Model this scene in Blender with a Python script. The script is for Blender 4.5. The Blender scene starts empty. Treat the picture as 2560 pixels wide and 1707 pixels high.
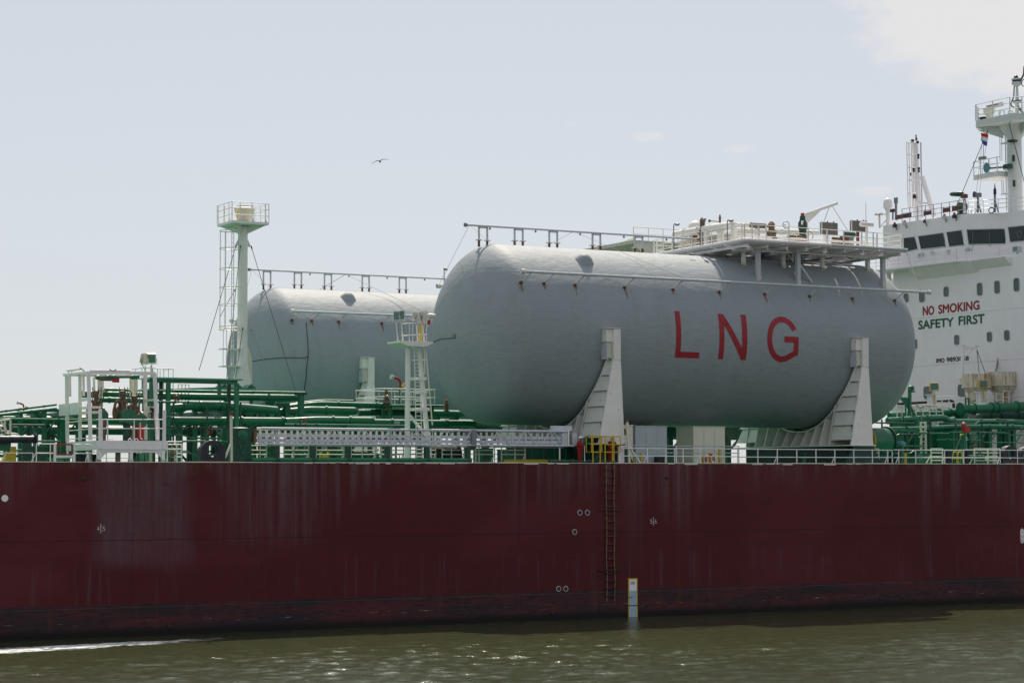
import bpy, bmesh, math, random
import numpy as np
from mathutils import Vector, Matrix
random.seed(7)
S = bpy.context.scene
COL = S.collection

# ------------------------------------------------------------------ camera
# survey of the photograph: vanishing points of the ship's axes fix the lens and the attitude;
# ship axes: X along the ship (aft), Y across (away from the quay), Z up, water at z = 0
W0, H0 = 2560.0, 1707.0
CX, CY = W0 / 2, H0 / 2
V1 = np.array([11000., 1178.]); V2 = np.array([-1800., 1215.])
F = math.sqrt(-((V1[0]-CX)*(V2[0]-CX) + (V1[1]-CY)*(V2[1]-CY)))
def _u(v): return v / np.linalg.norm(v)
_ax = _u(np.array([V1[0]-CX, V1[1]-CY, F])); _ay = _u(np.array([V2[0]-CX, V2[1]-CY, F]))
_az = -np.cross(_ax, _ay)
if _az[1] > 0: _az = -_az
RM = np.stack([_ax, _ay, _az])
CAM = np.array([0., -125.56, 9.074])
cam = bpy.data.cameras.new('camera'); cam.sensor_fit = 'HORIZONTAL'; cam.sensor_width = 36
cam.lens = F / W0 * 36; cam.clip_start = 1; cam.clip_end = 20000
co = bpy.data.objects.new('camera', cam); COL.objects.link(co)
mw = Matrix.Identity(4)
for i in range(3):
    mw[i][0] = RM[i][0]; mw[i][1] = -RM[i][1]; mw[i][2] = -RM[i][2]; mw[i][3] = CAM[i]
co.matrix_world = mw
S.camera = co

# ------------------------------------------------------------------ sky and sun
SUN_EL = math.radians(56); SUN_AZ = math.atan2(0.50, 0.866)      # from +Y towards +X
w = bpy.data.worlds.new('World'); S.world = w; w.use_nodes = True
nt = w.node_tree; bg = nt.nodes['Background']
sky = nt.nodes.new('ShaderNodeTexSky'); sky.sky_type = 'NISHITA'; sky.sun_disc = False
sky.sun_elevation = SUN_EL; sky.sun_rotation = SUN_AZ
sky.altitude = 0; sky.air_density = 1.0; sky.dust_density = 0.8; sky.ozone_density = 1.0
hsv = nt.nodes.new('ShaderNodeHueSaturation'); hsv.inputs['Saturation'].default_value = 0.58
nt.links.new(sky.outputs[0], hsv.inputs['Color'])
tint = nt.nodes.new('ShaderNodeMix'); tint.data_type = 'RGBA'; tint.blend_type = 'MULTIPLY'; tint.inputs[0].default_value = 1
nt.links.new(hsv.outputs[0], tint.inputs[6]); tint.inputs[7].default_value = (.955, .995, 1.05, 1)
veil = nt.nodes.new('ShaderNodeMix'); veil.data_type = 'RGBA'; veil.inputs[0].default_value = .60     # thin high haze evens out the sky
nt.links.new(tint.outputs[2], veil.inputs[6]); veil.inputs[7].default_value = (8.2, 8.38, 8.68, 1)
def vm(op, a, b=None):
    n = nt.nodes.new('ShaderNodeVectorMath'); n.operation = op
    for k, v in ((0, a), (1, b)):
        if v is None: continue
        if hasattr(v, 'links'): nt.links.new(v, n.inputs[k])
        else: n.inputs[k].default_value = v
    return n
tc = nt.nodes.new('ShaderNodeTexCoord')
def cloud(direction, rad, soft, scale, thr, stretch):
    """a patch of thin cloud round a fixed direction of the sky"""
    d = vm('SUBTRACT', tc.outputs['Generated'], tuple(direction))
    d = vm('MULTIPLY', d.outputs[0], stretch)
    l = vm('LENGTH', d.outputs[0])
    nz = nt.nodes.new('ShaderNodeTexNoise'); nz.inputs['Scale'].default_value = scale
    nz.inputs['Detail'].default_value = 8; nz.inputs['Roughness'].default_value = .64
    sv = vm('MULTIPLY', tc.outputs['Generated'], (1, 1, 2.2)); nt.links.new(sv.outputs[0], nz.inputs['Vector'])
    m = nt.nodes.new('ShaderNodeMapRange'); m.interpolation_type = 'SMOOTHSTEP'
    nt.links.new(l.outputs['Value'], m.inputs[0])
    m.inputs[1].default_value = rad; m.inputs[2].default_value = rad * soft; m.inputs[3].default_value = 1; m.inputs[4].default_value = 0
    a = nt.nodes.new('ShaderNodeMath'); a.operation = 'ADD'
    nt.links.new(m.outputs[0], a.inputs[0]); nt.links.new(nz.outputs[0], a.inputs[1])
    r = nt.nodes.new('ShaderNodeMapRange'); r.interpolation_type = 'SMOOTHSTEP'
    nt.links.new(a.outputs[0], r.inputs[0]); r.inputs[1].default_value = thr; r.inputs[2].default_value = thr + .42
    return r.outputs[0]
def dir_of(px, py):
    return _u(RM @ np.array([px-CX, py-CY, F]))
CLOUD = (8.9, 8.75, 8.8, 1)
prev = veil.outputs[2]
for (d, rad, soft, sc, thr, st, amt) in (
        (dir_of(2640, -30), .05, 2.9, 30, .95, (1, 1, 1.9), .95),
        (dir_of(1620, 342), .004, 4.5, 50, 1.12, (1, 1, 3.5), .5),
        (dir_of(1425, 310), .002, 5, 50, 1.12, (1, 1, 3.5), .4),
        (dir_of(1850, 372), .003, 6, 40, 1.16, (1, 1, 3.5), .4),
        (dir_of(2180, 478), .003, 7, 40, 1.14, (1, 1, 3.5), .4)):
    fac = cloud(d, rad, soft, sc, thr, st)
    k = nt.nodes.new('ShaderNodeMath'); k.operation = 'MULTIPLY'; nt.links.new(fac, k.inputs[0]); k.inputs[1].default_value = amt
    mx = nt.nodes.new('ShaderNodeMix'); mx.data_type = 'RGBA'
    nt.links.new(k.outputs[0], mx.inputs[0]); nt.links.new(prev, mx.inputs[6]); mx.inputs[7].default_value = CLOUD
    prev = mx.outputs[2]
nt.links.new(prev, bg.inputs['Color'])
bg.inputs['Strength'].default_value = 0.0895
sl = bpy.data.lights.new('sun', 'SUN'); sl.energy = 5.0; sl.angle = math.radians(.6); sl.color = (1, .89, .75)
so = bpy.data.objects.new('sun', sl); COL.objects.link(so)
sdir = Vector((math.cos(SUN_EL)*math.sin(SUN_AZ), math.cos(SUN_EL)*math.cos(SUN_AZ), math.sin(SUN_EL)))
so.rotation_euler = sdir.to_track_quat('Z', 'Y').to_euler(); so.location = (60, 60, 120)
S.view_settings.view_transform = 'Standard'; S.view_settings.look = 'None'
S.view_settings.gamma = 1; S.view_settings.exposure = 0.0; S.view_settings.use_curve_mapping = False

# ------------------------------------------------------------------ measuring helpers (photo point + known plane -> place on the ship)
def ray(px, py): return RM @ np.array([px-CX, py-CY, F])
def P(px, py, Y):
    d = ray(px, py); return Vector(CAM + (Y-CAM[1])/d[1]*d)
def PX(px, py, X):
    d = ray(px, py); return Vector(CAM + (X-CAM[0])/d[0]*d)
def PZ(px, py, Z):
    d = ray(px, py); return Vector(CAM + (Z-CAM[2])/d[2]*d)
def zoom(x0, y0, s):
    def g(x, y): return (x0 + x*s, y0 + y*s)
    return g
Z1 = zoom(0, 850, .27421); Z2 = zoom(500, 850, .27421); Z3 = zoom(1000, 850, .27421); Z4 = zoom(1500, 850, .27421); Z5 = zoom(1920, 850, .27421)
ZA = zoom(500, 480, .33161); ZB = zoom(1050, 520, .28066); ZC = zoom(1620, 480, .30607); ZD = zoom(2100, 160, .29337); ZE = zoom(2100, 560, .33165)
ZF = zoom(150, 900, .17222); ZG = zoom(2240, 960, .13605); ZH = zoom(1680, 500, .13605); ZI = zoom(1960, 500, .13605); ZJ = zoom(1360, 1040, .10204)
ZK = zoom(0, 1040, .13605); ZL = zoom(900, 740, .28061); ZM = zoom(2380, 160, .25496)
TR, TZ, TY = 6.31, 19.42, 8.0          # near tank: radius, axis height, axis offset from the ship's side
TX0, TX1, TCAP = 69.98, 108.85, 3.55
FARY = 46.5
def PT(px, py, Rx=TR, yc=TY):
    d = ray(px, py); a = d[1]**2 + d[2]**2; oy = CAM[1]-yc; oz = CAM[2]-TZ
    b = 2*(d[1]*oy + d[2]*oz); c = oy*oy + oz*oz - Rx*Rx
    t = (-b - math.sqrt(max(0, b*b - 4*a*c)))/(2*a); return Vector(CAM + t*d)
DECK = 10.35

# ------------------------------------------------------------------ materials
MAT = {}
def nodes_of(name):
    m = bpy.data.materials.new(name); m.use_nodes = True; MAT[name] = m
    t = m.node_tree; return m, t, t.nodes['Principled BSDF']
class NB:
    def __init__(s, t): s.t = t
    def n(s, typ, **kw):
        o = s.t.nodes.new('ShaderNode' + typ)
        for k, v in kw.items(): setattr(o, k, v)
        return o
    def set(s, sock, v):
        if hasattr(v, 'links'): s.t.links.new(v, sock)
        else: sock.default_value = v
    def math(s, op, a, b=0.0, c=None, clamp=False):
        o = s.n('Math', operation=op, use_clamp=clamp); s.set(o.inputs[0], a); s.set(o.inputs[1], b)
        if c is not None: s.set(o.inputs[2], c)
        return o.outputs[0]
    def noise(s, vec, scale=1.0, detail=4.0, rough=.55):
        o = s.n('TexNoise'); s.set(o.inputs['Vector'], vec); o.inputs['Scale'].default_value = scale
        o.inputs['Detail'].default_value = detail; o.inputs['Roughness'].default_value = rough; return o.outputs[0]
    def mul(s, vec, xyz):
        o = s.n('VectorMath', operation='MULTIPLY'); s.set(o.inputs[0], vec); o.inputs[1].default_value = xyz; return o.outputs[0]
    def rng(s, v, a, b, c=0.0, d=1.0, smooth=False):
        o = s.n('MapRange'); o.interpolation_type = 'SMOOTHSTEP' if smooth else 'LINEAR'; s.set(o.inputs[0], v)
        for k, q in zip((1, 2, 3, 4), (a, b, c, d)): s.set(o.inputs[k], q)
        return o.outputs[0]
    def mix(s, f, a, b):
        o = s.n('Mix', data_type='RGBA'); s.set(o.inputs[0], f)
        for k, v in ((6, a), (7, b)): s.set(o.inputs[k], (*v, 1) if isinstance(v, tuple) and len(v) == 3 else v)
        return o.outputs[2]
    def bump(s, h, strength, dist):
        o = s.n('Bump'); s.set(o.inputs['Height'], h); o.inputs['Strength'].default_value = strength; o.inputs['Distance'].default_value = dist
        return o.outputs[0]
    def pos(s): return s.n('NewGeometry').outputs['Position']
def paint(name, col, rough=.45, var=.18, rust=0.0, metal=0.0, grime=.25):
    m, t, b = nodes_of(name); N = NB(t); p = N.pos()
    dark = tuple(c*(1-var*1.6) for c in col); light = tuple(min(.9, c*(1+var*.6)) for c in col)
    c = N.mix(N.noise(p, .9, 5), dark, light)
    st = N.noise(N.mul(p, (5, 5, .5)), 1.0, 4, .65)
    c = N.mix(N.math('MULTIPLY', N.rng(st, .52, .78), grime), c, tuple(x*.45+.01 for x in col))
    if rust:
        sp = N.noise(p, 2.6, 6, .7); s2 = N.noise(N.mul(p, (7, 7, .8)), 1.0, 4, .6)
        f = N.math('ADD', N.math('MULTIPLY', sp, .6), N.math('MULTIPLY', s2, .4))
        c = N.mix(N.rng(f, .66-.1*rust, .74-.1*rust), c, (.16, .055, .018))
    t.links.new(c, b.inputs['Base Color'])
    rr = N.rng(N.noise(p, 3, 3), .3, .7, max(.05, rough-.12), min(1, rough+.15)); t.links.new(rr, b.inputs['Roughness'])
    b.inputs['Metallic'].default_value = metal
    t.links.new(N.bump(N.noise(p, 6, 4), .12, .02), b.inputs['Normal'])
    return m
paint('white_paint', (.79, .79, .74), .42, .10, .35)
paint('white_clean', (.85, .82, .84), .4, .07, 0.0, 0, .15)
paint('saddle_white', (.80, .79, .74), .5, .1, .62)
paint('white_rusty', (.66, .65, .60), .5, .12, .9)
paint('cream_paint', (.72, .69, .56), .45, .1, .45)
paint('grey_white', (.52, .56, .60), .4, .1, .15)
paint('green_paint', (.007, .150, .074), .42, .22, .12)
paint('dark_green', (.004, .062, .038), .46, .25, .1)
paint('deck_green', (.055, .30, .165), .6, .2, .2)
paint('bounce_sheet_grey', (.12, .125, .105), .7, .2, .2)
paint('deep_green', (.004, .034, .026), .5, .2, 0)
paint('pale_blue', (.36, .50, .60), .5, .15, .1)
paint('mast_grey', (.60, .65, .64), .45, .1, .2)
paint('pale_green', (.10, .34, .20), .5, .12, .15)
paint('bronze', (.17, .095, .05), .5, .3, .3)
paint('rust_metal', (.20, .075, .03), .75, .3, .5)
paint('yellow_paint', (.62, .42, .015), .45, .12, .2)
paint('red_paint', (.42, .02, .018), .4, .15, 0)
paint('orange_red', (.62, .10, .03), .5, .15, 0)
paint('navy_black', (.012, .014, .026), .4, .3, .1)
paint('black_rubber', (.012, .012, .012), .6, .2, 0)
paint('cable_black', (.02, .02, .02), .6, .2, 0)
paint('aluminium', (.62, .64, .70), .4, .1, .1, .1)
paint('grey_box', (.17, .15, .125), .6, .15, .2)
paint('grey_metal', (.22, .24, .25), .45, .2, .1, .3)
paint('brown_board', (.12, .045, .04), .6, .2, 0)
paint('lens_glass', (.10, .22, .19), .12, .1, 0)
paint('blue_grey', (.12, .20, .28), .4, .1, 0)
paint('teal_dish', (.06, .22, .24), .4, .1, 0)
paint('skin', (.30, .15, .09), .6, .1, 0, 0, 0)
paint('overalls', (.30, .012, .018), .85, .15, 0, 0, .1)
paint('helmet_white', (.78, .78, .78), .3, .03, 0, 0, 0)
paint('boot_black', (.02, .018, .016), .6, .1, 0)
paint('flag_red', (.55, .02, .02), .8, .05, 0, 0, 0); paint('flag_white', (.75, .75, .75), .8, .05, 0, 0, 0); paint('flag_blue', (.02, .06, .36), .8, .05, 0, 0, 0)
paint('letter_red', (.33, .012, .022), .6, .12, 0, 0, .1); paint('letter_green', (.01, .10, .055), .6, .1, 0); paint('letter_black', (.015, .015, .02), .6, .1, 0)
paint('letter_white', (.48, .47, .42), .6, .15, 0)
paint('rust_wash', (.22, .17, .13), .8, .25, .3)
paint('gull_feather', (.30, .30, .31), .8, .2, 0, 0, 0)
paint('rope', (.22, .17, .10), .9, .2, 0); paint('wood', (.10, .035, .03), .7, .2, 0)
paint('rust_stain_white', (.62, .60, .50), .5, .12, 1.25)

m, t, b = nodes_of('hopper_rust'); N = NB(t); p = N.pos()
c = N.mix(N.noise(p, 1.2, 4), (.60, .57, .47), (.70, .67, .57)); st = N.noise(N.mul(p, (2.6, 2.6, .22)), 1.0, 5, .65)
c = N.mix(N.rng(st, .46, .66), c, (.40, .20, .055)); c = N.mix(N.rng(N.noise(N.mul(p, (4, 4, .5)), 1.0, 5, .7), .6, .68), c, (.22, .08, .025))
t.links.new(c, b.inputs['Base Color']); b.inputs['Roughness'].default_value = .7
m, t, b = nodes_of('window_glass'); N = NB(t); p = N.pos()
t.links.new(N.mix(N.noise(p, .7, 3), (.014, .022, .022), (.05, .07, .07)), b.inputs['Base Color'])
b.inputs['Roughness'].default_value = .08; b.inputs['Specular IOR Level'].default_value = .22
m, t, b = nodes_of('cabin_glass'); N = NB(t); p = N.pos()
t.links.new(N.mix(N.noise(p, .9, 2), (.05, .075, .08), (.11, .15, .16)), b.inputs['Base Color']); b.inputs['Roughness'].default_value = .15

# sprayed insulation of the tanks: off-white, lumpy, faint runs below the brackets
m, t, b = nodes_of('tank_foam'); N = NB(t); p = N.pos()
c = N.mix(N.noise(p, .35, 5), (.258, .298, .328), (.322, .358, .382))
run = N.noise(N.mul(p, (1.4, 1.4, .12)), 1.0, 5, .6)
c = N.mix(N.math('MULTIPLY', N.rng(run, .5, .8), .32), c, (.22, .215, .20))
sp = N.noise(p, 1.7, 8, .75)
c = N.mix(N.math('MULTIPLY', N.rng(sp, .62, .75), .25), c, (.19, .175, .15))
t.links.new(c, b.inputs['Base Color']); b.inputs['Roughness'].default_value = .62
b.inputs['Specular IOR Level'].default_value = .35
hh = N.math('ADD', N.noise(N.mul(p, (1.3, 1.3, 2.6)), 1.0, 3, .5), N.math('MULTIPLY', N.noise(N.mul(p, (2.0, 5, 5)), 1.0, 4, .6), .35))
t.links.new(N.bump(hh, .30, .15), b.inputs['Normal'])

# hull plating: oxide red, bleached scuffs, runs from the deck edge, weld seams, fouled boot topping
m, t, b = nodes_of('hull_red'); N = NB(t); p = N.pos()
sx = N.n('SeparateXYZ'); t.links.new(p, sx.inputs[0]); X, Yc, Zc = sx.outputs
c = N.mix(N.noise(p, .10, 6, .6), (.080, .0105, .0140), (.104, .0150, .0190))
c = N.mix(N.math('MULTIPLY', N.noise(N.mul(p, (.25, 1, 2.5)), 1.0, 6, .65), .35), c, (.066, .017, .019))
top = N.math('SUBTRACT', 10.35, Zc)
# runs of grey-mauve weathering from the deck edge
st = N.noise(N.mul(p, (1.7, 1, .03)), 1.0, 7, .66); big = N.noise(N.mul(p, (.16, 1, .02)), 1.0, 3, .5)
ln = N.math('MULTIPLY_ADD', N.rng(big, .40, .62), 4.6, .35)
fade = N.math('SUBTRACT', 1.0, N.math('DIVIDE', top, N.math('MAXIMUM', ln, .5)), clamp=True)
f = N.math('MULTIPLY', N.rng(st, .45, .62), fade)
c = N.mix(N.math('MULTIPLY', f, .62), c, (.165, .115, .13))
# the big bleached rubbing patch below the loading platform
def band(v, a, b_, s): return N.math('MULTIPLY', N.rng(v, a-s, a+s, smooth=True), N.rng(v, b_-s, b_+s, 1, 0, smooth=True))
wob = N.math('MULTIPLY_ADD', N.noise(N.mul(p, (.5, 1, .5)), 1.0, 4), 1.6, -.8)
px_ = N.math('ADD', X, wob); pz_ = N.math('ADD', Zc, N.math('MULTIPLY', wob, .5))
patch = N.math('MULTIPLY', band(px_, 42.3, 48.2, .7), band(pz_, 4.3, 12, .6))
patch = N.math('MULTIPLY', patch, N.rng(N.noise(N.mul(p, (3, 1, .25)), 1.0, 5, .6), .3, .62, .35, 1))
c = N.mix(N.math('MULTIPLY', patch, .62), c, (.125, .085, .105))
patch2 = N.math('MULTIPLY', band(px_, 50.5, 56.5, 1.2), band(pz_, 5.5, 12, .8))
c = N.mix(N.math('MULTIPLY', N.math('MULTIPLY', patch2, N.rng(N.noise(N.mul(p, (3, 1, .15)), 1.0, 5, .6), .4, .65)), .55), c, (.125, .082, .095))
for xs in (84.6, 105.5, 80.2):      # long pale runs under scuppers
    c = N.mix(N.math('MULTIPLY', N.math('MULTIPLY', band(X, xs-.6, xs+.6, .5), N.rng(Zc, 3.2, 8)), N.math('MULTIPLY', N.rng(st, .4, .7), .55)), c, (.135, .095, .10))
# rust under the deck edge
ru = N.math('MULTIPLY', N.rng(N.noise(N.mul(p, (1.1, 1, .22)), 1.0, 7, .7), .48, .60), N.math('POWER', N.rng(top, 0, 2.2, 1, 0), 1.6))
c = N.mix(N.math('MULTIPLY', ru, .8), c, (.09, .028, .014))
rs = N.math('MULTIPLY', N.rng(N.noise(N.mul(p, (3.4, 1, .22)), 1.3, 7, .7), .60, .66), .75)
c = N.mix(rs, c, (.07, .028, .016))
# scrape marks
sc = N.math('MULTIPLY', N.rng(N.noise(N.mul(p, (.5, 1, 5)), 1.0, 6, .7), .585, .66), .75)
c = N.mix(sc, c, (.038, .014, .016))
pl = N.noise(N.mul(p, (.09, 1, .18)), 1.0, 5, .6)
c = N.mix(N.math('MULTIPLY', N.rng(pl, .48, .60), .42), c, (.125, .026, .034))
low = N.math('MULTIPLY', N.rng(N.noise(N.mul(p, (2.4, 1, .10)), 1.0, 6, .7), .55, .66), band(Zc, 1.9, 4.4, .6))
c = N.mix(N.math('MULTIPLY', low, .5), c, (.11, .06, .065))
# seams
def line(v, at, wd): return N.math('LESS_THAN', N.math('ABSOLUTE', N.math('SUBTRACT', v, at)), wd)
seam = line(Zc, 5.71, .022)
for xs in (44.6, 57.8, 71.2, 86.6, 101.4): seam = N.math('MAXIMUM', seam, N.math('MULTIPLY', line(X, xs, .02), .7))
c = N.mix(N.math('MULTIPLY', seam, .75), c, (.03, .010, .012))
# boot topping
zb = N.math('ADD', Zc, N.math('MULTIPLY_ADD', N.noise(N.mul(p, (.7, 1, 1)), 1.0, 5), .08, -.04))
boot = N.rng(zb, 1.85, 1.95, 1, 0)
bc = N.mix(N.rng(N.noise(N.mul(p, (.14, 1, 1.3)), 1.0, 5, .6), .36, .66), (.028, .024, .029), (.100, .024, .028))
bc = N.mix(N.math('MULTIPLY', N.rng(N.noise(N.mul(p, (1.2, 1, 6)), 1.0, 6, .6), .50, .62), .6), bc, (.014, .014, .018))
wear = N.math('MULTIPLY', N.rng(N.noise(N.mul(p, (.8, 1, 9)), 1.0, 6, .75), .60, .64), band(Zc, .72, 1.0, .08))
bc = N.mix(wear, bc, (.32, .29, .24))
vr = N.math('MULTIPLY', N.rng(N.noise(N.mul(p, (1.2, 1, .2)), 1.0, 6, .65), .56, .64), .45)
bc = N.mix(vr, bc, (.10, .035, .022))
bc = N.mix(N.math('MULTIPLY', N.rng(zb, .25, .62, 1, 0), .92), bc, (.010, .010, .010))
c = N.mix(boot, c, bc)
c = N.mix(N.math('MULTIPLY', line(Zc, 1.72, .012), .35), c, (.16, .13, .14))
t.links.new(c, b.inputs['Base Color']); b.inputs['Roughness'].default_value = .62; b.inputs['Specular IOR Level'].default_value = .18
hb = N.math('ADD', N.noise(N.mul(p, (.35, 1, .35)), 1.0, 3), N.math('MULTIPLY', seam, -.25))
t.links.new(N.bump(hb, .35, .12), b.inputs['Normal'])

# harbour water: muddy olive, ruffled; bow-wave foam lies along the hull at the left
m, t, b = nodes_of('water'); N = NB(t); p = N.pos()
sx = N.n('SeparateXYZ'); t.links.new(p, sx.inputs[0]); X, Yw, _z = sx.outputs
c = N.mix(N.noise(N.mul(p, (.05, .12, 1)), 1.0, 4), (.035, .045, .020), (.049, .058, .027))
edge = N.math('MULTIPLY_ADD', N.math('SUBTRACT', X, 36.5), .17, -6.6)
nn = N.noise(N.mul(p, (.5, 1.2, 1)), 1.0, 7, .75)
dist = N.math('ABSOLUTE', N.math('SUBTRACT', N.math('ADD', Yw, N.math('MULTIPLY_ADD', nn, 3.4, -1.7)), edge))
wid = N.rng(X, 36, 56, 2.4, 1.0)
fo = N.math('MULTIPLY', N.rng(N.math('DIVIDE', dist, wid), .25, 1.0, 1, 0), N.rng(X, 40, 52, 1.0, 0.0))
fo = N.rng(N.math('MULTIPLY', fo, N.rng(N.noise(N.mul(p, (.9, 2.2, 1)), 1.0, 7, .8), .38, .58, .0, 1.4)), .28, .6)
c = N.mix(fo, c, (.72, .73, .72))
t.links.new(c, b.inputs['Base Color']); t.links.new(N.rng(fo, 0, 1, .12, .8), b.inputs['Roughness']); b.inputs['IOR'].default_value = 1.333
h1 = N.noise(N.mul(p, (3.2, 6.5, 1)), 1.0, 5, .68)
t.links.new(N.bump(h1, .42, .07), b.inputs['Normal']); b.inputs['Specular IOR Level'].default_value = .48

# ------------------------------------------------------------------ mesh building
def V(a): return Vector(a)
class MB:
    def __init__(s): s.v = []; s.f = []
    def add(s, vs, fs):
        o = len(s.v); s.v += [Vector(x) for x in vs]; s.f += [tuple(o+i for i in q) for q in fs]; return s
    def box(s, x0, x1, y0, y1, z0, z1):
        x0, x1 = sorted((x0, x1)); y0, y1 = sorted((y0, y1)); z0, z1 = sorted((z0, z1))
        return s.add([(x, y, z) for z in (z0, z1) for y in (y0, y1) for x in (x0, x1)],
                     [(0, 2, 3, 1), (4, 5, 7, 6), (0, 1, 5, 4), (2, 6, 7, 3), (0, 4, 6, 2), (1, 3, 7, 5)])
    def cbox(s, c, sx, sy, sz): return s.box(c[0]-sx/2, c[0]+sx/2, c[1]-sy/2, c[1]+sy/2, c[2]-sz/2, c[2]+sz/2)
    def prism(s, pts, off):
        n = len(pts); pts = [V(p) for p in pts]; off = V(off)
        return s.add(pts + [p+off for p in pts], [tuple(range(n-1, -1, -1)), tuple(range(n, 2*n))] + [(i, (i+1) % n, n+(i+1) % n, n+i) for i in range(n)])
    def ring_sweep(s, pts, radii, n, closed=False, squash=None):
        pts = [V(p) for p in pts]; k = len(pts); tang = []
        for i in range(k):
            a = pts[i-1] if (i > 0 or closed) else pts[i]; c = pts[(i+1) % k] if (i < k-1 or closed) else pts[i]
            d = (c-a); tang.append(d.normalized() if d.length > 1e-9 else Vector((0, 0, 1)))
        up = Vector((0, 0, 1)) if abs(tang[0].z) < .9 else Vector((1, 0, 0))
        nrm = (up - tang[0]*up.dot(tang[0])).normalized(); vs = []
        for i in range(k):
            nrm = (nrm - tang[i]*nrm.dot(tang[i]))
            nrm = nrm.normalized() if nrm.length > 1e-6 else tang[i].orthogonal().normalized()
            bn = tang[i].cross(nrm); r = radii[i]
            for j in range(n):
                a = 2*math.pi*j/n; vs.append(pts[i] + nrm*(r*math.cos(a)) + bn*(r*math.sin(a)))
        fs = []
        for i in range(k if closed else k-1):
            for j in range(n):
                a, b2 = i*n+j, i*n+(j+1) % n; i2 = (i+1) % k; fs.append((a, b2, i2*n+(j+1) % n, i2*n+j))
        if not closed: fs += [tuple(range(n-1, -1, -1)), tuple((k-1)*n+j for j in range(n))]
        return s.add(vs, fs)
    def tube(s, a, b, r, n=8, r2=None): return s.ring_sweep([a, b], [r, r if r2 is None else r2], n)
    def path(s, pts, r, n=8, bend=0.0, seg=5):
        pts = [V(p) for p in pts]
        if bend:
            out = [pts[0]]
            for i in range(1, len(pts)-1):
                a, c, d = pts[i-1], pts[i], pts[i+1]; b1 = min(bend, (a-c).length*.48, (d-c).length*.48)
                p1 = c + (a-c).normalized()*b1; p2 = c + (d-c).normalized()*b1
                for q in range(seg+1):
                    u = q/seg; out.append(p1*(1-u)**2 + c*2*u*(1-u) + p2*u*u)
            pts = out + [pts[-1]]
        return s.ring_sweep(pts, [r]*len(pts), n)
    def bar(s, a, b, w, h=None, up=(0, 0, 1)):
        """rectangular bar a->b, w across, h along up"""
        a, b = V(a), V(b); h = w if h is None else h; d = (b-a).normalized(); up = V(up)
        if abs(d.dot(up)) > .95: up = Vector((0, 1, 0))
        sd = d.cross(up).normalized(); u2 = sd.cross(d)
        vs = [p + sd*(w/2*i) + u2*(h/2*j) for p in (a, b) for i, j in ((-1, -1), (1, -1), (1, 1), (-1, 1))]
        return s.add(vs, [(3, 2, 1, 0), (4, 5, 6, 7), (0, 1, 5, 4), (1, 2, 6, 5), (2, 3, 7, 6), (3, 0, 4, 7)])
    def lathe(s, prof, origin, axis=(0, 0, 1), n=20):
        o = V(origin); ax = V(axis).normalized(); u = ax.orthogonal().normalized(); w_ = ax.cross(u)
        pts = []
        for r, h in prof:
            r = max(r, 1e-4)
            for j in range(n):
                a = 2*math.pi*j/n; pts.append(o + ax*h + u*(r*math.cos(a)) + w_*(r*math.sin(a)))
        k = len(prof); fs = [(i*n+j, i*n+(j+1) % n, (i+1)*n+(j+1) % n, (i+1)*n+j) for i in range(k-1) for j in range(n)]
        fs += [tuple(range(n-1, -1, -1)), tuple((k-1)*n+j for j in range(n))]
        return s.add(pts, fs)
    def torus(s, c, R, r, axis=(0, 1, 0), n=20, m=8, sx=1.0, sz=1.0):
        ax = V(axis).normalized(); u = Vector((0, 0, 1)) if abs(ax.z) < .9 else Vector((1, 0, 0)); u = (u-ax*u.dot(ax)).normalized(); w_ = ax.cross(u)
        return s.ring_sweep([V(c)+u*(R*sz*math.cos(2*math.pi*i/n))+w_*(R*sx*math.sin(2*math.pi*i/n)) for i in range(n)], [r]*n, m, closed=True)
    def build(s, name, mat, parent=None, smooth=35, label=None):
        o0 = Vector(parent['_o']) if parent is not None else Vector((0, 0, 0))
        me = bpy.data.meshes.new(name); me.from_pydata([v-o0 for v in s.v], [], s.f); me.update()
        bm = bmesh.new(); bm.from_mesh(me); bmesh.ops.recalc_face_normals(bm, faces=bm.faces); bm.to_mesh(me); bm.free()
        if smooth:
            me.polygons.foreach_set('use_smooth', [True]*len(me.polygons)); me.set_sharp_from_angle(angle=math.radians(smooth))
        me.materials.append(MAT[mat]); o = bpy.data.objects.new(name, me); COL.objects.link(o)
        if parent is not None: o.parent = parent; o['_o'] = tuple(o0)
        if label: o['label'] = label
        return o
def thing(name, label, cat, loc, group=None):
    o = bpy.data.objects.new(name, None); COL.objects.link(o); o.location = loc; o['_o'] = tuple(loc)
    o['label'] = label; o['category'] = cat
    if group: o['group'] = group
    o.empty_display_size = .3
    return o
def solo(o, label, cat, group=None, kind=None):
    if kind: o['kind'] = kind
    if label: o['label'] = label
    if cat: o['category'] = cat
    if group: o['group'] = group
    return o
def copy_thing(root, loc, label):
    c = root.copy(); COL.objects.link(c); c.location = loc; c['label'] = label
    for ch in root.children:
        d = ch.copy(); COL.objects.link(d); d.parent = c
        for g in ch.children:
            e = g.copy(); COL.objects.link(e); e.parent = d
    return c
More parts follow.
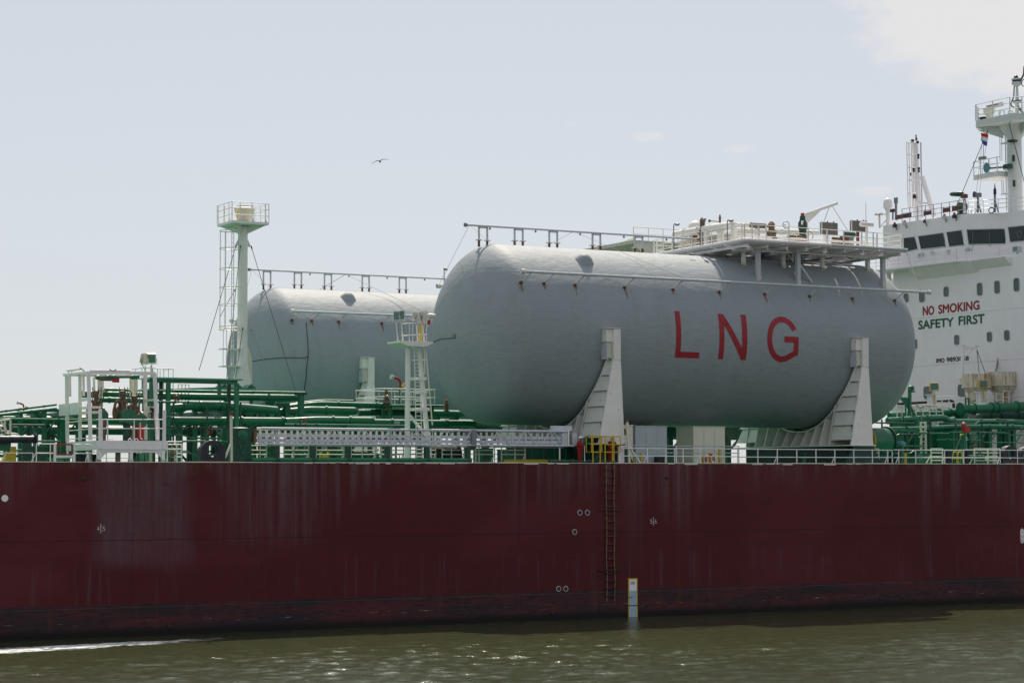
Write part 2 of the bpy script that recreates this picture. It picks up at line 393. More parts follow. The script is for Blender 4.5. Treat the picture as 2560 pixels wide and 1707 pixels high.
def text_part(name, txt, origin, u, v, mat, parent, thick=.012, bold=.0, fit=True, label=None):
    """raised lettering: origin = lower left, u = full width vector, v = full height vector"""
    cu = bpy.data.curves.new(name, 'FONT'); cu.body = txt; cu.resolution_u = 3
    ob = bpy.data.objects.new(name, cu); COL.objects.link(ob)
    bpy.context.view_layer.update(); dg = bpy.context.evaluated_depsgraph_get()
    me = bpy.data.meshes.new_from_object(ob.evaluated_get(dg)); bpy.data.objects.remove(ob); bpy.data.curves.remove(cu)
    xs = [q.co.x for q in me.vertices]; ys = [q.co.y for q in me.vertices]
    x0, x1, y0, y1 = min(xs), max(xs), min(ys), max(ys); u, v, origin = V(u), V(v), V(origin); nrm = u.cross(v).normalized()
    o0 = Vector(parent['_o']); bm = bmesh.new(); bm.from_mesh(me)
    r = bmesh.ops.extrude_face_region(bm, geom=bm.faces[:])
    ex = [q for q in r['geom'] if isinstance(q, bmesh.types.BMVert)]; exs = set(ex)
    for q in bm.verts:
        pp = origin + u*((q.co.x-x0)/(x1-x0)) + v*((q.co.y-y0)/(y1-y0)) + nrm*(thick if q in exs else -thick)
        q.co = pp - o0
    if bold:                      # heavier strokes: shifted copies, each 3 mm prouder than the one before
        src = bm.copy(); un, vn_ = u.normalized(), v.normalized(); me2 = bpy.data.meshes.new('tmp')
        for i, (dx, dy) in enumerate(((bold, 0), (-bold, 0), (0, bold), (0, -bold))):
            b2 = src.copy(); sh = un*dx+vn_*dy+nrm*(.003*(i+1))
            for q in b2.verts: q.co += sh
            b2.to_mesh(me2); b2.free(); bm.from_mesh(me2)
        src.free(); bpy.data.meshes.remove(me2)
    bmesh.ops.recalc_face_normals(bm, faces=bm.faces); bm.to_mesh(me); bm.free()
    me.materials.clear(); me.materials.append(MAT[mat]); o = bpy.data.objects.new(name, me); COL.objects.link(o); o.parent = parent; o['_o'] = tuple(o0)
    if label: o['label'] = label
    return o

def railing(label, a, b, h, posts, mat='white_paint', bars=(1.0, .55), r=.028, pr=.03, name='guard_rail', group=None, brace=(), cat='railing', y_in=(0, .35, 0)):
    """straight guard rail from foot a to foot b; posts = list of fractions"""
    a, b = V(a), V(b); t = thing(name, label, cat, a, group)
    for k in posts:
        q = a.lerp(b, k); po_ = MB().tube(q, q+V((0, 0, h)), pr, 8).build('post', mat, t)
        if k in brace: MB().bar(q+V((0, 0, h*.55)), q+V((-.28, .1, 0)), .05, .03).build('brace', mat, po_)
    for k in bars: MB().tube(a+V((0, 0, h*k)), b+V((0, 0, h*k)), r, 8).build('rail_bar', mat, t)
    return t
def even(n): return [i/(n-1) for i in range(n)]

def pipe(label, pts, r, mat='green_paint', flanges=(), bend=None, n=18, group='green cargo pipes', name='cargo_pipe', cap=None):
    pts = [V(p) for p in pts]; t = thing(name, label, 'pipe', pts[0], group)
    run = MB().path(pts, r, n, r*1.6 if bend is None else bend).build('pipe_run', mat, t, 40)
    for (sg, k) in flanges:
        a, b = pts[sg], pts[sg+1]; q = a.lerp(b, k); d = (b-a).normalized()
        MB().tube(q-d*.06, q+d*.06, r*1.22, n).build('flange', mat, run, 40)
    if cap:
        d = (pts[-1]-pts[-2]).normalized(); MB().tube(pts[-1]-d*.02, pts[-1]+d*.09, r*1.3, n).build('end_plate', mat, run, 40)
    return t

# ------------------------------------------------------------------ water
def make_water():
    xs = np.concatenate([[-6000, -1500, -300, -60, 0], np.arange(14, 140, .24), [160, 220, 400, 1500, 6000]])
    ys = np.concatenate([[-3000, -600, -220, -110, -80], np.arange(-66, 2.0, .2), [20, 60, 200, 1500, 9000]])
    Xg, Yg = np.meshgrid(xs, ys)
    rng = np.random.default_rng(5); z = np.zeros_like(Xg)
    for lam, amp, n in ((6.5, .014, 8), (3.0, .024, 12), (1.6, .031, 18), (.9, .030, 24)):
        for _ in range(n):
            l = lam*rng.uniform(.7, 1.35); a = rng.normal(math.radians(80), math.radians(36)); k = 2*math.pi/l
            ph = rng.uniform(0, 6.28); q = k*(Xg*math.cos(a)+Yg*math.sin(a))+ph
            z += amp/math.sqrt(n)*1.4*(np.sin(q)+.25*np.sin(2*q+.6) if lam > 4 else 1.1*(1-np.abs(np.sin(q/2)))**1.3-.4+.5*np.sin(q))
    calm = .55+.45*np.clip((-Yg-2)/16, 0, 1)
    gust = .75+.35*np.sin(Xg*.09+Yg*.05+1.0)*np.sin(Xg*.031-Yg*.12)
    win = np.clip((Xg-14)/6, 0, 1)*np.clip((139-Xg)/6, 0, 1)*np.clip((Yg+66)/5, 0, 1)
    win = np.where((Xg < 14) | (Xg > 139.9) | (Yg < -66) | (Yg > 2), 0, win)
    z = z*win*calm*gust
    ny, nx = Xg.shape
    vs = np.stack([Xg.ravel(), Yg.ravel(), z.ravel()], 1)
    i = np.arange(ny-1)[:, None]*nx + np.arange(nx-1)[None, :]; i = i.ravel()
    fs = np.stack([i, i+1, i+1+nx, i+nx], 1)
    me = bpy.data.meshes.new('water'); me.from_pydata(vs.tolist(), [], fs.tolist()); me.update()
    me.polygons.foreach_set('use_smooth', [True]*len(me.polygons)); me.materials.append(MAT['water'])
    o = bpy.data.objects.new('water', me); COL.objects.link(o); o['kind'] = 'structure'; o['label'] = 'olive green rippled harbour water beside the hull'
make_water()

# ------------------------------------------------------------------ the ship
HX = 135.3                                    # front of the deckhouse
ship = thing('tanker_ship', 'long tanker with dark red rust streaked hull and white deckhouse aft', 'ship', (75, 0, 0))
m = MB()
plan = [(-62, 27), (-45, 10), (-30, 3), (-14, 0), (186, 0), (194, 5), (194, 49.5), (186, 54.5), (-14, 54.5), (-30, 51.5), (-45, 44)]
m.prism([(x, y, -5) for x, y in plan], (0, 0, DECK+5))
hull = m.build('hull', 'hull_red', ship, 30)
MB().prism([(x, y, DECK+.003) for x, y in [(-50, 24), (-30, 6), (-14, .25), (186, .25), (191, 6), (191, 48), (186, 54.2), (-14, 54.2), (-30, 49)]], (0, 0, .02)).build('deck', 'deck_green', ship)
MB().box(117, 134.9, 1.2, 53.5, DECK+.0235, DECK+.028).build('bounce_sheet', 'bounce_sheet_grey', ship)  # unseen grey sheet added to cut the deck's green bounce on the bridge wing
m = MB(); xx = 20.0
for i in range(60):
    ln = random.uniform(1.2, 3.4); m.box(xx, xx+ln-.02, -.012, .10, DECK-.0, DECK+random.uniform(.035, .07)); xx += ln
m.build('deck_edge', 'cream_paint', ship)
# pale paint drips under the deck edge
for a, c in ((760, 1180), (1310, 1420), (1670, 1760), (1880, 1960), (2060, 2140)):
    x0, x1 = P(a, 1158, 0).x, P(c, 1158, 0).x
    while x0 < x1:
        w_ = random.uniform(.25, 1.1); MB().box(x0, x0+w_, -.012, .0, DECK-random.uniform(.025, .09), DECK-.002).build('paint_flake', 'white_rusty', hull); x0 += w_+random.uniform(.1, 1.0)
# draught board
def hp(px, py): return P(px, py, 0)
q = [hp(1570, 1445), hp(1593, 1445), hp(1595, 1552)]
bx0, bx1, bz1 = q[0].x, q[1].x, q[0].z
bd = MB().box(bx0, bx1, -.03, .0, -.8, bz1).build('draught_board', 'yellow_paint', hull)
MB().box(bx0+.08, bx1-.08, -.042, -.03, 1.76, bz1-.09).build('board_panel', 'white_clean', hull); MB().box(bx0+.08, bx1-.08, -.042, -.03, -.8, 1.755).build('board_panel', 'pale_blue', hull)
for q_ in ((bx0-.05, bx1+.05, .74, .80), (bx0, bx0+.35, 1.32, 1.36)): MB().box(q_[0], q_[1], -.052, -.044, q_[2], q_[3]).build('scuff_mark', 'letter_black', hull)
text_part('draught_figure', '104', (bx0+.17, -.048, bz1-.42), (.34, 0, 0), (0, 0, .22), 'letter_black', hull, .004)
# pipe outlets with white rings
for (x, y, r, ring) in ((1449, 1281, 5, 1), (1468, 1281, 5, 1), (1436, 1329, 5, 1), (1396, 1471, 5, 1), (1414, 1471, 5, 1), (1381, 1532, 5, 0), (210, 1196, 5, 0), (1667, 1194, 5, 0), (423, 1565, 6, 0)):
    c = hp(x, y)
    o = MB().lathe([(.13, 0), (.13, .05), (.10, .06)], (c.x, -.0, c.z), (0, -1, 0), 14).build('scupper', 'black_rubber', hull)
    if ring: MB().torus((c.x, -.03, c.z), .165, .032, (0, 1, 0), 18, 6).build('scupper_ring', 'letter_white', hull)
c = hp(12, 1245); MB().lathe([(.2, 0), (.2, .012)], (c.x, 0, c.z), (0, -1, 0), 24).build('round_mark', 'white_clean', hull)
# tank boundary marks
for txtL, txtR, x0, xm, x1, y0, y1 in (('4', '5', 242, 252, 263, 1327, 1315), ('5', '6', 1625, 1633.5, 1642, 1308, 1297.5)):
    A, Bm, Cc = hp(x0, y0), hp(xm, y0), hp(x1, y0); hgt = hp(x0, y1).z-A.z
    text_part('hull_number', txtL, (A.x, -.006, A.z), (Bm.x-A.x-.09, 0, 0), (0, 0, hgt), 'letter_white', hull, .005, .0)
    text_part('hull_number', txtR, (Bm.x+.09, -.006, A.z), (Cc.x-Bm.x-.09, 0, 0), (0, 0, hgt), 'letter_white', hull, .005, .0)
    MB().box(Bm.x-.025, Bm.x+.025, -.012, 0, A.z-.14, A.z+hgt+.14).build('boundary_line', 'letter_white', hull)
# tug push mark at the right edge
A = hp(2551, 1337); zt, zl = hp(2551, 1320).z, hp(2551, 1358).z
tg = MB().prism([(A.x, 0, zl+.15), (A.x+.17, 0, zl), (A.x+.36, 0, zl+.15), (A.x+.36, 0, zt-.15), (A.x+.17, 0, zt), (A.x, 0, zt-.15)], (0, -.012, 0)).build('tug_mark', 'white_clean', hull)
for i, ch in enumerate('TUG'):
    text_part('hull_letter', ch, (A.x+.09, -.016, zt-.42-i*.30), (.17, 0, 0), (0, 0, .2), 'letter_black', hull, .004)

# ---- deckhouse
house = MB().box(HX, 152, 14.5, 39.6, DECK+.02, 29.4).build('deckhouse', 'white_clean', ship)
for yy in (796.5, 916.5, 1006):                 # plate seams across the front
    z = PX(2287, yy, HX).z; MB().box(HX-.012, HX, 14.6, 39.5, z-.018, z+.018).build('plate_seam', 'grey_white', house)
def hface(px, py): return PX(px, py, HX-.0)
def house_text(txt, bl, br, tp, mat, bold):
    a, c, t_ = hface(*ZE(*bl)), hface(*ZE(*br)), hface(*ZE(*tp))
    text_part('warning_text', txt, a+V((-.012, 0, 0)), c-a, (0, 0, t_.z-c.z), mat, house, .01, bold)
def word(txt, mat, x0, x1, y0, y1, hgt):
    house_text(txt, (x0, y0), (x1, y1), (x1, y1-hgt), mat, .018 if mat == 'letter_black' else .034)
word('NO', 'letter_red', 627, 710, 689, 682, 66); word('SMOKING', 'letter_red', 744, 1051, 676, 643, 66)
word('SAFETY', 'letter_green', 593, 856, 794, 769, 64); word('FIRST', 'letter_green', 897, 1089, 763, 745, 67)
word('IMO', 'letter_black', 729, 788, 1046, 1041, 31); word('9893058', 'letter_black', 806, 971, 1039, 1027, 33)
def cabin_window(x0, x1, y0, y1, shutter=False):
    a, c = hface(*ZE(x0, y0)), hface(*ZE(x1, y1)); ya, yb = max(a.y, c.y), min(a.y, c.y)
    a2 = hface(*ZE(x0, y1)); zt, zl = a.z, a2.z; r = min(.22, (ya-yb)*.3); pts = []
    for cy_, cz_, a0 in ((ya-r, zt-r, 0), (yb+r, zt-r, 90), (yb+r, zl+r, 180), (ya-r, zl+r, 270)):
        for k in range(4):
            an = math.radians(a0+k*30); pts.append((HX, cy_+r*math.cos(an), cz_+r*math.sin(an)))
    o = MB().prism(pts, (-.05, 0, 0)).build('cabin_window', 'cabin_glass', house, 20)
    fr = MB(); n = len(pts)
    fr.ring_sweep([(HX-.05, p[1], p[2]) for p in pts], [.045]*n, 6, closed=True); fr.build('window_frame', 'grey_metal', house)
for wv in ((483, 515, 528, 590), (601, 637, 510, 588), (785, 818, 478, 545), (1037, 1073, 448, 538), (1168, 1204, 433, 522), (1313, 1351, 413, 506),
           (565, 580, 873, 935), (866, 898, 840, 908), (1112, 1145, 817, 885), (1242, 1277, 804, 875), (635, 695, 1228, 1316), (893, 940, 1212, 1298)):
    cabin_window(*wv)
# ---- wheelhouse
zs = PX(*ZE(900, 280), 133.7).z                    # bridge deck underside
facA = [(134.3, 39.8), (135.0, 28.9), (137.7, 26.45), (138.4, 14.5)]
zwt = PX(*ZE(940, 42), 135.0).z; zpar = PX(*ZD(1045, 1280), 135).z
wh = MB().prism([(x, y, zs+.14) for x, y in facA]+[(149, 14.5, zs+.14), (149, 39.8, zs+.14)], (0, 0, zpar-zs-.14)).build('wheelhouse', 'white_clean', ship)
slab = [(133.0, 41.2), (133.7, 28.6), (136.4, 25.9), (137.1, 13.5), (150, 13.5), (150, 41.2)]
MB().prism([(x, y, zs) for x, y in slab], (0, 0, .13)).build('bridge_deck', 'white_clean', ship)
# bracket box under the bridge wing
a, c, d = PX(*ZE(510, 395), 134.2), PX(*ZE(970, 320), 134.2), PX(*ZE(510, 432), HX)
MB().prism([(HX-.003, a.y, d.z), (134.1, a.y, zs-.003), (HX-.003, a.y, zs-.003)], (0, c.y-a.y, 0)).build('wing_bracket', 'white_clean', ship)
MB().prism([(HX-.003, c.y, d.z+.25), (134.4, c.y, zs-.003), (HX-.003, c.y, zs-.003)], (0, -4.5, 0)).build('wing_bracket', 'white_clean', ship)
def PF(px, py, a, c):
    n = np.array([c[1]-a[1], -(c[0]-a[0]), 0.]); d = ray(px, py); t_ = (np.dot(np.array([a[0], a[1], 0])-CAM, n))/np.dot(d, n); return Vector(CAM+t_*d)
def bridge_window(quad, fa, fb):
    ps = [PF(*ZE(*q_), fa, fb) for q_ in quad]; out = Vector((fb[1]-fa[1], -(fb[0]-fa[0]), 0)).normalized()
    if out.x > 0: out = -out
    MB().prism(ps, out*.03).build('bridge_window', 'window_glass', wh)
    fr = MB(); k = len(ps)
    fr.ring_sweep([p+out*.03 for p in ps], [.05]*k, 6, closed=True); fr.build('window_frame', 'grey_white', wh)
    return ps
bridge_window([(467, 108), (563, 96), (586, 190), (480, 216)], facA[0], facA[1])
bridge_window([(592, 92), (780, 66), (797, 172), (612, 192)], facA[0], facA[1])
bridge_window([(806, 62), (918, 46), (934, 160), (826, 172)], facA[0], facA[1])
bridge_window([(956, 42), (1238, 36), (1252, 150), (970, 156)], facA[1], facA[2])
bridge_window([(1270, 24), (1420, 8), (1440, 124), (1285, 138)], facA[2], facA[3])
a = PF(*ZE(1357, 78), facA[2], facA[3]); MB().torus(a+V((-.06, 0, 0)), .3, .03, (1, 0, 0), 20, 6).build('clear_view_screen', 'grey_metal', wh)
for xm in (1000, 1125):
    a, c = PF(*ZE(xm, 48), facA[1], facA[2]), PF(*ZE(xm+4, 178), facA[1], facA[2]); MB().tube(a+V((-.08, -.08, 0)), c+V((-.08, -.08, 0)), .02, 6).build('wiper', 'grey_metal', wh)
for xm, ym in ((600, 238), (625, 232), (700, 215), (820, 210), (960, 190), (990, 190)):
    c = PF(*ZE(xm, ym), facA[0], facA[1]) if xm < 940 else PF(*ZE(xm, ym), facA[1], facA[2]); MB().cbox(c+V((-.1, 0, 0)), .16, .3, .35).build('junction_box', 'grey_white', wh)
# wing end and after part seen past the tank platform
m = MB(); m.box(136.5, 149, 39.83, 52.5, zs-1.6, zs-.4).build('bridge_wing', 'white_clean', ship)
m = MB(); m.box(141, 148, 40.5, 47, zs-.39, zs+1.5).build('wing_shelter', 'white_clean', ship)
for yy in (41.3, 43.0, 44.7): MB().box(140.95, 141.0, yy, yy+1.1, zs+.25, zs+1.15).build('wing_window', 'cabin_glass', ship)
# guard rail of the bridge walkway
seg = [Vector((x, y, zs+.13)) for x, y in ((133.08, 41.1), (133.78, 28.63), (136.48, 25.93), (137.18, 13.6))]
for i, n_ in enumerate((9, 4, 8)):
    railing(('white guard rail along the walkway under the left bridge windows', 'short white guard rail across the angled middle bridge window', 'white guard rail under the rightmost bridge windows')[i],
            seg[i], seg[i+1], 1.1, even(n_), 'white_clean', (1.0, .66, .33), .03, .03, group='bridge walkway rails')

# ------------------------------------------------------------------ gas tanks
def tank_point(X, ang, off=0.0, yc=TY):      # ang: degrees above horizontal on the quay side
    a = math.radians(ang); return Vector((X, yc-(TR+off)*math.cos(a), TZ+(TR+off)*math.sin(a)))
def tank_shell(t, yc):
    n = 96; prof = []
    for k in range(25):
        a = math.pi/2*k/24; prof.append((TR*math.sin(a)**(2/1.88), TX0+TCAP*(1-math.cos(a)**(2/1.88))))
    for k in range(1, 40): prof.append((TR, TX0+TCAP+(TX1-TX0-2*TCAP)*k/40))
    for k in range(25):
        a = math.pi/2*(1-k/24); prof.append((TR*math.sin(a)**(2/1.88), TX1-TCAP*(1-math.cos(a)**(2/1.88))))
    m = MB(); m.lathe([(r, x) for r, x in prof], (0, yc, TZ), (1, 0, 0), n)
    m.build('tank_shell', 'tank_foam', t, 60)
def tank_bump(t, yc, px, py):
    c = PT(px, py, TR, yc); nrm = Vector((0, c.y-yc, c.z-TZ)).normalized(); u = Vector((1, 0, 0)); w_ = nrm.cross(u)
    vs = []; fs = []; nr, ns = 6, 20
    for i in range(nr+1):
        q_ = i/nr; rr = 1.0*(1-q_)**.8 if i < nr else 0.001; hh = .55*math.sin(q_*math.pi/2)**1.2
        for j in range(ns):
            a = 2*math.pi*j/ns; px_, py_ = rr*.75*math.cos(a), rr*.8*math.sin(a)
            base = c+u*px_+w_*py_; rad = Vector((0, base.y-yc, base.z-TZ)); base = Vector((base.x, yc, TZ))+rad.normalized()*(TR-.06); vs.append(base+nrm*hh)
    for i in range(nr):
        for j in range(ns): fs.append((i*ns+j, i*ns+(j+1) % ns, (i+1)*ns+(j+1) % ns, (i+1)*ns+j))
    MB().add(vs, fs).build('shell_boss', 'tank_foam', t, 80)
def spray_main(t, yc, x_posts, zpipe, xl, xr, foot_z):
    """top water-spray main on paired posts"""
    MB().tube((xl, yc, zpipe), (xr, yc, zpipe), .075, 10).build('spray_pipe', 'grey_white', t)
    MB().tube((xl-.12, yc, zpipe), (xl+.05, yc, zpipe), .15, 10).build('pipe_flange', 'grey_metal', t)
    for x, fz in x_posts:
        for dx in (-.33, .33):
            g = MB().bar((x+dx, yc, fz), (x+dx, yc, zpipe-.06), .12, .10, (1, 0, 0)).build('pipe_post', 'grey_white', t)
            MB().bar((x+dx, yc, fz-.1), (x+dx, yc, fz+.34), .14, .12, (1, 0, 0)).build('rusty_foot', 'rust_metal', g)
            MB().box(x+dx-.2, x+dx+.2, yc-.14, yc+.14, fz+.34, fz+.40).build('foot_plate', 'white_rusty', g)
        MB().bar((x-.33, yc, zpipe-.12), (x+.33, yc, zpipe-.12), .12, .1).build('post_cap', 'grey_white', t)
    k = xl+1.9
    while k < xr-1:
        MB().lathe([(.02, 0), (.09, .05), (.03, .2)], (k, yc, zpipe-.25), (0, 0, 1), 8).build('spray_nozzle', 'grey_metal', t); k += 3.7
def spray_side(t, yc, xl, xr, feet, ang=32.0, s=1, off=.95):
    def tp(X, a, o): 
        a = math.radians(a); return Vector((X, yc-s*(TR+o)*math.cos(a), TZ+(TR+o)*math.sin(a)))
    MB().tube(tp(xl, ang, off), tp(xr, ang, off), .095, 10).build('spray_pipe', 'grey_white', t)
    for xe in (xl, xr): MB().tube(tp(xe, ang, off)-V((.14, 0, 0)), tp(xe, ang, off)+V((.14, 0, 0)), .17, 10).build('pipe_flange', 'white_rusty', t)
    for x in feet:
        MB().bar(tp(x, ang-2.0, -.08), tp(x+.45, ang, off-.05), .09, .07).build('pipe_bracket', 'white_rusty', t)
        MB().lathe([(.14, 0), (.12, .14), (.07, .2)], tp(x, ang-2, -.05), tp(x, ang-2, 1)-tp(x, ang-2, 0), 8).build('rusty_foot', 'rust_metal', t)
def wire(t, pts, r=.011, name='stay_wire', mat='grey_metal'):
    MB().path(pts, r, 6).build(name, mat, t)

tank = thing('gas_tank', 'nearer huge pale insulated cylinder lettered LNG in red, on white saddles', 'gas tank', (89, TY, TZ-TR), 'gas tanks on deck')
tank_shell(tank, TY); tank_bump(tank, TY, 1461, 652)
zp = P(*ZB(450, 153), TY).z
posts = [(P(*ZB(562, 340), TY).x, 25.62), (P(*ZB(879, 330), TY).x, 25.72), (P(*ZB(1187, 350), TY).x, 25.72), (P(*ZB(1572, 375), TY).x, 25.72), (P(*ZB(1948, 390), TY).x, 25.72)]
spray_main(tank, TY, posts, zp, P(*ZB(410, 152), TY).x, 90.5, 25.7)
feet = [PT(*ZB(*q_)).x for q_ in ((905, 685), (1100, 670), (1378, 690), (1820, 710), (2250, 728))]+[PT(*ZC(*q_)).x for q_ in ((575, 810), (950, 835), (1315, 850), (1662, 865), (2010, 885))]
xl = feet[0]-.25; zside = None
spray_side(tank, TY, xl, P(*ZE(672, 516), 1.8).x, feet)
spray_side(tank, TY, xl, P(*ZE(672, 516), 1.8).x, feet, s=-1)
for i in range(1):   # wires from pipe ends over the tank
    pass
a = Vector((P(*ZB(440, 160), TY).x, TY, zp))
wire(tank, [a, tank_point(xl, 32, .95)]); wire(tank, [a, Vector((xl, TY+(TR+.95)*math.cos(math.radians(32)), TZ+(TR+.95)*math.sin(math.radians(32))))])
mx_ = P(*ZB(1370, 205), TY).x; a = Vector((mx_, TY, zp)); wire(tank, [a, tank_point(mx_+5.6, 32, .95)]); wire(tank, [a, Vector((mx_-3, TY+5.6, TZ+5.1))])
def rust_run(t, x, yc, L):
    vs = []; fs = []; k = 8
    for i in range(k+1):
        u_ = i/k; w_ = (.09+.05*math.sin(u_*5+x))*(1-u_*.8)
        for o_ in (.012, -.03):
            for s_ in (-1, 1): vs.append(tank_point(x+s_*w_+.03*math.sin(3*u_+x), 29.5-L*u_, o_, yc))
    for i in range(k):
        a_ = i*4; fs += [(a_, a_+1, a_+5, a_+4), (a_+2, a_+6, a_+7, a_+3), (a_, a_+4, a_+6, a_+2), (a_+1, a_+3, a_+7, a_+5)]
    fs += [(0, 2, 3, 1), (4*k, 4*k+1, 4*k+3, 4*k+2)]
    MB().add(vs, fs).build('rust_streak', 'rust_wash', t, 60)
for i_, x_ in enumerate(feet): rust_run(tank, x_, TY, (5, 4, 7, 8, 3, 5, 6, 3, 5, 4)[i_])
# cable round the front dome
def dome_pt(z, k):     # k: distance along the transverse direction on the front dome, x solved on the surface
    r = math.hypot(z-TZ, k); r = min(r, TR*.999); q_ = (r/TR)**1.88; x = TX0+TCAP*(1-(1-q_)**(1/1.88)); return Vector((x-.02, TY+k, z))
zc_ = P(1110, 835, 4.5).z
wire(tank, [dome_pt(zc_-.04-.03*k*.5+.03*math.sin(k*2), k) for k in np.linspace(6.0, -1.0, 30)], .022, 'dome_cable', 'cable_black')
e = dome_pt(zc_+.02, -1.15); MB().torus(e+V((-.05, 0, .02)), .10, .018, (.8, .6, 0), 16, 6, 1, 1.4).build('cable_loop', 'cable_black', tank)
# LNG lettering, laid on the curved shell
def stroke_letter(strokes, x0, x1, z0, z1, w_, lift=.0):
    A0, A1 = math.degrees(math.asin((z0-TZ)/TR)), math.degrees(math.asin((z1-TZ)/TR))
    bm = MB()
    for poly in strokes:
        pts = [Vector((x0+u_*(x1-x0), math.radians(A0+(A1-A0)*v_)*TR)) for u_, v_ in poly]
        fine = [pts[0]]
        for a_, b_ in zip(pts, pts[1:]):
            k = max(1, int((b_-a_).length/.12))
            fine += [a_.lerp(b_, (i+1)/k) for i in range(k)]
        L_, R_ = [], []
        for i, p_ in enumerate(fine):
            d0 = (fine[i]-fine[i-1]).normalized() if i else (fine[1]-fine[0]).normalized(); d1 = (fine[i+1]-fine[i]).normalized() if i < len(fine)-1 else d0
            n0 = Vector((-d0.y, d0.x)); n1 = Vector((-d1.y, d1.x)); nn_ = (n0+n1).normalized(); sc_ = w_/2/max(.5, nn_.dot(n0)); L_.append(p_+nn_*sc_); R_.append(p_-nn_*sc_)
        n = len(fine); vs = []
        for off in (.015+.004*(poly is not strokes[0]) * (1+strokes.index(poly)), -.05):
            for arr in (L_, R_):
                vs += [tank_point(p_.x, math.degrees(p_.y/TR), off) for p_ in arr]
        fs = []
        for i in range(n-1):
            fs += [(i, i+1, n+i+1, n+i), (2*n+i, 3*n+i, 3*n+i+1, 2*n+i+1), (i, 2*n+i, 2*n+i+1, i+1), (n+i, n+i+1, 3*n+i+1, 3*n+i)]
        fs += [(0, n, 3*n, 2*n), (n-1, 2*n-1+0, 4*n-1, 3*n-1)]
        bm.add(vs, fs)
    bm.build('tank_letter', 'letter_red', tank, 30)
def lx(x, y): return PT(*ZC(x, y))
LW = .42
a, c = lx(246, 1350), lx(246, 975); x1_ = lx(417, 1335).x
zb_, zt_ = lx(246, 1352).z, lx(246, 973).z; xa = lx(250, 1200).x
def norm(strokes): return strokes
wL = x1_-xa
hz = math.radians(29.6)*TR
stroke_letter([[(0, 1), (0, 0)], [(.5*LW/wL, .5*LW/hz), (1, .5*LW/hz)]], xa, x1_, zb_, zt_, LW)
xa, x1_ = lx(604, 1200).x, lx(790, 1200).x; zb_, zt_ = lx(600, 1364).z, lx(600, 995).z
stroke_letter([[(0, 0), (0, 1)], [(.02, .96), (.98, .04)], [(1, 0), (1, 1)]], xa, x1_, zb_, zt_, LW)
xa, x1_ = lx(993, 1190).x, lx(1210, 1220).x; zb_, zt_ = lx(1105, 1366).z, lx(1090, 1040).z
def el(a0, a1, n=22): return [(.5+.5*math.cos(math.radians(a0+(a1-a0)*i/n)), .5+.5*math.sin(math.radians(a0+(a1-a0)*i/n))) for i in range(n+1)]
stroke_letter([el(28, 290)+[(1.0-.0, .17)], [(1.0, .10), (1.0, .5+.07)], [(1.0-.06, .5), (.56, .5)]], xa, x1_, zb_, zt_, LW)

ftank = thing('gas_tank', 'farther pale insulated cylinder without lettering, behind the white light mast', 'gas tank', (89, FARY, TZ-TR), 'gas tanks on deck')
tank_shell(ftank, FARY); tank_bump(ftank, FARY, *ZA(1118, 800))
FS = FARY-TY
zpf = P(*ZA(480, 583), FARY).z
spray_main(ftank, FARY, posts, zp+.2, posts[0][0]-1.6, 96, 25.7)
[rust_run(ftank, x_, FARY, 3+i_*1.3) for i_, x_ in enumerate(feet[:4])]; spray_side(ftank, FARY, xl, 109, feet); spray_side(ftank, FARY, xl-.4, 109, feet, s=-1)
a = Vector((posts[0][0]-1.4, FARY, zp+.2)); wire(ftank, [a, tank_point(xl, 32, .95, FARY)]); wire(ftank, [a, Vector((xl, FARY+5.7, TZ+3.6))])
a = Vector((mx_, FARY, zp+.2)); wire(ftank, [a, tank_point(mx_+5.4, 32, .95, FARY)], .02); wire(ftank, [a, Vector((mx_-3, FARY+5.6, TZ+5.1))], .02)
def fpt(px, py, o=.02):
    q_ = PT(*ZA(px, py), TR+o, FARY); return q_
wire(ftank, [fpt(x, y) for x, y in ((800, 985), (808, 1080), (816, 1180), (815, 1240), (805, 1320), (800, 1400), (790, 1470), (780, 1540))], .032, 'tank_cable', 'cable_black')
def fdome(px, py):          # point of the far dome on a sight line (bisected)
    d = ray(*ZA(px, py)); lo, hi = 150/F, 230/F
    def ins(t_):
        q_ = CAM+t_*d; r = math.hypot(q_[1]-FARY, q_[2]-TZ)
        if r > TR: return False
        return q_[0] > TX0+TCAP*(1-(1-(r/TR)**1.88)**(1/1.88))
    prev_ = lo
    for k in np.linspace(lo, hi, 5000):
        if ins(k): return Vector(CAM+(k-.07/F)*d)
    return None
pp = [fdome(x, y) for x, y in ((360, 1282), (430, 1270), (500, 1258), (580, 1252), (660, 1248), (730, 1249), (790, 1250), (812, 1240))]
wire(ftank, [q_ for q_ in pp if q_ is not None], .024, 'tank_cable', 'cable_black')

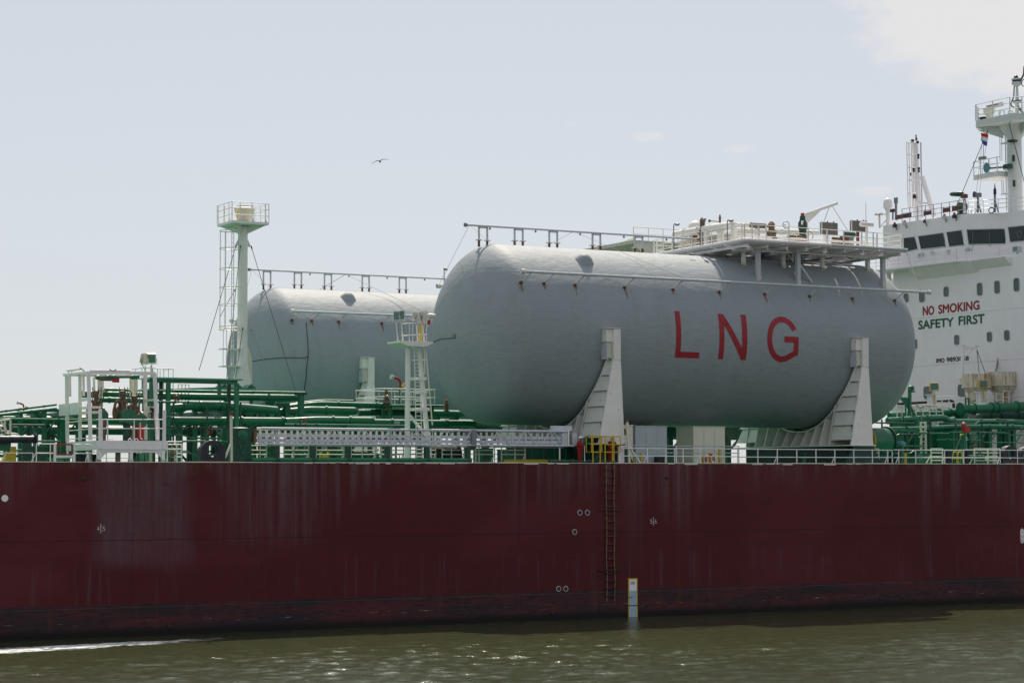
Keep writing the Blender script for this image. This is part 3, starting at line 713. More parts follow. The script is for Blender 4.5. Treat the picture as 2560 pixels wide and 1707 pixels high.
# ------------------------------------------------------------------ tank saddles
def saddle(label, xc, yc, top_box=True, base='green'):
    """white stepped saddle: a cradle web under the shell, stiffener plates, an inclined face plate and a keeper box at each horn"""
    t = thing('tank_saddle', label, 'tank support', (xc, yc, DECK), 'tank saddles')
    hw = 1.0                                   # half width along the ship
    yo = yc-TR-.62                             # outer face line at the horn
    ztop = TZ+.15; zb = 11.75
    n = 20; arc = []
    for k in range(n+1):
        a = math.radians(-4-(172)*k/n); arc.append((yc-(TR+.12)*math.cos(a), TZ+(TR+.12)*math.sin(a)))
    web = [(yo+.25, zb), (yo+.30, TZ-2.3), (arc[0][0], TZ-2.3)]
    arc2 = [q_ for q_ in arc if q_[1] < TZ-2.3]
    prof = [(yo-.35, zb), (yo+.05, TZ-2.1)]+[q_ for q_ in arc2]+[(2*yc-yo-.05, TZ-2.1), (2*yc-yo+.35, zb)]
    MB().prism([(xc+.45, y, z) for y, z in prof], (.12, 0, 0)).build('web_plate', 'saddle_white', t)
    # black strip under the shell, painting in the shade of the gap above the cradle
    ring = MB(); vs = []; fs = []
    pts2 = [(yc-(TR+.10)*math.cos(math.radians(-10-160*k/40)), TZ+(TR+.10)*math.sin(math.radians(-10-160*k/40))) for k in range(41)]
    for k, (y, z) in enumerate(pts2):
        r = Vector((0, y-yc, z-TZ)).normalized()*.10
        vs += [(xc+.22, y, z), (xc+.5, y, z), (xc+.5, y+r.y, z+r.z), (xc+.22, y+r.y, z+r.z)]
    for k in range(40):
        for j in range(4): fs.append((k*4+j, k*4+(j+1) % 4, k*4+4+(j+1) % 4, k*4+4+j))
    ring.add(vs, fs).build('gap_shade_strip', 'black_rubber', t)
    ring = MB(); vs = []; fs = []
    for k in range(41):
        y, z = pts2[k]; r = Vector((0, y-yc, z-TZ)).normalized(); a_, b_ = r*.14, r*.24; w_ = .12+.62*min(1, math.sin(math.pi*k/40)*1.7)
        vs += [(xc-w_, y+a_.y, z+a_.z), (xc+.5, y+a_.y, z+a_.z), (xc+.5, y+b_.y, z+b_.z), (xc-w_, y+b_.y, z+b_.z)]
    for k in range(40):
        for j in range(4): fs.append((k*4+j, k*4+(j+1) % 4, k*4+4+(j+1) % 4, k*4+4+j))
    ring.add(vs, fs).build('cradle_flange', 'saddle_white', t)
    for s in (1, -1):
        def Y(y): return y if s == 1 else 2*yc-y
        # inclined face plate down the horn
        MB().prism([(xc-.08, Y(yo+.02), TZ-1.95), (xc+.52, Y(yo+.02), TZ-1.95), (xc+.5, Y(yo-.40), zb), (xc-(1.5 if s == 1 else .2), Y(yo-.4), zb)], (0, s*.14, 0)).build('face_plate', 'saddle_white', t)
        # upper keeper column
        MB().box(xc-.05, xc+.52, Y(yo-.02), Y(yo+1.0), TZ-1.95, ztop).build('keeper_post', 'saddle_white', t)
        MB().box(xc-.56, xc-.04, Y(yo+.1), Y(yo+1.0), TZ-.75, ztop-.004).build('keeper_cap', 'saddle_white', t)
        MB().box(xc-.62, xc+.56, Y(yo-.06), Y(yo+1.0), ztop, ztop+.05).build('top_plate', 'white_rusty', t)
        MB().box(xc-.45, xc-.06, Y(yo+.22), Y(yo+.8), TZ-1.85, TZ-.76).build('bearing_block', 'cream_paint', t)
        MB().box(xc-.56, xc-.46, Y(yo+.05), Y(yo+.8), TZ-1.95, TZ-.95).build('stopper_plate', 'grey_white', t)
        # stepped stiffeners on the forward face, up the horn and fanned along the base
        z0 = TZ-2.0
        for k in range(5):
            zz = z0-k*1.07; z2 = zz-1.03; wl = .08+k*.25; w2 = wl+.16
            def inner(z): 
                dz = TZ-z; return min(yo+2.1, yc-math.sqrt(max(.01, (TR+.24)**2-dz*dz)))
            MB().prism([(xc-wl, Y(yo+.14), zz), (xc-wl, Y(inner(zz)+.1), zz), (xc-w2-.12, Y(inner(z2)+.1), z2), (xc-w2-.12, Y(yo+.12-.1*k), z2)], (.06, 0, 0)).build('step_plate', 'saddle_white', t)
            MB().prism([(xc-w2-.2, Y(inner(z2)+.05), z2), (xc-w2-.2, Y(yo+.1-.1*k), z2), (xc+.44, Y(yo+.1-.1*k), z2), (xc+.44, Y(inner(z2)+.05), z2)], (0, 0, .05)).build('shelf_plate', 'white_rusty', t)
    for k in range(10):
        y = yc-4.6+10.4*k/9; dz = math.sqrt(max(0, (TR+.26)**2-(y-yc)**2)); zt = TZ-dz-.0
        MB().prism([(xc-1.45, y, zb+.02), (xc-.78, y, zt-.02), (xc+.44, y, zt-.02), (xc+.44, y, zb+.02)], (0, .08, 0)).build('rib_plate', 'saddle_white', t)
    MB().box(xc-1.55, xc+.75, yo-.45, 2*yc-yo+.45, zb-.08, zb).build('sole_plate', 'saddle_white', t)
    # green foundation girder on the deck
    MB().box(xc-1.1, xc+1.0, yo+.6, 2*yc-yo-.6, DECK+.03, zb-.123).build('foundation', 'deep_green', t)
    MB().prism([(xc-1.15, yo-.25, zb-.123), (xc+.7, yo-.25, zb-.123), (xc+1.3, yo-.3, DECK+.03), (xc-2.0, yo-.3, DECK+.03)], (0, .3, 0)).build('foundation_plate', 'dark_green', t)
    return t
sx1 = P(*ZB(1720, 1100), 1.2).x; sx2 = P(*ZC(1745, 1200), 1.2).x
saddle('stepped white saddle left of the LNG lettering, under the nearer tank', sx1, TY)
saddle('stepped white saddle right of the LNG lettering, under the nearer tank', sx2, TY)
fx1 = P(*ZA(1280, 1250), FARY-TR-.8).x
saddle('white saddle of the farther tank, seen beside the floodlight tower', fx1, FARY)

# ------------------------------------------------------------------ platform on top of the nearer tank
def tank_platform():
    A = P(*ZC(790, 392), 2.0); Bp = P(*ZC(2090, 482), 2.0); x0, x1 = A.x, Bp.x; y0, y1 = 2.0, 14.0; zd = A.z-.22
    t = thing('tank_platform', 'white railed service platform on legs on top of the nearer gas tank', 'platform', (x0, 8, zd), None)
    for ya_, yb__ in ((y0, 4.3), (4.62, 6.1), (6.4, 9.2), (9.5, y1)):
        for xa_, xb__ in ((x0, x0+3.4), (x0+3.44, x0+6.6), (x0+6.75, x0+10.1), (x0+10.25, x0+12.2), (x0+12.33, x1)):
            MB().box(xa_, xb__, ya_, yb__, zd+.04, zd+.13).build('deck_plate', 'white_clean', t)
    for k in range(9):
        x = x0+.3+(x1-x0-.6)*k/8; MB().box(x, x+.1, y0+.1, y1-.1, zd-.22, zd-.003).build('floor_beam', 'white_clean', t)
    for y in (3.6, 8, 12.4): MB().box(x0+.1, x1-.1, y, y+.14, zd-.34, zd-.223).build('floor_beam', 'white_clean', t)
    # spray main round the edge
    MB().path([(x0-.15, y1, zd+.22), (x0-.15, y0-.15, zd+.22), (x0+7.6, y0-.15, zd+.22)], .14, 14, .5).build('edge_pipe', 'white_clean', t)
    MB().tube((x0+7.6, y0-.15, zd+.22), (x1+.2, y0-.15, zd+.22), .11, 10).build('edge_pipe', 'grey_white', t)
    for x, y in ((900, 705), (1225, 735), (1920, 765), (780, 590), (1105, 612), (1425, 632), (1795, 642)):
        f = PT(*ZC(x, y)); w_ = .30 if y > 690 else .26
        MB().box(f.x-w_/2, f.x+w_/2, f.y-w_/2, f.y+w_/2, f.z-.25, zd-.225).build('leg', 'grey_white' if y > 690 else 'white_paint', t)
        MB().box(f.x-.3, f.x+.3, f.y-.25, f.y+.25, zd-.28, zd-.226).build('leg_plate', 'white_rusty', t)
        MB().box(f.x-w_/2-.02, f.x+w_/2+.02, f.y-w_/2-.02, f.y+w_/2+.02, f.z-.3, f.z+.12).build('rusty_foot', 'rust_stain_white', t)
    for x in (x0+1.5, x0+6, x0+10.5):
        MB().box(x-.13, x+.13, 12.4, 12.66, TZ+4.2, zd-.003).build('leg', 'white_paint', t)
    f = PT(*ZC(1225, 735)); g = PT(*ZC(1330, 745))
    MB().bar(f+V((0, 0, 1.5)), g+V((.1, 0, .05)), .13, .13).build('brace', 'grey_white', t)
    MB().bar(P(*ZC(1100, 440), 4), P(*ZC(1185, 570), 4.2), .07, .07).build('brace', 'white_rusty', t); MB().bar(P(*ZC(1183, 440), 4), P(*ZC(1184, 570), 4.2), .07, .07).build('brace', 'white_paint', t)
    # tank dome below the deck
    MB().lathe([(2.0, 0), (2.0, zd-TZ-5.6)], (x0+7.4, 8, TZ+5.55), (0, 0, 1), 30).build('tank_dome', 'tank_foam', t)
    # hanging black lashings
    for a, c in (((340, 510), (385, 508)), ((630, 520), (662, 525)), ((1080, 560), (1500, 540)), ((1590, 520), (1725, 540)), ((1150, 505), (1350, 512))):
        MB().path([P(*ZC(*a), 5.5), P(*ZC((a[0]+c[0])/2, max(a[1], c[1])+4), 5.5), P(*ZC(*c), 5.5)], .045, 6).build('cable', 'cable_black', t)
    # guard rails
    zt = zd+.18
    def run(a, c, posts):
        a, c = V(a), V(c)
        for k in posts:
            q_ = a.lerp(c, k); MB().box(q_.x-.045, q_.x+.045, q_.y-.03, q_.y+.03, zt, zt+1.2).build('rail_post', 'white_paint', t)
        for h in (1.2, .8, .4): MB().tube(a+V((0, 0, h)), c+V((0, 0, h)), .028, 6).build('rail_bar', 'white_paint', t)
    run((x0+.03, y0+.05, zt), (x1-.03, y0+.05, zt), [0, .045, .085, .13, .27, .39, .51, .615, .73, .805, .83, 1])
    run((x0+.03, y0+.35, zt), (x0+.03, y1-.05, zt), even(10)); run((x1-.03, y0+.3, zt), (x1-.03, y1-.05, zt), even(9)); run((x0+.3, y1-.05, zt), (x1-.3, y1-.05, zt), even(11))
    return t, x0, x1, y0, y1, zt
tp_, PX0, PX1, PY0, PY1, PZD = tank_platform()
def on_plat(px, py, Y): q_ = P(px, py, Y); return Vector((q_.x, Y, PZD))
# gooseneck lamps on the platform's forward rail
for i, (b_, tpt, lab) in enumerate((((34, 900), (60, 445), 'hooked white deck lamp nearest the left end of the tank platform'), ((520, 800), (545, 350), 'hooked white deck lamp beside the tall brown relief valve'), ((1018, 760), (1050, 375), 'hooked white deck lamp at the near left corner of the tank platform'))):
    d = ray(*ZH(*b_)); q_ = PX(*ZH(*b_), PX0-.05); top = PX(*ZH(*tpt), PX0-.05)
    t = thing('deck_lamp', lab, 'lamp', q_, 'platform deck lamps')
    MB().path([q_, (q_.x, q_.y, top.z-.1), (q_.x+.02, q_.y-.08, top.z+.05), (q_.x+.05, q_.y-.3, top.z)], .04, 8, .1).build('lamp_post', 'grey_metal', t)
    MB().lathe([(.03, 0), (.16, .03), (.19, .1), (.05, .2)], (q_.x+.05, q_.y-.45, top.z-.13), (0, .25, 1), 10).build('lamp_head', 'grey_metal', t)
def valve(name, label, base, h, mat, r=.16, wheels=0, group=None, cat='valve', arms=0):
    t = thing(name, label, cat, base, group); b_ = V(base)
    MB().lathe([(r*1.5, 0), (r*1.5, .06*h), (r*.9, .08*h), (r*.9, .30*h), (r*1.5, .31*h), (r*1.5, .36*h), (r, .38*h), (r*1.15, .62*h), (r*.7, .66*h), (r*.7, .86*h), (r*.95, .88*h), (r*.4, 1.0*h)], b_, (0, 0, 1), 12).build('valve_body', mat, t)
    for k in range(arms):
        z = b_.z+h*(.52+.28*k); MB().tube((b_.x, b_.y, z), (b_.x-.75, b_.y+.12, z+.02), .035, 8).build('side_branch', mat, t)
        MB().lathe([(.11, 0), (.11, .1)], (b_.x-.8, b_.y+.13, z+.02), (-1, .1, 0), 10).build('branch_cap', mat, t)
    for k in range(wheels):
        c_ = b_+V((-.1+.5*k, -.35, h*.55)); MB().torus(c_, .24, .03, (.3, 1, 0), 16, 6).build('hand_wheel', 'grey_metal', t); MB().tube(c_, c_+V((0, .35, 0)), .025, 6).build('wheel_stem', 'grey_metal', t)
    return t
valve('relief_valve', 'tall rusty brown relief valve standing on the tank platform', on_plat(*ZH(565, 700), 9), P(*ZH(565, 325), 9).z-PZD, 'bronze', .26)
valve('branched_valve', 'slim brown valve stem with two stub arms against the sky', on_plat(*ZH(883, 570), 8), P(*ZH(883, 270), 8).z-PZD, 'bronze', .11, 0, None, 'valve', 2)
valve('brown_valve', 'squat brown valve cluster with hand wheel at the near platform rail', on_plat(*ZH(1830, 720), 4.5), P(*ZH(1830, 400), 4.5).z-PZD, 'bronze', .32, 1)
a = on_plat(*ZH(1560, 640), 5); zz = P(*ZH(1560, 470), 5).z
t = thing('valve_actuator', 'grey horizontal actuator cylinder left of the squat brown valve', 'actuator', (a.x, 5, PZD)); MB().tube((a.x-.55, 5, zz), (a.x+.75, 5, zz), .2, 14).build('cylinder', 'grey_box', t); MB().tube((a.x+.75, 5, zz), (a.x+1.6, 5, zz-.05), .07, 8).build('piston_rod', 'grey_metal', t); MB().box(a.x-.1, a.x+.2, 4.85, 5.15, PZD, zz-.2).build('pedestal', 'white_paint', t)
# white pipework and hoods on the platform
for i, (lab, pts, r) in enumerate((
        ('thick white sloping pipe along the far side of the tank platform', [PX(*ZH(60, 640), PX0+1.2), PX(*ZH(700, 520), PX0+1.2), PX(*ZH(1100, 470), PX0+1.2)], .3),
        ('white overflow pipe with lowered end, beyond the near platform rail', [P(*ZH(1170, 480), 7.2), P(*ZH(1450, 500), 7.2), P(*ZH(1560, 545), 7.2), P(*ZH(2352, 590), 7.2)], .26),
        ('low white manifold pipe lying along the platform floor', [P(*ZH(1180, 560), 6.4), P(*ZH(2352, 600), 6.4), P(*ZI(620, 605), 6.4)], .2),
        ('slim white pipe ending at the grey panel on the tank platform', [P(*ZH(1200, 680), 4.2), P(*ZH(2352, 720), 4.2), P(*ZI(1600, 800), 4.2)], .1))):
    pipe(lab, pts, r, 'white_paint', [(0, .3), (0, .7)], .4, 14, 'white pipes on the tank platform', 'platform_pipe')
a = PX(*ZH(430, 520), PX0+2); t = thing('vent_cowl', 'rounded white vent cowl left of the tall brown relief valve', 'vent', (a.x, a.y, PZD))
MB().lathe([(.5, 0), (.5, a.z-PZD-.3), (.62, a.z-PZD-.1), (.55, a.z-PZD+.25), (.3, a.z-PZD+.5), (.02, a.z-PZD+.6)], (a.x, a.y, PZD), (0, 0, 1), 16).build('cowl', 'white_paint', t)
for i, (x0_, x1_, yt, yb, lab) in enumerate(((610, 665, 560, 800, 'white square stanchion beside the rusty diagonal brace'), (1110, 1165, 440, 700, 'tall white square stanchion near the corner deck lamp'), (860, 930, 580, 780, 'white pedestal under the slim branched valve'))):
    a, c = PX(*ZH(x0_, yb), PX0+.9), PX(*ZH(x1_, yt), PX0+.9)
    t = thing('stanchion', lab, 'post', (a.x, a.y, PZD), 'stanchions on the tank platform'); MB().box(a.x-.15, a.x+.15, c.y, a.y, PZD, c.z).build('stanchion_post', 'white_paint', t); MB().box(a.x-.2, a.x+.2, c.y-.05, a.y+.05, c.z, c.z+.05).build('stanchion_cap', 'white_rusty', t)
a, c = PX(*ZH(345, 790), PX0+.7), PX(*ZH(420, 680), PX0+.7); t = thing('diagonal_brace', 'rusty orange diagonal brace on the far half of the tank platform', 'brace', a); MB().bar(a, c, .16, .1).build('brace_bar', 'rust_stain_white', t); MB().cbox(c, .3, .3, .2).build('brace_plate', 'rust_metal', t)
for i, (y, lab) in enumerate(((11.2, 'rust stained white housing at the far left end of the tank platform'), (7.8, 'rust stained white housing in the middle of the platform\'s left side'))):
    t = thing('housing', lab, 'housing', (PX0+1.6, y, PZD), 'housings on the tank platform'); MB().box(PX0+1.2, PX0+4.2, y-1.3, y+1.1, PZD, PZD+.95).build('housing_box', 'rust_stain_white', t); MB().box(PX0+1.1, PX0+4.3, y-1.4, y+1.2, PZD+.95, PZD+1.05).build('housing_lid', 'white_paint', t)
# davit cranes with plate jibs
def davit(label, yb, pts_boom, web, wires, base):
    t = thing('davit_crane', label, 'davit', base, 'jib davits on the tanks')
    b0, b1 = pts_boom
    MB().bar(b0, b1, .16, .2).build('jib', 'white_paint', t); MB().prism(web, (0, .06, 0)).build('jib_web', 'white_paint', t)
    MB().bar(base, b0, .3, .3).build('davit_post', 'white_paint', t)
    for a_, c_ in wires: MB().tube(a_, c_, .022, 6).build('stay_wire', 'grey_metal', t)
yb = 8.5; A, Bp = P(*ZI(385, 270), yb), P(*ZI(980, 62), yb)
davit('white plate jib davit rising from the tank platform beside the green valve', yb, (A, Bp), [P(*ZI(385, 275), yb), P(*ZI(665, 185), yb), P(*ZI(662, 215), yb), P(*ZI(415, 445), yb)],
      [(P(*ZI(835, 120), yb), P(*ZI(735, 400), yb)), (P(*ZI(885, 110), yb), P(*ZI(1205, 620), yb))], Vector((A.x+.1, yb, PZD)))
yb = FARY; A, Bp = P(*ZB(1620, 378), yb), P(*ZB(1925, 262), yb)
davit('pale plate jib davit above the farther tank, left of the near platform', yb, (A, Bp), [P(*ZB(1620, 378), yb), P(*ZB(1785, 318), yb), P(*ZB(1785, 330), yb), P(*ZB(1725, 382), yb)],
      [(P(*ZB(1862, 290), yb), P(*ZB(1825, 388), yb)), (P(*ZB(1878, 285), yb), P(*ZB(1898, 392), yb))], A-V((0, 0, 2.2)))
# far platform seen beyond
t = thing('tank_platform', 'rust streaked white platform on the farther tank, behind the near platform', 'platform', (93, FARY, 26))
a, c = P(*ZB(1900, 395), FARY-6), P(*ZB(2316, 395), FARY-6); zt_ = P(*ZB(2130, 300), FARY-6).z
MB().box(a.x, c.x+9, FARY-6, FARY+6, zt_-.3, zt_).build('platform_deck', 'rust_stain_white', t)
for k in range(6): MB().box(a.x+.4+k*2.6, a.x+.9+k*2.6, FARY-5.8, FARY-5.3, TZ+3, zt_-.3).build('leg', 'cream_paint', t)
MB().prism([(a.x, FARY-6.05, zt_-.3), (a.x+3.2, FARY-6.05, zt_-.3), (a.x+3.2, FARY-6.05, zt_-2.4), (a.x+2.2, FARY-6.05, zt_-2.4)], (0, .06, 0)).build('side_plate', 'cream_paint', t)
for k in range(9): MB().tube((a.x+.1+k*1.6, FARY-5.9, zt_), (a.x+.1+k*1.6, FARY-5.9, zt_+1.2), .035, 6).build('rail_post', 'white_paint', t)
for h in (1.2, .6): MB().tube((a.x+.1, FARY-5.9, zt_+h), (a.x+13, FARY-5.9, zt_+h), .03, 6).build('rail_bar', 'white_paint', t)
a = P(*ZB(215, 550), FARY-3); t = thing('deck_lamp', 'small deck lamp on the farther tank, at the near dome\'s edge', 'lamp', a-V((0, 0, 1.6)), 'platform deck lamps')
MB().tube(a-V((0, 0, 3.8)), a, .04, 8).build('lamp_post', 'grey_metal', t); MB().lathe([(.03, 0), (.2, .05), (.2, .14), (.05, .22)], a+V((.1, 0, -.05)), (.3, 0, 1), 10).build('lamp_head', 'grey_metal', t)
# instrument boxes
for (x0_, x1_, yt, yb_, Y, lab) in ((700, 990, 405, 650, 6.5, 'grey brown instrument cabinet on a pole, left of the two'), (1250, 1540, 375, 590, 7.5, 'grey brown instrument cabinet on a pole, right of the two')):
    a, c = P(*ZI(x0_, yt), Y), P(*ZI(x1_, yb_), Y)
    t = thing('instrument_cabinet', lab, 'cabinet', ((a.x+c.x)/2, Y, PZD), 'cabinets on the tank platform')
    MB().box(a.x, c.x, Y, Y+.3, c.z, a.z).build('cabinet_box', 'grey_box', t); MB().box(a.x-.06, a.x-.003, Y-.04, Y+.06, c.z-.03, a.z+.05).build('edge_frame', 'grey_white', t)
    for k in (.45, .85): MB().box(a.x+(c.x-a.x)*k, a.x+(c.x-a.x)*k+.06, Y+.2, Y+.3, a.z, a.z+.14).build('lifting_lug', 'grey_metal', t)
    MB().box((a.x+c.x)/2-.09, (a.x+c.x)/2+.09, Y+.2, Y+.38, PZD, c.z).build('pole', 'rust_metal', t)
# green valve with red cap
a = on_plat(*ZI(345, 720), 5.2); zt_ = P(*ZI(345, 245), 5.2).z
t = thing('green_valve', 'dark green valve with red cap standing on the tank platform', 'valve', a)
MB().lathe([(.2, 0), (.2, .15), (.12, .2), (.12, .9), (.26, .95), (.28, 1.5), (.34, 1.6), (.34, zt_-PZD-.75), (.22, zt_-PZD-.5), (.2, zt_-PZD-.22), (.14, zt_-PZD-.2)], a, (0, 0, 1), 14).build('valve_body', 'dark_green', t)
MB().lathe([(.14, 0), (.14, .2)], (a.x, a.y, zt_-.2), (0, 0, 1), 12).build('red_cap', 'red_paint', t)
MB().cbox((a.x-.2, a.y-.25, zt_-.75), .2, .06, .3).build('name_plate', 'white_clean', t)
for dx, dz in ((.35, 1.05), (-.9, .9), (-1.75, 1.75)):
    c_ = a+V((dx, -.3, dz)); MB().torus(c_, .33 if dx > 0 else .25, .03, (.25, 1, 0), 18, 6).build('hand_wheel', 'grey_metal', t); MB().tube(c_, c_+V((0, .3, 0)), .03, 6).build('wheel_stem', 'grey_metal', t)
MB().tube(a+V((-1.9, .1, .75)), a+V((.4, .1, .75)), .16, 12).build('branch_pipe', 'green_paint', t)
# heaps of small fittings between the cabinets
for i, (x, y, lab) in enumerate(((960, 720, 'low rusty pipe clamp left of the middle lamp ball'), (1110, 700, 'low brown pipe clamp between the two instrument cabinets'), (150, 680, 'rusty pump block left of the green valve'), (330, 690, 'rusty pump block under the green valve'))):
    a = on_plat(*ZI(x, 780), 4.4); zt_ = P(*ZI(x, y-30), 4.4).z; t = thing('pump_block', lab, 'fitting', a, 'small fittings on the tank platform')
    MB().box(a.x-.3, a.x+.3, a.y-.2, a.y+.25, PZD, zt_-.2).build('block', 'rust_metal', t); MB().tube((a.x-.35, a.y, zt_-.1), (a.x+.35, a.y, zt_-.1), .13, 10).build('barrel', 'bronze', t)
a = on_plat(*ZI(785, 780), 3.2); zt_ = P(*ZI(785, 640), 3.2).z; t = thing('drilled_plate', 'white upright plate with a column of holes at the near platform rail', 'bracket', a)
MB().box(a.x-.25, a.x+.25, 3.2, 3.26, PZD, zt_).build('plate', 'white_clean', t)
for k in range(5): MB().lathe([(.06, 0), (.06, .02)], (a.x+.02, 3.2, PZD+.15+k*(zt_-PZD-.3)/4), (0, -1, 0), 10).build('bolt_hole', 'letter_black', t)
a = on_plat(*ZI(1220, 640), 5.0); t = thing('green_motor', 'small dark green motor beside the right instrument cabinet', 'motor', a); zz = P(*ZI(1220, 640), 5.0).z
MB().tube((a.x-.5, 5, zz), (a.x+.35, 5, zz), .22, 14).build('motor_body', 'dark_green', t); MB().box(a.x-.3, a.x+.2, 4.85, 5.15, PZD, zz-.2).build('motor_foot', 'grey_metal', t)
a = on_plat(*ZI(1520, 700), 2.6); zz = P(*ZI(1520, 450), 2.6).z; t = thing('hose_drum', 'short white cylinder held at the rail at the platform\'s right end', 'cylinder', a); MB().tube((a.x-.55, 2.6, zz), (a.x+.55, 2.6, zz), .19, 14).build('drum', 'white_clean', t); MB().box(a.x-.06, a.x+.06, 2.55, 2.67, PZD, zz-.18).build('drum_post', 'white_paint', t)

# ------------------------------------------------------------------ columns and clutter under the nearer tank
for (x0_, x1_, y, lab, mt) in ((1549, 1582, 2.6, 'narrow grey white locker under the tank, beside the left saddle', 'cream_paint'), (1589, 1667, 5.0, 'wide grey white deck locker under the middle of the tank', 'grey_white'), (1734, 1812, 4.0, 'cream white deck locker under the tank, behind the lifebuoy', 'cream_paint')):
    a, c = P(x0_, 1150, y), P(x1_, 1068, y)
    t = thing('deck_locker', lab, 'locker', ((a.x+c.x)/2, y, DECK), 'lockers under the nearer tank')
    MB().box(a.x, c.x, y, y+2.2, DECK+.03, 13.0).build('locker_body', mt, t)
    MB().box(a.x-.05, c.x+.05, y-.05, y+2.25, 13.0, 13.06).build('locker_lid', 'white_rusty', t)
    for k in (.33, .66): MB().box(a.x+(c.x-a.x)*k, a.x+(c.x-a.x)*k+.04, y-.03, y, DECK+.1, 12.9).build('edge_seam', 'white_rusty', t)
a = P(*ZJ(1985, 385), 2.55); t = solo(MB().box(a.x-.13, a.x+.13, 2.54, 2.57, a.z-.2, a.z+.2).build('notice_plate', 'bronze'), 'small dark notice plate on the narrow locker', 'sign')
# dark green structure deep under the tanks
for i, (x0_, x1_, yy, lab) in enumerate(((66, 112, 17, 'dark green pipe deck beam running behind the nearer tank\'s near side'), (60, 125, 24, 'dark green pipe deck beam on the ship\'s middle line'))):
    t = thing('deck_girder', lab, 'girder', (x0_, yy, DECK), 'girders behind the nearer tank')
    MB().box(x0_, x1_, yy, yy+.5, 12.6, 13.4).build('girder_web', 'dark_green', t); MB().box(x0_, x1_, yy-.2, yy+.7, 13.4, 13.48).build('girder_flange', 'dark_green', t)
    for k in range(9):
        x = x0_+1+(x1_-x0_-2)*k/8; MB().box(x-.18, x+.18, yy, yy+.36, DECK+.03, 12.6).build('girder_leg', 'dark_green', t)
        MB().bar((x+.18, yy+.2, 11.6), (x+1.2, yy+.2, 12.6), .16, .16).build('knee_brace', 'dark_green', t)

# ------------------------------------------------------------------ forward deck: pipes and trestles
def Q(zf, pts, Y): return [P(*zf(*p), Y) for p in pts]
def away(pts, dx=.6, dy=3.0):            # end a pipe with an elbow turning inboard
    return pts + [pts[-1]+V((dx, 0, 0)), pts[-1]+V((dx, dy, 0))]
pipe('upper thick green pipe running right from behind the white loading platform', away(Q(Z2, [(-1080, 492), (0, 518), (860, 525)], 14), .1), .24, 'green_paint', [(0, .2), (0, .62), (1, .3), (1, .72)], .5)
pipe('slim green pipe above the thick upper pipe, ending left of the far saddle', Q(Z2, [(-870, 452), (0, 468), (955, 483)], 13.2), .11, 'green_paint', [(0, .5), (1, .5)])
pipe('pale green thick pipe that bends up behind the black fairlead', Q(Z2, [(-300, 622), (-130, 606), (40, 594), (230, 600), (700, 640)], 12), .27, 'green_paint', [(0, .9), (1, .8), (2, .8)], .9)
pipe('lowest long thick green pipe, passing behind the whole left half', Q(Z2, [(-1900, 728), (0, 735), (930, 742)], 11), .27, 'green_paint', [(0, .3), (0, .62), (0, .85), (1, .4), (1, .8)])
pipe('lowest green expansion loop, bulging forward above the gangway', away(Q(Z2, [(780, 745), (930, 738), (1060, 731), (1550, 737)], 10.4), .1), .28, 'green_paint', [(2, .3), (2, .62)], .8)
pipe('low thick green pipe with a small white notice, left of the floodlight tower', Q(Z2, [(1480, 752), (1860, 757), (2500, 765)], 12), .27, 'green_paint', [(0, .7), (1, .6)])
a = P(*Z2(1790, 752), 11.7)
for k in (0, 1): solo(MB().box(a.x-.22+k*.26, a.x+k*.26, 11.70, 11.72, a.z-.1, a.z+.1).build('notice_plate', 'letter_white'), ('left', 'right')[k]+' one of two small white notices on the low green pipe', 'sign', 'notices on the low green pipe')
pipe('thick green expansion loop with a rounded right end, middle of the three loops', away(Q(Z2, [(640, 665), (830, 655), (980, 638), (1395, 646)], 15), .1), .28, 'green_paint', [(0, .6), (2, .4)], .9)
pipe('upper green expansion loop leading to the bronze valve', Q(Z2, [(800, 612), (930, 597), (1080, 580), (1670, 597)], 17), .2, 'green_paint', [(2, .3), (2, .9)], .9)
pipe('topmost slim green loop in front of the far saddle', away(Q(Z2, [(800, 598), (950, 573), (1130, 555), (1385, 561)], 19), .1), .14, 'green_paint', [], .9)
pipe('green pipe behind the bronze valve, left of the floodlight tower', Q(Z2, [(1440, 660), (1700, 662), (2400, 672)], 18), .24, 'green_paint', [(0, .8)])
pipe('short upright green pipe with elbow under the bronze valve', [P(*Z2(1680, 600), 16.6), P(*Z2(1728, 600), 16.6), P(*Z2(1728, 720), 16.6)], .2, 'green_paint', [(1, .5)], .35)
pipe('green pipe under the nearer tank\'s front dome, upper of the pair', Q(Z3, [(200, 655), (440, 662), (700, 668)], 19), .2, 'green_paint', [(0, .9), (1, .6)])
pipe('green pipe under the nearer tank\'s front dome, lower of the pair', Q(Z3, [(60, 742), (400, 750), (900, 760)], 17), .26, 'green_paint', [(0, .5), (1, .1)])
pipe('thin green pipe along the rail of the monitor platform', Q(Z3, [(-150, 598), (440, 602)], 20), .1, 'green_paint', [(0, .3)])
pipe('slanting slim green pipe at the far left, upper of two', Q(Z1, [(-60, 660), (515, 588)], 9), .07, 'green_paint', [(0, .2), (0, .5), (0, .8)], None, 12)
pipe('slanting slim green pipe at the far left, lower of two', Q(Z1, [(-60, 690), (515, 625)], 8.5), .1, 'green_paint', [(0, .6)], None, 12)
pipe('pale slim green pipe lying on the lowest thick pipe at far left', Q(Z1, [(-60, 705), (700, 712)], 10.6), .09, 'green_paint', [], None, 12)
pipe('green cross pipe inside the loading platform, at chest height', Q(ZF, [(560, 575), (870, 580), (1240, 590)], 6.0), .17, 'green_paint', [(0, .5)])
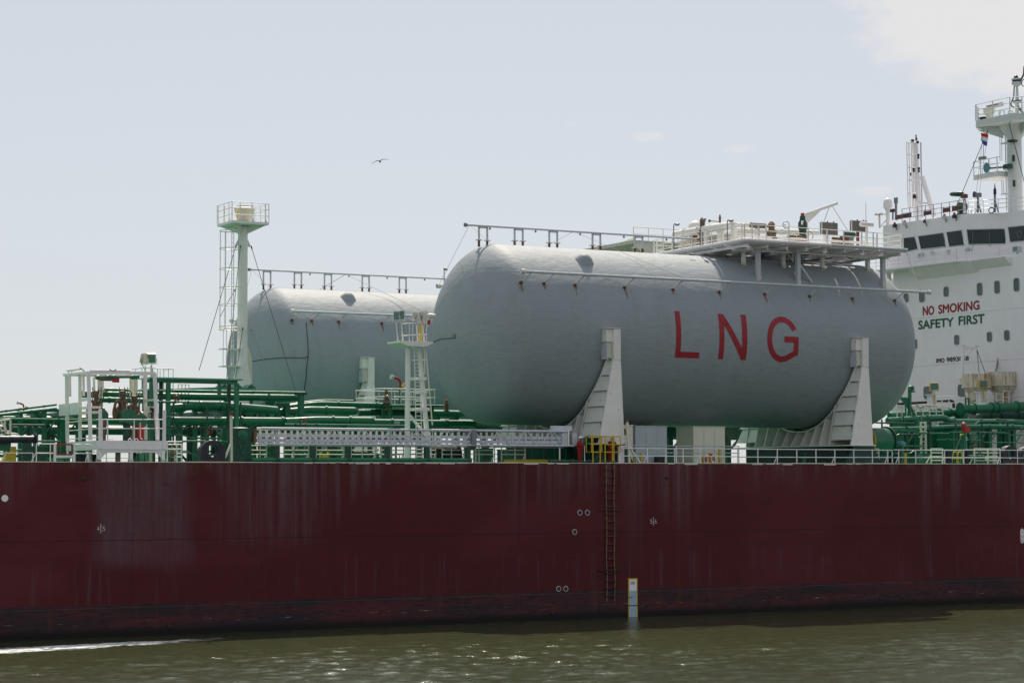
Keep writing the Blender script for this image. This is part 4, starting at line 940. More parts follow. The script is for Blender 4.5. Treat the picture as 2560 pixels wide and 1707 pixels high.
def trestle(label, xs, ytop, Y, zf, w_=.26, diag=True, yb=None, beam=True):
    pts = [P(*zf(x, ytop), Y) for x in xs]; zt_ = pts[0].z
    t = thing('pipe_trestle', label, 'pipe support', (pts[0].x, Y, DECK), 'green pipe trestles')
    for p in pts:
        ps_ = MB().box(p.x-w_/2, p.x+w_/2, Y-w_/2, Y+w_/2, DECK+.03, zt_).build('post', 'green_paint', t)
        MB().box(p.x-w_, p.x+w_, Y-w_, Y+w_, DECK+.025, DECK+.06).build('foot_plate', 'dark_green', ps_)
        MB().box(p.x-w_/2, p.x+w_/2, Y+3, Y+3+w_, DECK+.03, zt_).build('rear_post', 'dark_green', t)
        MB().box(p.x-w_*.45, p.x+w_*.45, Y+w_/2, Y+3, zt_-.28, zt_-.004).build('cross_beam', 'green_paint', t)
        if diag: MB().bar((p.x+.003, Y+.2, zt_-1.5), (p.x+1.1, Y+.2, zt_-.2), .1, .1).build('knee_brace', 'green_paint', ps_)
    if beam and len(pts) > 1: MB().box(pts[0].x-.2, pts[-1].x+.2, Y-w_*.6, Y+w_*.6, zt_, zt_+.2).build('head_beam', 'green_paint', t)
    return t
trestle('green trestle at the far left edge, above the navy roller', (187, 327), 672, 10, Z1)
trestle('tall green trestle between the red gate frame and the white panel', (403, 545), 655, 9.5, Z1)
trestle('green trestle under the white panel, left of the loading platform', (572, 712), 700, 8.6, Z1)
trestle('green trestle just right of the loading platform', (1545, 1645), 660, 13, Z1)
trestle('green trestle left of the black fairlead', (1780, 1880), 655, 12.5, Z1)
trestle('green trestle behind the black fairlead', (55, 182), 655, 12.2, Z2)
trestle('green trestle behind the rust topped stanchion', (217, 370), 620, 15, Z2)
trestle('green trestle at the left end of the gangway', (470, 565), 630, 13.5, Z2)
trestle('narrow green trestle above the left third of the gangway', (608, 655), 575, 16, Z2)
trestle('green trestle with a knee brace, at the pipe end', (708, 787), 600, 14.6, Z2)
trestle('green trestle below the expansion loops, near mid gangway', (985, 1260), 790, 9.6, Z2)
trestle('green trestle left of the floodlight tower', (1360, 1730), 800, 9.0, Z2)
trestle('green trestle right of the floodlight tower', (345, 515), 700, 16, Z3)
t = thing('support_column', 'slim green column carrying the right end of the slim upper pipe', 'column', P(*Z2(920, 1065), 12.8)); a = P(*Z2(920, 500), 12.8)
MB().box(a.x-.18, a.x+.18, 12.62, 12.98, DECK+.03, a.z).build('column_shaft', 'green_paint', t); MB().box(a.x-.35, a.x+.35, 12.5, 13.1, a.z, a.z+.15).build('column_head', 'dark_green', t); MB().bar((a.x, 12.8, a.z-.6), (a.x+.55, 12.8, a.z-1.6), .06, .06).build('stay', 'green_paint', t)
# pipes and girders closing the bundle inboard; the shade there is put into their dark green
for i, (zz, yy, r, x0_, x1_, lab) in enumerate(((13.55, 22, .3, 30, 66, 'shade-darkened green pipe deep behind the left trestles, upper'), (12.75, 20, .3, 30, 67, 'shade-darkened green pipe deep behind the left trestles, lower'), (12.9, 26, .3, 34, 110, 'dark green pipe along the ship\'s middle line'), (13.6, 28, .25, 36, 70, 'shade-darkened green pipe farthest inboard on the left'))):
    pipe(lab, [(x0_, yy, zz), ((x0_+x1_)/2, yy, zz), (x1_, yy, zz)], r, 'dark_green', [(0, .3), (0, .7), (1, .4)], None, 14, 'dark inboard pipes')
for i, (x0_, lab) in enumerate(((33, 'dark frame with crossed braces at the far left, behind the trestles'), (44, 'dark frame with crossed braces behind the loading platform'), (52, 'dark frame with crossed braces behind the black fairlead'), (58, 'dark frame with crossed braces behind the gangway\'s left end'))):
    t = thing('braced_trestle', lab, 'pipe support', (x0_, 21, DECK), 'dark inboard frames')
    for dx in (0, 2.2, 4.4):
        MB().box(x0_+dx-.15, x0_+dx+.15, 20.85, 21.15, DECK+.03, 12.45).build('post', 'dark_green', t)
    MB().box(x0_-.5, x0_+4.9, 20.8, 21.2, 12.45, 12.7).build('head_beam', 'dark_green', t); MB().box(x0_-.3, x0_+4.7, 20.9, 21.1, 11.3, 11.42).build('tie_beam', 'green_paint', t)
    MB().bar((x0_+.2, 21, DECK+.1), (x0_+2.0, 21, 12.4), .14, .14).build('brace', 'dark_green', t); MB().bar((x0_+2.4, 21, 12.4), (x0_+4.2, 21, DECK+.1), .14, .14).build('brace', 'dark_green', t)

# walkway canopy and the notched pipe cover
a, c = P(*Z1(1362, 330), 8.5), P(*Z1(2215, 350), 8.5)
t = thing('walkway_canopy', 'long flat pale green canopy plate right of the loading platform', 'canopy', (a.x, 8.5, DECK))
MB().box(a.x, c.x, 8.5, 10.4, a.z-.14, a.z-.04).build('canopy_plate', 'pale_green', t); MB().box(a.x+.1, c.x-.3, 8.7, 8.8, a.z-.32, a.z-.143).build('canopy_beam', 'green_paint', t); MB().box(a.x+.1, c.x-.3, 10.1, 10.2, a.z-.32, a.z-.143).build('canopy_beam', 'green_paint', t)
for x in (1382, 1534, 2157):
    p = P(*Z1(x, 400), 8.75); MB().box(p.x-.13, p.x+.13, 8.62, 8.88, DECK+.03, a.z-.323).build('canopy_post', 'green_paint', t)
    MB().box(p.x-.11, p.x+.11, 10.0, 10.22, DECK+.03, a.z-.323).build('canopy_post', 'dark_green', t)
p, q = P(*Z1(2000, 378), 8.75), P(*Z1(2150, 372), 8.75); MB().box(p.x-.1, p.x+.1, 8.65, 8.85, p.z-.9, p.z).build('hanger', 'green_paint', t); MB().box(p.x-.1, q.x, 8.66, 8.84, p.z-.16, p.z+.02).build('hanger_arm', 'green_paint', t)
a, c = P(*Z2(180, 458), 16), P(*Z2(512, 458), 16); zt_ = P(*Z2(300, 430), 16).z
t = thing('pipe_cover', 'pale green sloping pipe cover with a notched front edge, below the white mast', 'cover', (a.x, 16, DECK))
MB().prism([(a.x-3.6, 16, a.z+.05), (a.x, 16, zt_), (c.x, 16, zt_), (c.x, 16, a.z), (a.x-3.6, 16, a.z)], (0, 2.5, 0)).build('cover_plate', 'pale_green', t)
for k in (.14, .5, .86): x = a.x+(c.x-a.x)*k; MB().prism([(x-.32, 15.95, zt_), (x+.32, 15.95, zt_), (x, 15.95, zt_+.24)], (0, 1.2, 0)).build('notch_cap', 'green_paint', t)
for x in (a.x-3, a.x+.5, c.x-.3): MB().box(x-.1, x+.1, 16.1, 16.3, DECK+.03, a.z).build('cover_leg', 'green_paint', t)

# lookout with twin floodlights on the left
yf = 9.5; fl = P(*Z1(1435, 445), yf)
t = thing('lamp_platform', 'small railed white lookout above the pipes, behind the loading platform', 'platform', (fl.x, yf, DECK))
x0_, x1_ = P(*Z1(1295, 445), yf).x, P(*Z1(1580, 445), yf).x
MB().box(x0_, x1_, yf, yf+2, fl.z-.1, fl.z).build('platform_deck', 'white_paint', t); MB().box(fl.x-.6, fl.x-.3, yf+.6, yf+.9, DECK+.03, fl.z-.1).build('column', 'green_paint', t)
zr = P(*Z1(1435, 258), yf).z
for k in (0, .35, .5, .7, .85, 1): MB().tube((x0_+(x1_-x0_)*k, yf+.05, fl.z), (x0_+(x1_-x0_)*k, yf+.05, zr), .03, 6).build('rail_post', 'white_paint', t)
for k in (.1, .9): MB().tube((x0_+(x1_-x0_)*k, yf+1.9, fl.z), (x0_+(x1_-x0_)*k, yf+1.9, zr), .03, 6).build('rail_post', 'white_paint', t)
for h in (zr, fl.z*.5+zr*.5): MB().path([(x0_, yf+1.9, h), (x0_, yf+.05, h), (x1_, yf+.05, h), (x1_, yf+1.9, h)], .03, 6).build('rail_bar', 'white_paint', t)
def floodlight(label, foot, head, w_=.42, h_=.5, front=(-.5, -.8, -.2), glass=True, mat='white_paint', group='floodlights', cable=True):
    t = thing('floodlight', label, 'floodlight', foot, group); hd = V(head); ft = V(foot); fr = V(front).normalized()
    MB().tube(ft, hd-V((0, 0, h_*.75)), .05, 8).build('lamp_post', mat, t)
    up = Vector((0, 0, 1)); sd = fr.cross(up).normalized(); u2 = sd.cross(fr)
    def bx(c, a, b2, d0, d1):
        return MB().add([c+sd*(a*i)+u2*(b2*j)+fr*d for d in (d0, d1) for i, j in ((-.5, -.5), (.5, -.5), (.5, .5), (-.5, .5))], [(0, 1, 2, 3), (4, 5, 6, 7), (0, 1, 5, 4), (1, 2, 6, 5), (2, 3, 7, 6), (3, 0, 4, 7)])
    hs = bx(hd, w_, h_, -.22, .10).build('lamp_housing', mat, t); bx(hd, w_*.86, h_*.86, .10, .125).build('lamp_glass', 'lens_glass' if glass else 'grey_metal', hs)
    m = MB()
    for k in range(4): c = hd+sd*((k-1.5)*w_*.22); m.add([c+u2*(h_*j)+fr*d+sd*e for e in (-.012, .012) for d in (-.30, -.221) for j in (-.4, .4)], [(0, 1, 3, 2), (4, 5, 7, 6), (0, 1, 5, 4), (2, 3, 7, 6), (0, 2, 6, 4), (1, 3, 7, 5)])
    m.build('cooling_fin', mat, hs)
    MB().path([hd-sd*(w_*.58), hd-sd*(w_*.58)-u2*(h_*.62), hd+sd*(w_*.58)-u2*(h_*.62), hd+sd*(w_*.58)], .025, 6).build('lamp_bracket', mat, hs)
    if cable: MB().path([hd-fr*.2, hd-fr*.45-V((0, 0, .35)), ft.lerp(hd, .55)+V((.12, .1, 0)), ft.lerp(hd, .3)+V((.05, 0, 0))], .02, 6, .2).build('cable', 'cable_black', t)
    return t
p = P(*Z1(1340, 440), yf+.5); h = P(*Z1(1325, 172), yf+.5); floodlight('cream floodlight seen from behind, left of the pair over the lookout', (h.x, yf+.5, fl.z), h, .5, .62, (.75, .4, -.25), False, 'cream_paint')
h = P(*Z1(1378, 165), yf+.3); floodlight('floodlight with green glass, right of the pair over the lookout', (h.x, yf+.3, fl.z), h, .62, .62, (-.35, -.75, -.35), True, 'cream_paint')
a = P(*Z1(1625, 570), 14); c = P(*Z1(1722, 570), 14); railing('short cream guard rail behind the canopy posts', (a.x, 14, P(*Z1(1625, 570), 14).z), (c.x, 14, a.z), P(*Z1(1625, 402), 14).z-a.z, even(4), 'white_rusty', (1, .5), .03)

# red fire monitors
def monitor(label, base, h, s=1.0, flip=1, mat='red_paint'):
    t = thing('fire_monitor', label, 'fire monitor', base, 'fire monitors'); b_ = V(base)
    MB().tube(b_, b_+V((0, 0, h)), .13*s, 10).build('riser', 'green_paint', t)
    MB().path([b_+V((0, 0, h)), b_+V((0, 0, h+.55*s)), b_+V((-.15*flip*s, 0, h+.8*s)), b_+V((-.75*flip*s, -.1, h+.95*s))], .13*s, 10, .15).build('barrel', mat, t)
    MB().lathe([(.1*s, 0), (.2*s, .25*s), (.24*s, .4*s), (.1*s, .4*s)], b_+V((-.7*flip*s, -.1, h+.94*s)), (-flip, -.15, .12), 12).build('nozzle', 'grey_white', t)
    MB().torus(b_+V((.3*flip*s, -.2, h+.1)), .22*s, .03, (.3, 1, 0), 14, 6).build('hand_wheel', 'yellow_paint', t); MB().tube(b_+V((.3*flip*s, -.2, h+.1)), b_+V((0, 0, h+.1)), .04, 6).build('wheel_stem', 'yellow_paint', t)
    return t
p = P(*Z2(1825, 585), 17.5); monitor('red fire monitor with grey nozzle and yellow wheel on the railed round stand', p, P(*Z2(1825, 430), 17.5).z-p.z, .75)
p = P(*Z1(215, 655), 9.2); monitor('small red fire monitor perched on the slanting pipes at far left', p, .15, .42, 1)
# railed stand of the fire monitor
yf = 16.4; A = P(*Z2(1645, 588), yf); Bp = P(*Z2(2175, 592), yf); hh_ = P(*Z2(1645, 440), yf).z-A.z
t = thing('monitor_stand', 'white railed stand round the red fire monitor, behind the floodlight tower', 'platform', (A.x, yf, DECK))
MB().box(A.x, Bp.x, yf, yf+4.5, A.z-.12, A.z).build('stand_deck', 'green_paint', t)
for x, y in ((.02, .1), (.2, .02), (.36, .02), (.58, .02), (.8, .02), (.98, .1), (.02, .95), (.35, .97), (.7, .97), (.98, .95)):
    q_ = V((A.x+(Bp.x-A.x)*x, yf+4.5*y, A.z)); MB().tube(q_, q_+V((0, 0, hh_)), .035, 6).build('rail_post', 'white_paint', t)
for h in (1.0, .5): MB().path([(A.x+.05, yf+4.3, A.z+hh_*h), (A.x+.05, yf+.4, A.z+hh_*h), (A.x+1.2, yf+.08, A.z+hh_*h), (Bp.x-1.2, yf+.08, A.z+hh_*h), (Bp.x-.05, yf+.4, A.z+hh_*h), (Bp.x-.05, yf+4.3, A.z+hh_*h), (A.x+.05, yf+4.3, A.z+hh_*h)], .032, 6).build('rail_bar', 'white_paint', t)
for x in (A.x+.4, Bp.x-.4): MB().box(x-.12, x+.12, yf+.2, yf+.44, DECK+.03, A.z-.123).build('stand_leg', 'green_paint', t)
valve('bronze_valve', 'bronze valve with green actuator left of the fire monitor stand', V((P(*Z2(1700, 640), 16.6).x, 16.6, P(*Z2(1700, 640), 16.6).z)), P(*Z2(1700, 455), 16.6).z-P(*Z2(1700, 640), 16.6).z, 'bronze', .2, 1)
valve('bronze_valve', 'bronze valve half hidden at the edge of the nearer tank\'s front dome', P(*Z3(425, 650), 18), P(*Z3(425, 535), 18).z-P(*Z3(425, 650), 18).z, 'bronze', .16, 0)

# ------------------------------------------------------------------ white light mast with basket
YM = 24.0; ZN = zoom(500, 480, .33183)
mc = P(*ZN(323, 300), YM); mb = P(*ZN(323, 1480), YM); MXc = mc.x
def mz(y): return P(*ZN(323, y), YM).z
mast = thing('light_mast', 'tall white mast with square railed top and ladder cage, left of the tanks', 'mast', (MXc, YM, DECK))
MB().lathe([(.66, 0), (.66, mz(1420)-DECK), (.40, mz(1290)-DECK), (.37, mz(1180)-DECK), (.36, mz(262)-DECK)], (MXc, YM, DECK), (0, 0, 1), 28).build('mast_column', 'white_paint', mast)
pz0, pz1 = mz(262), mz(246); hs = 1.45
tpf = MB().box(MXc-hs, MXc+hs, YM-hs, YM+hs, pz0+.06, pz0+.24).build('top_platform', 'white_paint', mast)
for a, c in (((-1.3, -1.3), (-.2, -.2)), ((1.3, -1.3), (.2, -.2)), ((-1.3, 1.3), (-.2, .2)), ((1.3, 1.3), (.2, .2))):
    MB().prism([(MXc+a[0], YM+a[1], pz0+.06), (MXc+c[0], YM+c[1], pz0+.06), (MXc+c[0], YM+c[1], pz0-.55)], (.05, 0, 0)).build('platform_bracket', 'white_paint', tpf)
rz = pz0+.24; rt = rz+1.38
for (ax, ay) in ((-1, -1), (1, -1), (1, 1), (-1, 1)): MB().tube((MXc+ax*hs, YM+ay*hs, rz), (MXc+ax*hs, YM+ay*hs, rt), .035, 6).build('rail_post', 'white_paint', tpf)
for k in (-.35, .05, .5):
    for (x, y) in ((k*hs*2*.8, -hs), (-hs, k*hs*1.7), (k*hs*1.7, hs), (hs, k*hs*1.7)): MB().tube((MXc+x, YM+y, rz), (MXc+x, YM+y, rt), .03, 6).build('rail_post', 'white_paint', tpf); MB().prism([(MXc+x, YM+y, rz), (MXc+x, YM+y, rz+.42), (MXc+x+.14, YM+y, rz)], (0, .03, 0)).build('post_gusset', 'white_paint', tpf)
for h in (1.38, .95, .47): MB().path([(MXc-hs, YM-hs, rz+h), (MXc+hs, YM-hs, rz+h), (MXc+hs, YM+hs, rz+h), (MXc-hs, YM+hs, rz+h), (MXc-hs, YM-hs, rz+h)], .026, 6).build('rail_bar', 'white_paint', tpf)
bk = MB().lathe([(.42, 0), (.42, .18), (.5, .22), (.52, .34), (.62, .5), (.74, 1.02), (.76, 1.06), (.76, 1.12), (.6, 1.2), (.58, 1.28), (.02, 1.3)], (MXc+.1, YM, rz), (0, 0, 1), 26).build('basket', 'cream_paint', mast)
MB().torus((MXc+.55, YM-.4, rz+1.2), .1, .025, (0, 1, 0), 12, 6).build('lifting_eye', 'grey_metal', mast)
for xx in (-.72, -.5): MB().path([(MXc+xx, YM-.62, rz), (MXc+xx, YM-.75, rz+.8), (MXc+xx+.1, YM-.6, rz+.95)], .03, 6).build('yellow_pipe', 'yellow_paint', mast)
# ladder and cage on the forward side
lxx = MXc-.95
def cage(t, cx, cy, z0, z1, rad, levels, mat, a0=95, a1=265, nb=5, ladder=True, ox=0.0):
    for z in levels:
        MB().path([(cx+ox, cy+rad*.55, z)]+[(cx+rad*math.cos(math.radians(a)), cy+rad*math.sin(math.radians(a)), z) for a in np.linspace(a0, a1, 12)]+[(cx+ox, cy-rad*.55, z)], .03, 6).build('cage_hoop', mat, t)
    for a in np.linspace(a0+5, a1-5, nb): 
        x, y = cx+rad*math.cos(math.radians(a)), cy+rad*math.sin(math.radians(a)); MB().tube((x, y, min(levels)), (x, y, max(levels)), .025, 6).build('cage_bar', mat, t)
    if ladder:
        for s_ in (-.2, .2): MB().tube((cx+.12, cy+s_, z0), (cx+.12, cy+s_, z1), .03, 6).build('ladder_rail', mat, t)
        z = z0+.2
        while z < z1: MB().tube((cx+.12, cy-.2, z), (cx+.12, cy+.2, z), .018, 6).build('ladder_rung', mat, t); z += .33
cage(mast, MXc-.95, YM-.1, DECK+.03, pz0, .85, [mz(y) for y in (300, 433, 585, 725, 855, 1018, 1042)], 'white_paint', ox=.7)
for y in (1190, 1320): MB().box(MXc-1.7, MXc-.3, YM-.55, YM+.45, mz(y), mz(y)+.06).build('cage_hoop', 'white_paint', mast)
for xx in (-1.7, -1.45): MB().tube((MXc+xx, YM-.5, mz(1330)), (MXc+xx, YM-.5, mz(1042)), .025, 6).build('cage_bar', 'white_paint', mast)
for s_ in (-1, 1): MB().prism([(MXc+s_*.34, YM-.05, mz(350)), (MXc+s_*.62, YM-.05, mz(405)), (MXc+s_*.5, YM-.05, mz(415)), (MXc+s_*.34, YM-.05, mz(400))], (0, .06, 0)).build('guy_lug', 'white_paint', mast)
MB().prism([(MXc+.36, YM-.03, mz(1140)), (MXc+.75, YM-.03, mz(1250)), (MXc+.8, YM-.03, mz(1440)), (MXc+.36, YM-.03, mz(1440))], (0, .06, 0)).build('foot_fin', 'cream_paint', mast)
for (a, ya, c, yc_) in (((385, 408), YM, (722, 1505), 14), ((305, 405), YM-.4, (200, 1400), 13), ((322, 1025), YM-.4, (268, 1400), 18), ((384, 1035), YM-.2, (568, 1500), 15), ((272, 402), YM, (-8, 1345), 20), ((262, 740), YM+.3, (148, 945), 40)):
    MB().tube(P(*ZN(*a), ya), P(*ZN(*c), yc_), .022, 6).build('guy_wire', 'cable_black', mast)
    p = P(*ZN(*a), ya); q = p.lerp(P(*ZN(*c), yc_), .02); MB().tube(p, q, .05, 6).build('turnbuckle', 'cable_black', mast)

# ------------------------------------------------------------------ floodlight tower
YT = 6.0
tw = thing('floodlight_tower', 'white two legged tower with ladder and railed lamp platform, in front of the tanks', 'tower', P(*ZL(420, 1440), YT))
def lp(x, y, Y=YT): return P(*ZL(x, y), Y)
MB().ring_sweep([V((lp(419, 1445).x, YT, DECK+.03)), lp(428, 440)], [.19, .17], 18).build('tower_leg', 'white_paint', tw)
MB().ring_sweep([V((lp(628, 1445).x, YT, DECK+.03)), lp(592, 1180), lp(524, 440)], [.18, .18, .16], 18).build('tower_leg', 'white_paint', tw)
for y, xr_ in ((738, 553), (1010, 580)): MB().bar(lp(430, y), lp(xr_+30, y-2), .34, .2).build('cross_beam', 'white_paint', tw)
for y, xl_, xr_ in ((572, 465, 595), (860, 475, 600)): MB().bar(lp(xl_, y, YT-.2), lp(xr_, y-4, YT-.2), .1, .1).build('ladder_tie', 'white_paint', tw)
MB().bar(lp(440, 1060), lp(560, 1205), .16, .16).build('brace', 'white_paint', tw)
for xa, xb in ((483, 505), (527, 556)): MB().tube(lp(xa, 455, YT-.3), lp(xb, 1445, YT-.3), .035, 6).build('ladder_rail', 'white_paint', tw)
for k in range(30):
    u_ = k/29; MB().tube(lp(483+22*u_, 470+960*u_, YT-.3), lp(527+29*u_, 470+960*u_, YT-.3), .02, 6).build('ladder_rung', 'white_paint', tw)
MB().tube(lp(582, 420, YT-.35), lp(645, 1150, YT-.35), .05, 8).build('hand_pole', 'cream_paint', tw)
MB().tube(lp(573, 240, YT-.35), lp(578, 700, YT-.35), .035, 8).build('hand_pole', 'white_paint', tw)
A, Bp = lp(302, 420), lp(596, 405); zt_ = lp(420, 408).z
MB().prism([(A.x, YT-.9, zt_-.12), (A.x+.6, YT-.9, zt_-.32), (Bp.x-.6, YT-.9, zt_-.36), (Bp.x, YT-.9, zt_-.12), (Bp.x, YT-.9, zt_), (A.x, YT-.9, zt_)], (0, 1.9, 0)).build('lamp_deck', 'white_paint', tw)
for k, x in enumerate((440, 470, 515, 552, 594)): MB().tube(lp(x, 405, YT-.8), lp(x, 240, YT-.8), .03, 6).build('rail_post', 'white_paint', tw)
for y in (240, 345): MB().path([lp(370, y+8, YT+.8), lp(425, y+4, YT-.8), lp(596, y-4, YT-.8), lp(600, y-2, YT+.8)], .03, 6).build('rail_bar', 'white_paint', tw)
MB().tube(lp(545, 250, YT-.3), lp(538, 405, YT-.3), .12, 8).build('yellow_roll', 'yellow_paint', tw)
for i, (x, y, w_, h_, fr, gl, lab) in enumerate(((325, 177, .40, .62, (-.45, -.85, .0), True, 'green glass floodlight at the tower\'s left corner'), (371, 171, .40, .62, (-.45, -.85, .0), True, 'green glass floodlight second from the left on the tower'), (503, 176, .5, .5, (.5, .75, .0), False, 'white floodlight seen from behind, third on the tower'), (560, 172, .6, .55, (.6, .7, .0), False, 'white floodlight seen from behind, rightmost on the tower'))):
    hd = lp(x, y, YT-.6); floodlight(lab, (hd.x+.12, YT-.55, zt_), hd, w_, h_, fr, gl)
hd = lp(625, 175, YT-.5); t = thing('horn_lamp', 'small cream lamp with red base beside the tower\'s rightmost floodlight', 'lamp', hd-V((0, 0, .6))); MB().lathe([(.1, 0), (.16, .1), (.16, .55), (.08, .6)], hd-V((.2, 0, 0)), (1, 0, 0), 10).build('lamp_barrel', 'cream_paint', t); MB().cbox(hd-V((.1, 0, .45)), .16, .16, .3).build('lamp_base', 'red_paint', t); MB().tube(hd-V((.1, 0, .6)), hd-V((.5, .0, 1.2)), .04, 6).build('lamp_arm', 'white_paint', t)

# ------------------------------------------------------------------ white loading platform on the left
YP = 1.0
A = P(*ZF(555, 1165), YP); XL = A.x; XR = P(*ZF(1560, 1165), YP).x; YB = 7.2; zt1 = A.z; zb1 = P(*ZF(555, 1300), YP).z
lpf = thing('loading_platform', 'white framed loading platform with flat roof frame and railings, at the hull\'s left', 'platform', ((XL+XR)/2, YP, DECK))
MB().box(XL, XR, YP, YP+.1, zb1, zt1).build('skirt_plate', 'white_clean', lpf); MB().box(XL, XL+.1, YP+.103, YB, zb1, zt1).build('skirt_plate', 'white_paint', lpf)
MB().box(XR-.1, XR, YP+.103, YB, zb1, zt1).build('skirt_plate', 'white_paint', lpf); MB().box(XL+.103, XR-.103, YP+.103, YB, zb1+.1, zb1+.2).build('platform_floor', 'green_paint', lpf)
MB().box(XL+.1, XR-.1, YP-.02, YP+.0, zb1+.02, zb1+.045).build('weld_line', 'white_rusty', lpf)
zp1 = P(*ZF(555, 715), YP).z
for x0_, x1_ in ((XL, XL+.2), (XR-.33, XR-.12)):
    MB().box(x0_, x1_, YP-.06, YP-.003, zb1+.06, zp1).build('fender_post', 'white_clean', lpf)
for x0_, x1_ in ((545, 592), (1010, 1060), (1476, 1525)):
    a, c = P(*ZF(x0_, 1400), YP+.02), P(*ZF(x1_, 1400), YP+.02); MB().box(a.x, c.x, YP+.02, YP+.24, DECK+.03, zb1).build('leg', 'white_clean', lpf)
    MB().box(a.x-.03, c.x+.03, YP-.0, YP+.26, DECK+.03, DECK+.2).build('rusty_foot', 'rust_stain_white', lpf)
MB().box(XL+.1, XR-.1, YP+.03, YP+.12, zb1-.16, zb1-.003).build('lower_beam', 'white_paint', lpf)
for s_, x in ((1, XL+.22), (-1, XR-.36)): MB().prism([(x, YP+.05, zb1-.16), (x+s_*.35, YP+.05, zb1-.16), (x, YP+.05, zb1-.5)], (0, .05, 0)).build('gusset', 'white_paint', lpf)
for x0_, x1_ in ((825, 880), (1290, 1338)):
    a, c = P(*ZF(x0_, 1400), 4), P(*ZF(x1_, 1400), 4); MB().box(a.x, c.x, 4, 4.3, DECK+.03, zb1+.1).build('leg', 'cream_paint', lpf)
for y in (3.4, 6.4):
    MB().tube((XL+.3, y, DECK+.03), (XL+.3, y, zb1+.1), .15, 12).build('leg', 'cream_paint', lpf)
# roof frame and its posts
def sd(x, y): return PX(*ZF(x, y), XL+.05)
zr1 = P(*ZF(410, 180), 1.6).z
def post(a, c, w_=.17, mat='white_paint'): MB().bar(a, c, w_, w_, (0, 1, 0)).build('roof_post', mat, lpf)
fp = P(*ZF(443, 1160), 1.7); ft = P(*ZF(411, 180), 1.7); gp = P(*ZF(1412, 1160), 1.7); gt = P(*ZF(1374, 190), 1.7)
post(fp, ft, .19, 'white_clean'); post(gp, gt, .19, 'white_clean')
post(sd(292, 1170), PX(*ZF(290, 205), XL-.0)); post(sd(106, 1185), PX(*ZF(98, 225), XL-.0), .19)
pr = P(*ZF(1240, 1160), 4.2); post(pr, P(*ZF(1237, 215), 4.2), .2); post(P(*ZF(1100, 780), 6.6)-V((0, 0, .1)), P(*ZF(1098, 270), 6.6), .2, 'cream_paint'); post(P(*ZF(1040, 700), 7.0), P(*ZF(1037, 255), 7.0), .2, 'cream_paint')
post(P(*ZF(600, 1000), 6.2), P(*ZF(576, 250), 6.2), .24, 'cream_paint'); post(P(*ZF(500, 500), 5), P(*ZF(490, 250), 5), .12); post(P(*ZF(345, 520), 4.4), P(*ZF(340, 210), 4.4), .12); post(P(*ZF(148, 530), 5.8), P(*ZF(143, 230), 5.8), .12)
post(P(*ZF(625, 460), 6.6), P(*ZF(622, 260), 6.6), .09)
MB().bar(ft, gt, .16, .16).build('roof_beam', 'white_clean', lpf)
rb = PX(*ZF(60, 216), XL-.1); MB().bar(ft, rb, .16, .14).build('roof_beam', 'white_paint', lpf)
MB().bar(gt, (gt.x+.0, rb.y, rb.z), .14, .14).build('roof_beam', 'white_paint', lpf); MB().bar(rb, (gt.x, rb.y, rb.z), .14, .14).build('roof_beam', 'cream_paint', lpf)
MB().box(ft.x+.15, gt.x-.15, 4.0, 4.14, zr1-.09, zr1+.03).build('roof_beam', 'cream_paint', lpf)
for x, y, x2, y2 in ((108, 155, 290, 128), ):
    a, c = PX(*ZF(x, y), XL-.1), PX(*ZF(x2, y2), XL-.1); MB().tube(a, c, .08, 10).build('roof_lamp', 'white_clean', lpf)
    for u_ in (.1, .35): q_ = a.lerp(c, u_); MB().tube(q_, q_-V((0, 0, .28)), .03, 6).build('lamp_bracket', 'white_paint', lpf)
    MB().path([c, c+V((.05, -.1, .02)), c+V((.5, .1, -.3))], .03, 6).build('cable', 'cable_black', lpf)
a, c = P(*ZF(440, 152), 3.2), P(*ZF(1010, 158), 3.2); MB().tube(a, c, .06, 10).build('roof_lamp', 'white_clean', lpf)
for u_ in (.02, .2, .5, .68, .98): q_ = a.lerp(c, u_); MB().tube(q_, q_-V((0, 0, .16)), .025, 6).build('lamp_bracket', 'white_paint', lpf)
MB().path([P(*ZF(720, 135), 3.15), P(*ZF(760, 160), 3.15), P(*ZF(815, 138), 3.15)], .03, 6).build('cable', 'cable_black', lpf)
# railings of the platform
for y in (862, 993): MB().tube(P(*ZF(598, y), YP+.02), P(*ZF(1497, y), YP+.02), .028, 8).build('rail_bar', 'white_clean', lpf)
for x in (615, 690, 1078, 1440): MB().tube(P(*ZF(x, 1165), YP+.02), P(*ZF(x, 858), YP+.02), .03 if x != 690 else .045, 8).build('rail_post', 'white_clean', lpf)
MB().path([P(*ZF(1165, 905), YP+.02), P(*ZF(1168, 1130), YP+.02), P(*ZF(1200, 1150), YP+.02)], .03, 8, .1).build('rail_hook', 'white_clean', lpf)
for (a, c) in (((118, 905), (555, 858)), ((125, 1026), (555, 990)), ((120, 1150), (555, 1120))): MB().tube(PX(*ZF(*a), XL), PX(*ZF(*c), XL), .03, 8).build('rail_bar', 'cream_paint', lpf)
MB().bar(P(*ZF(1230, 588), 4.2), gp.lerp(gt, .605), .12, .12).build('tie_beam', 'cream_paint', lpf); MB().bar(PX(*ZF(300, 580), XL), PX(*ZF(432, 570), XL), .14, .18).build('tie_beam', 'white_paint', lpf)
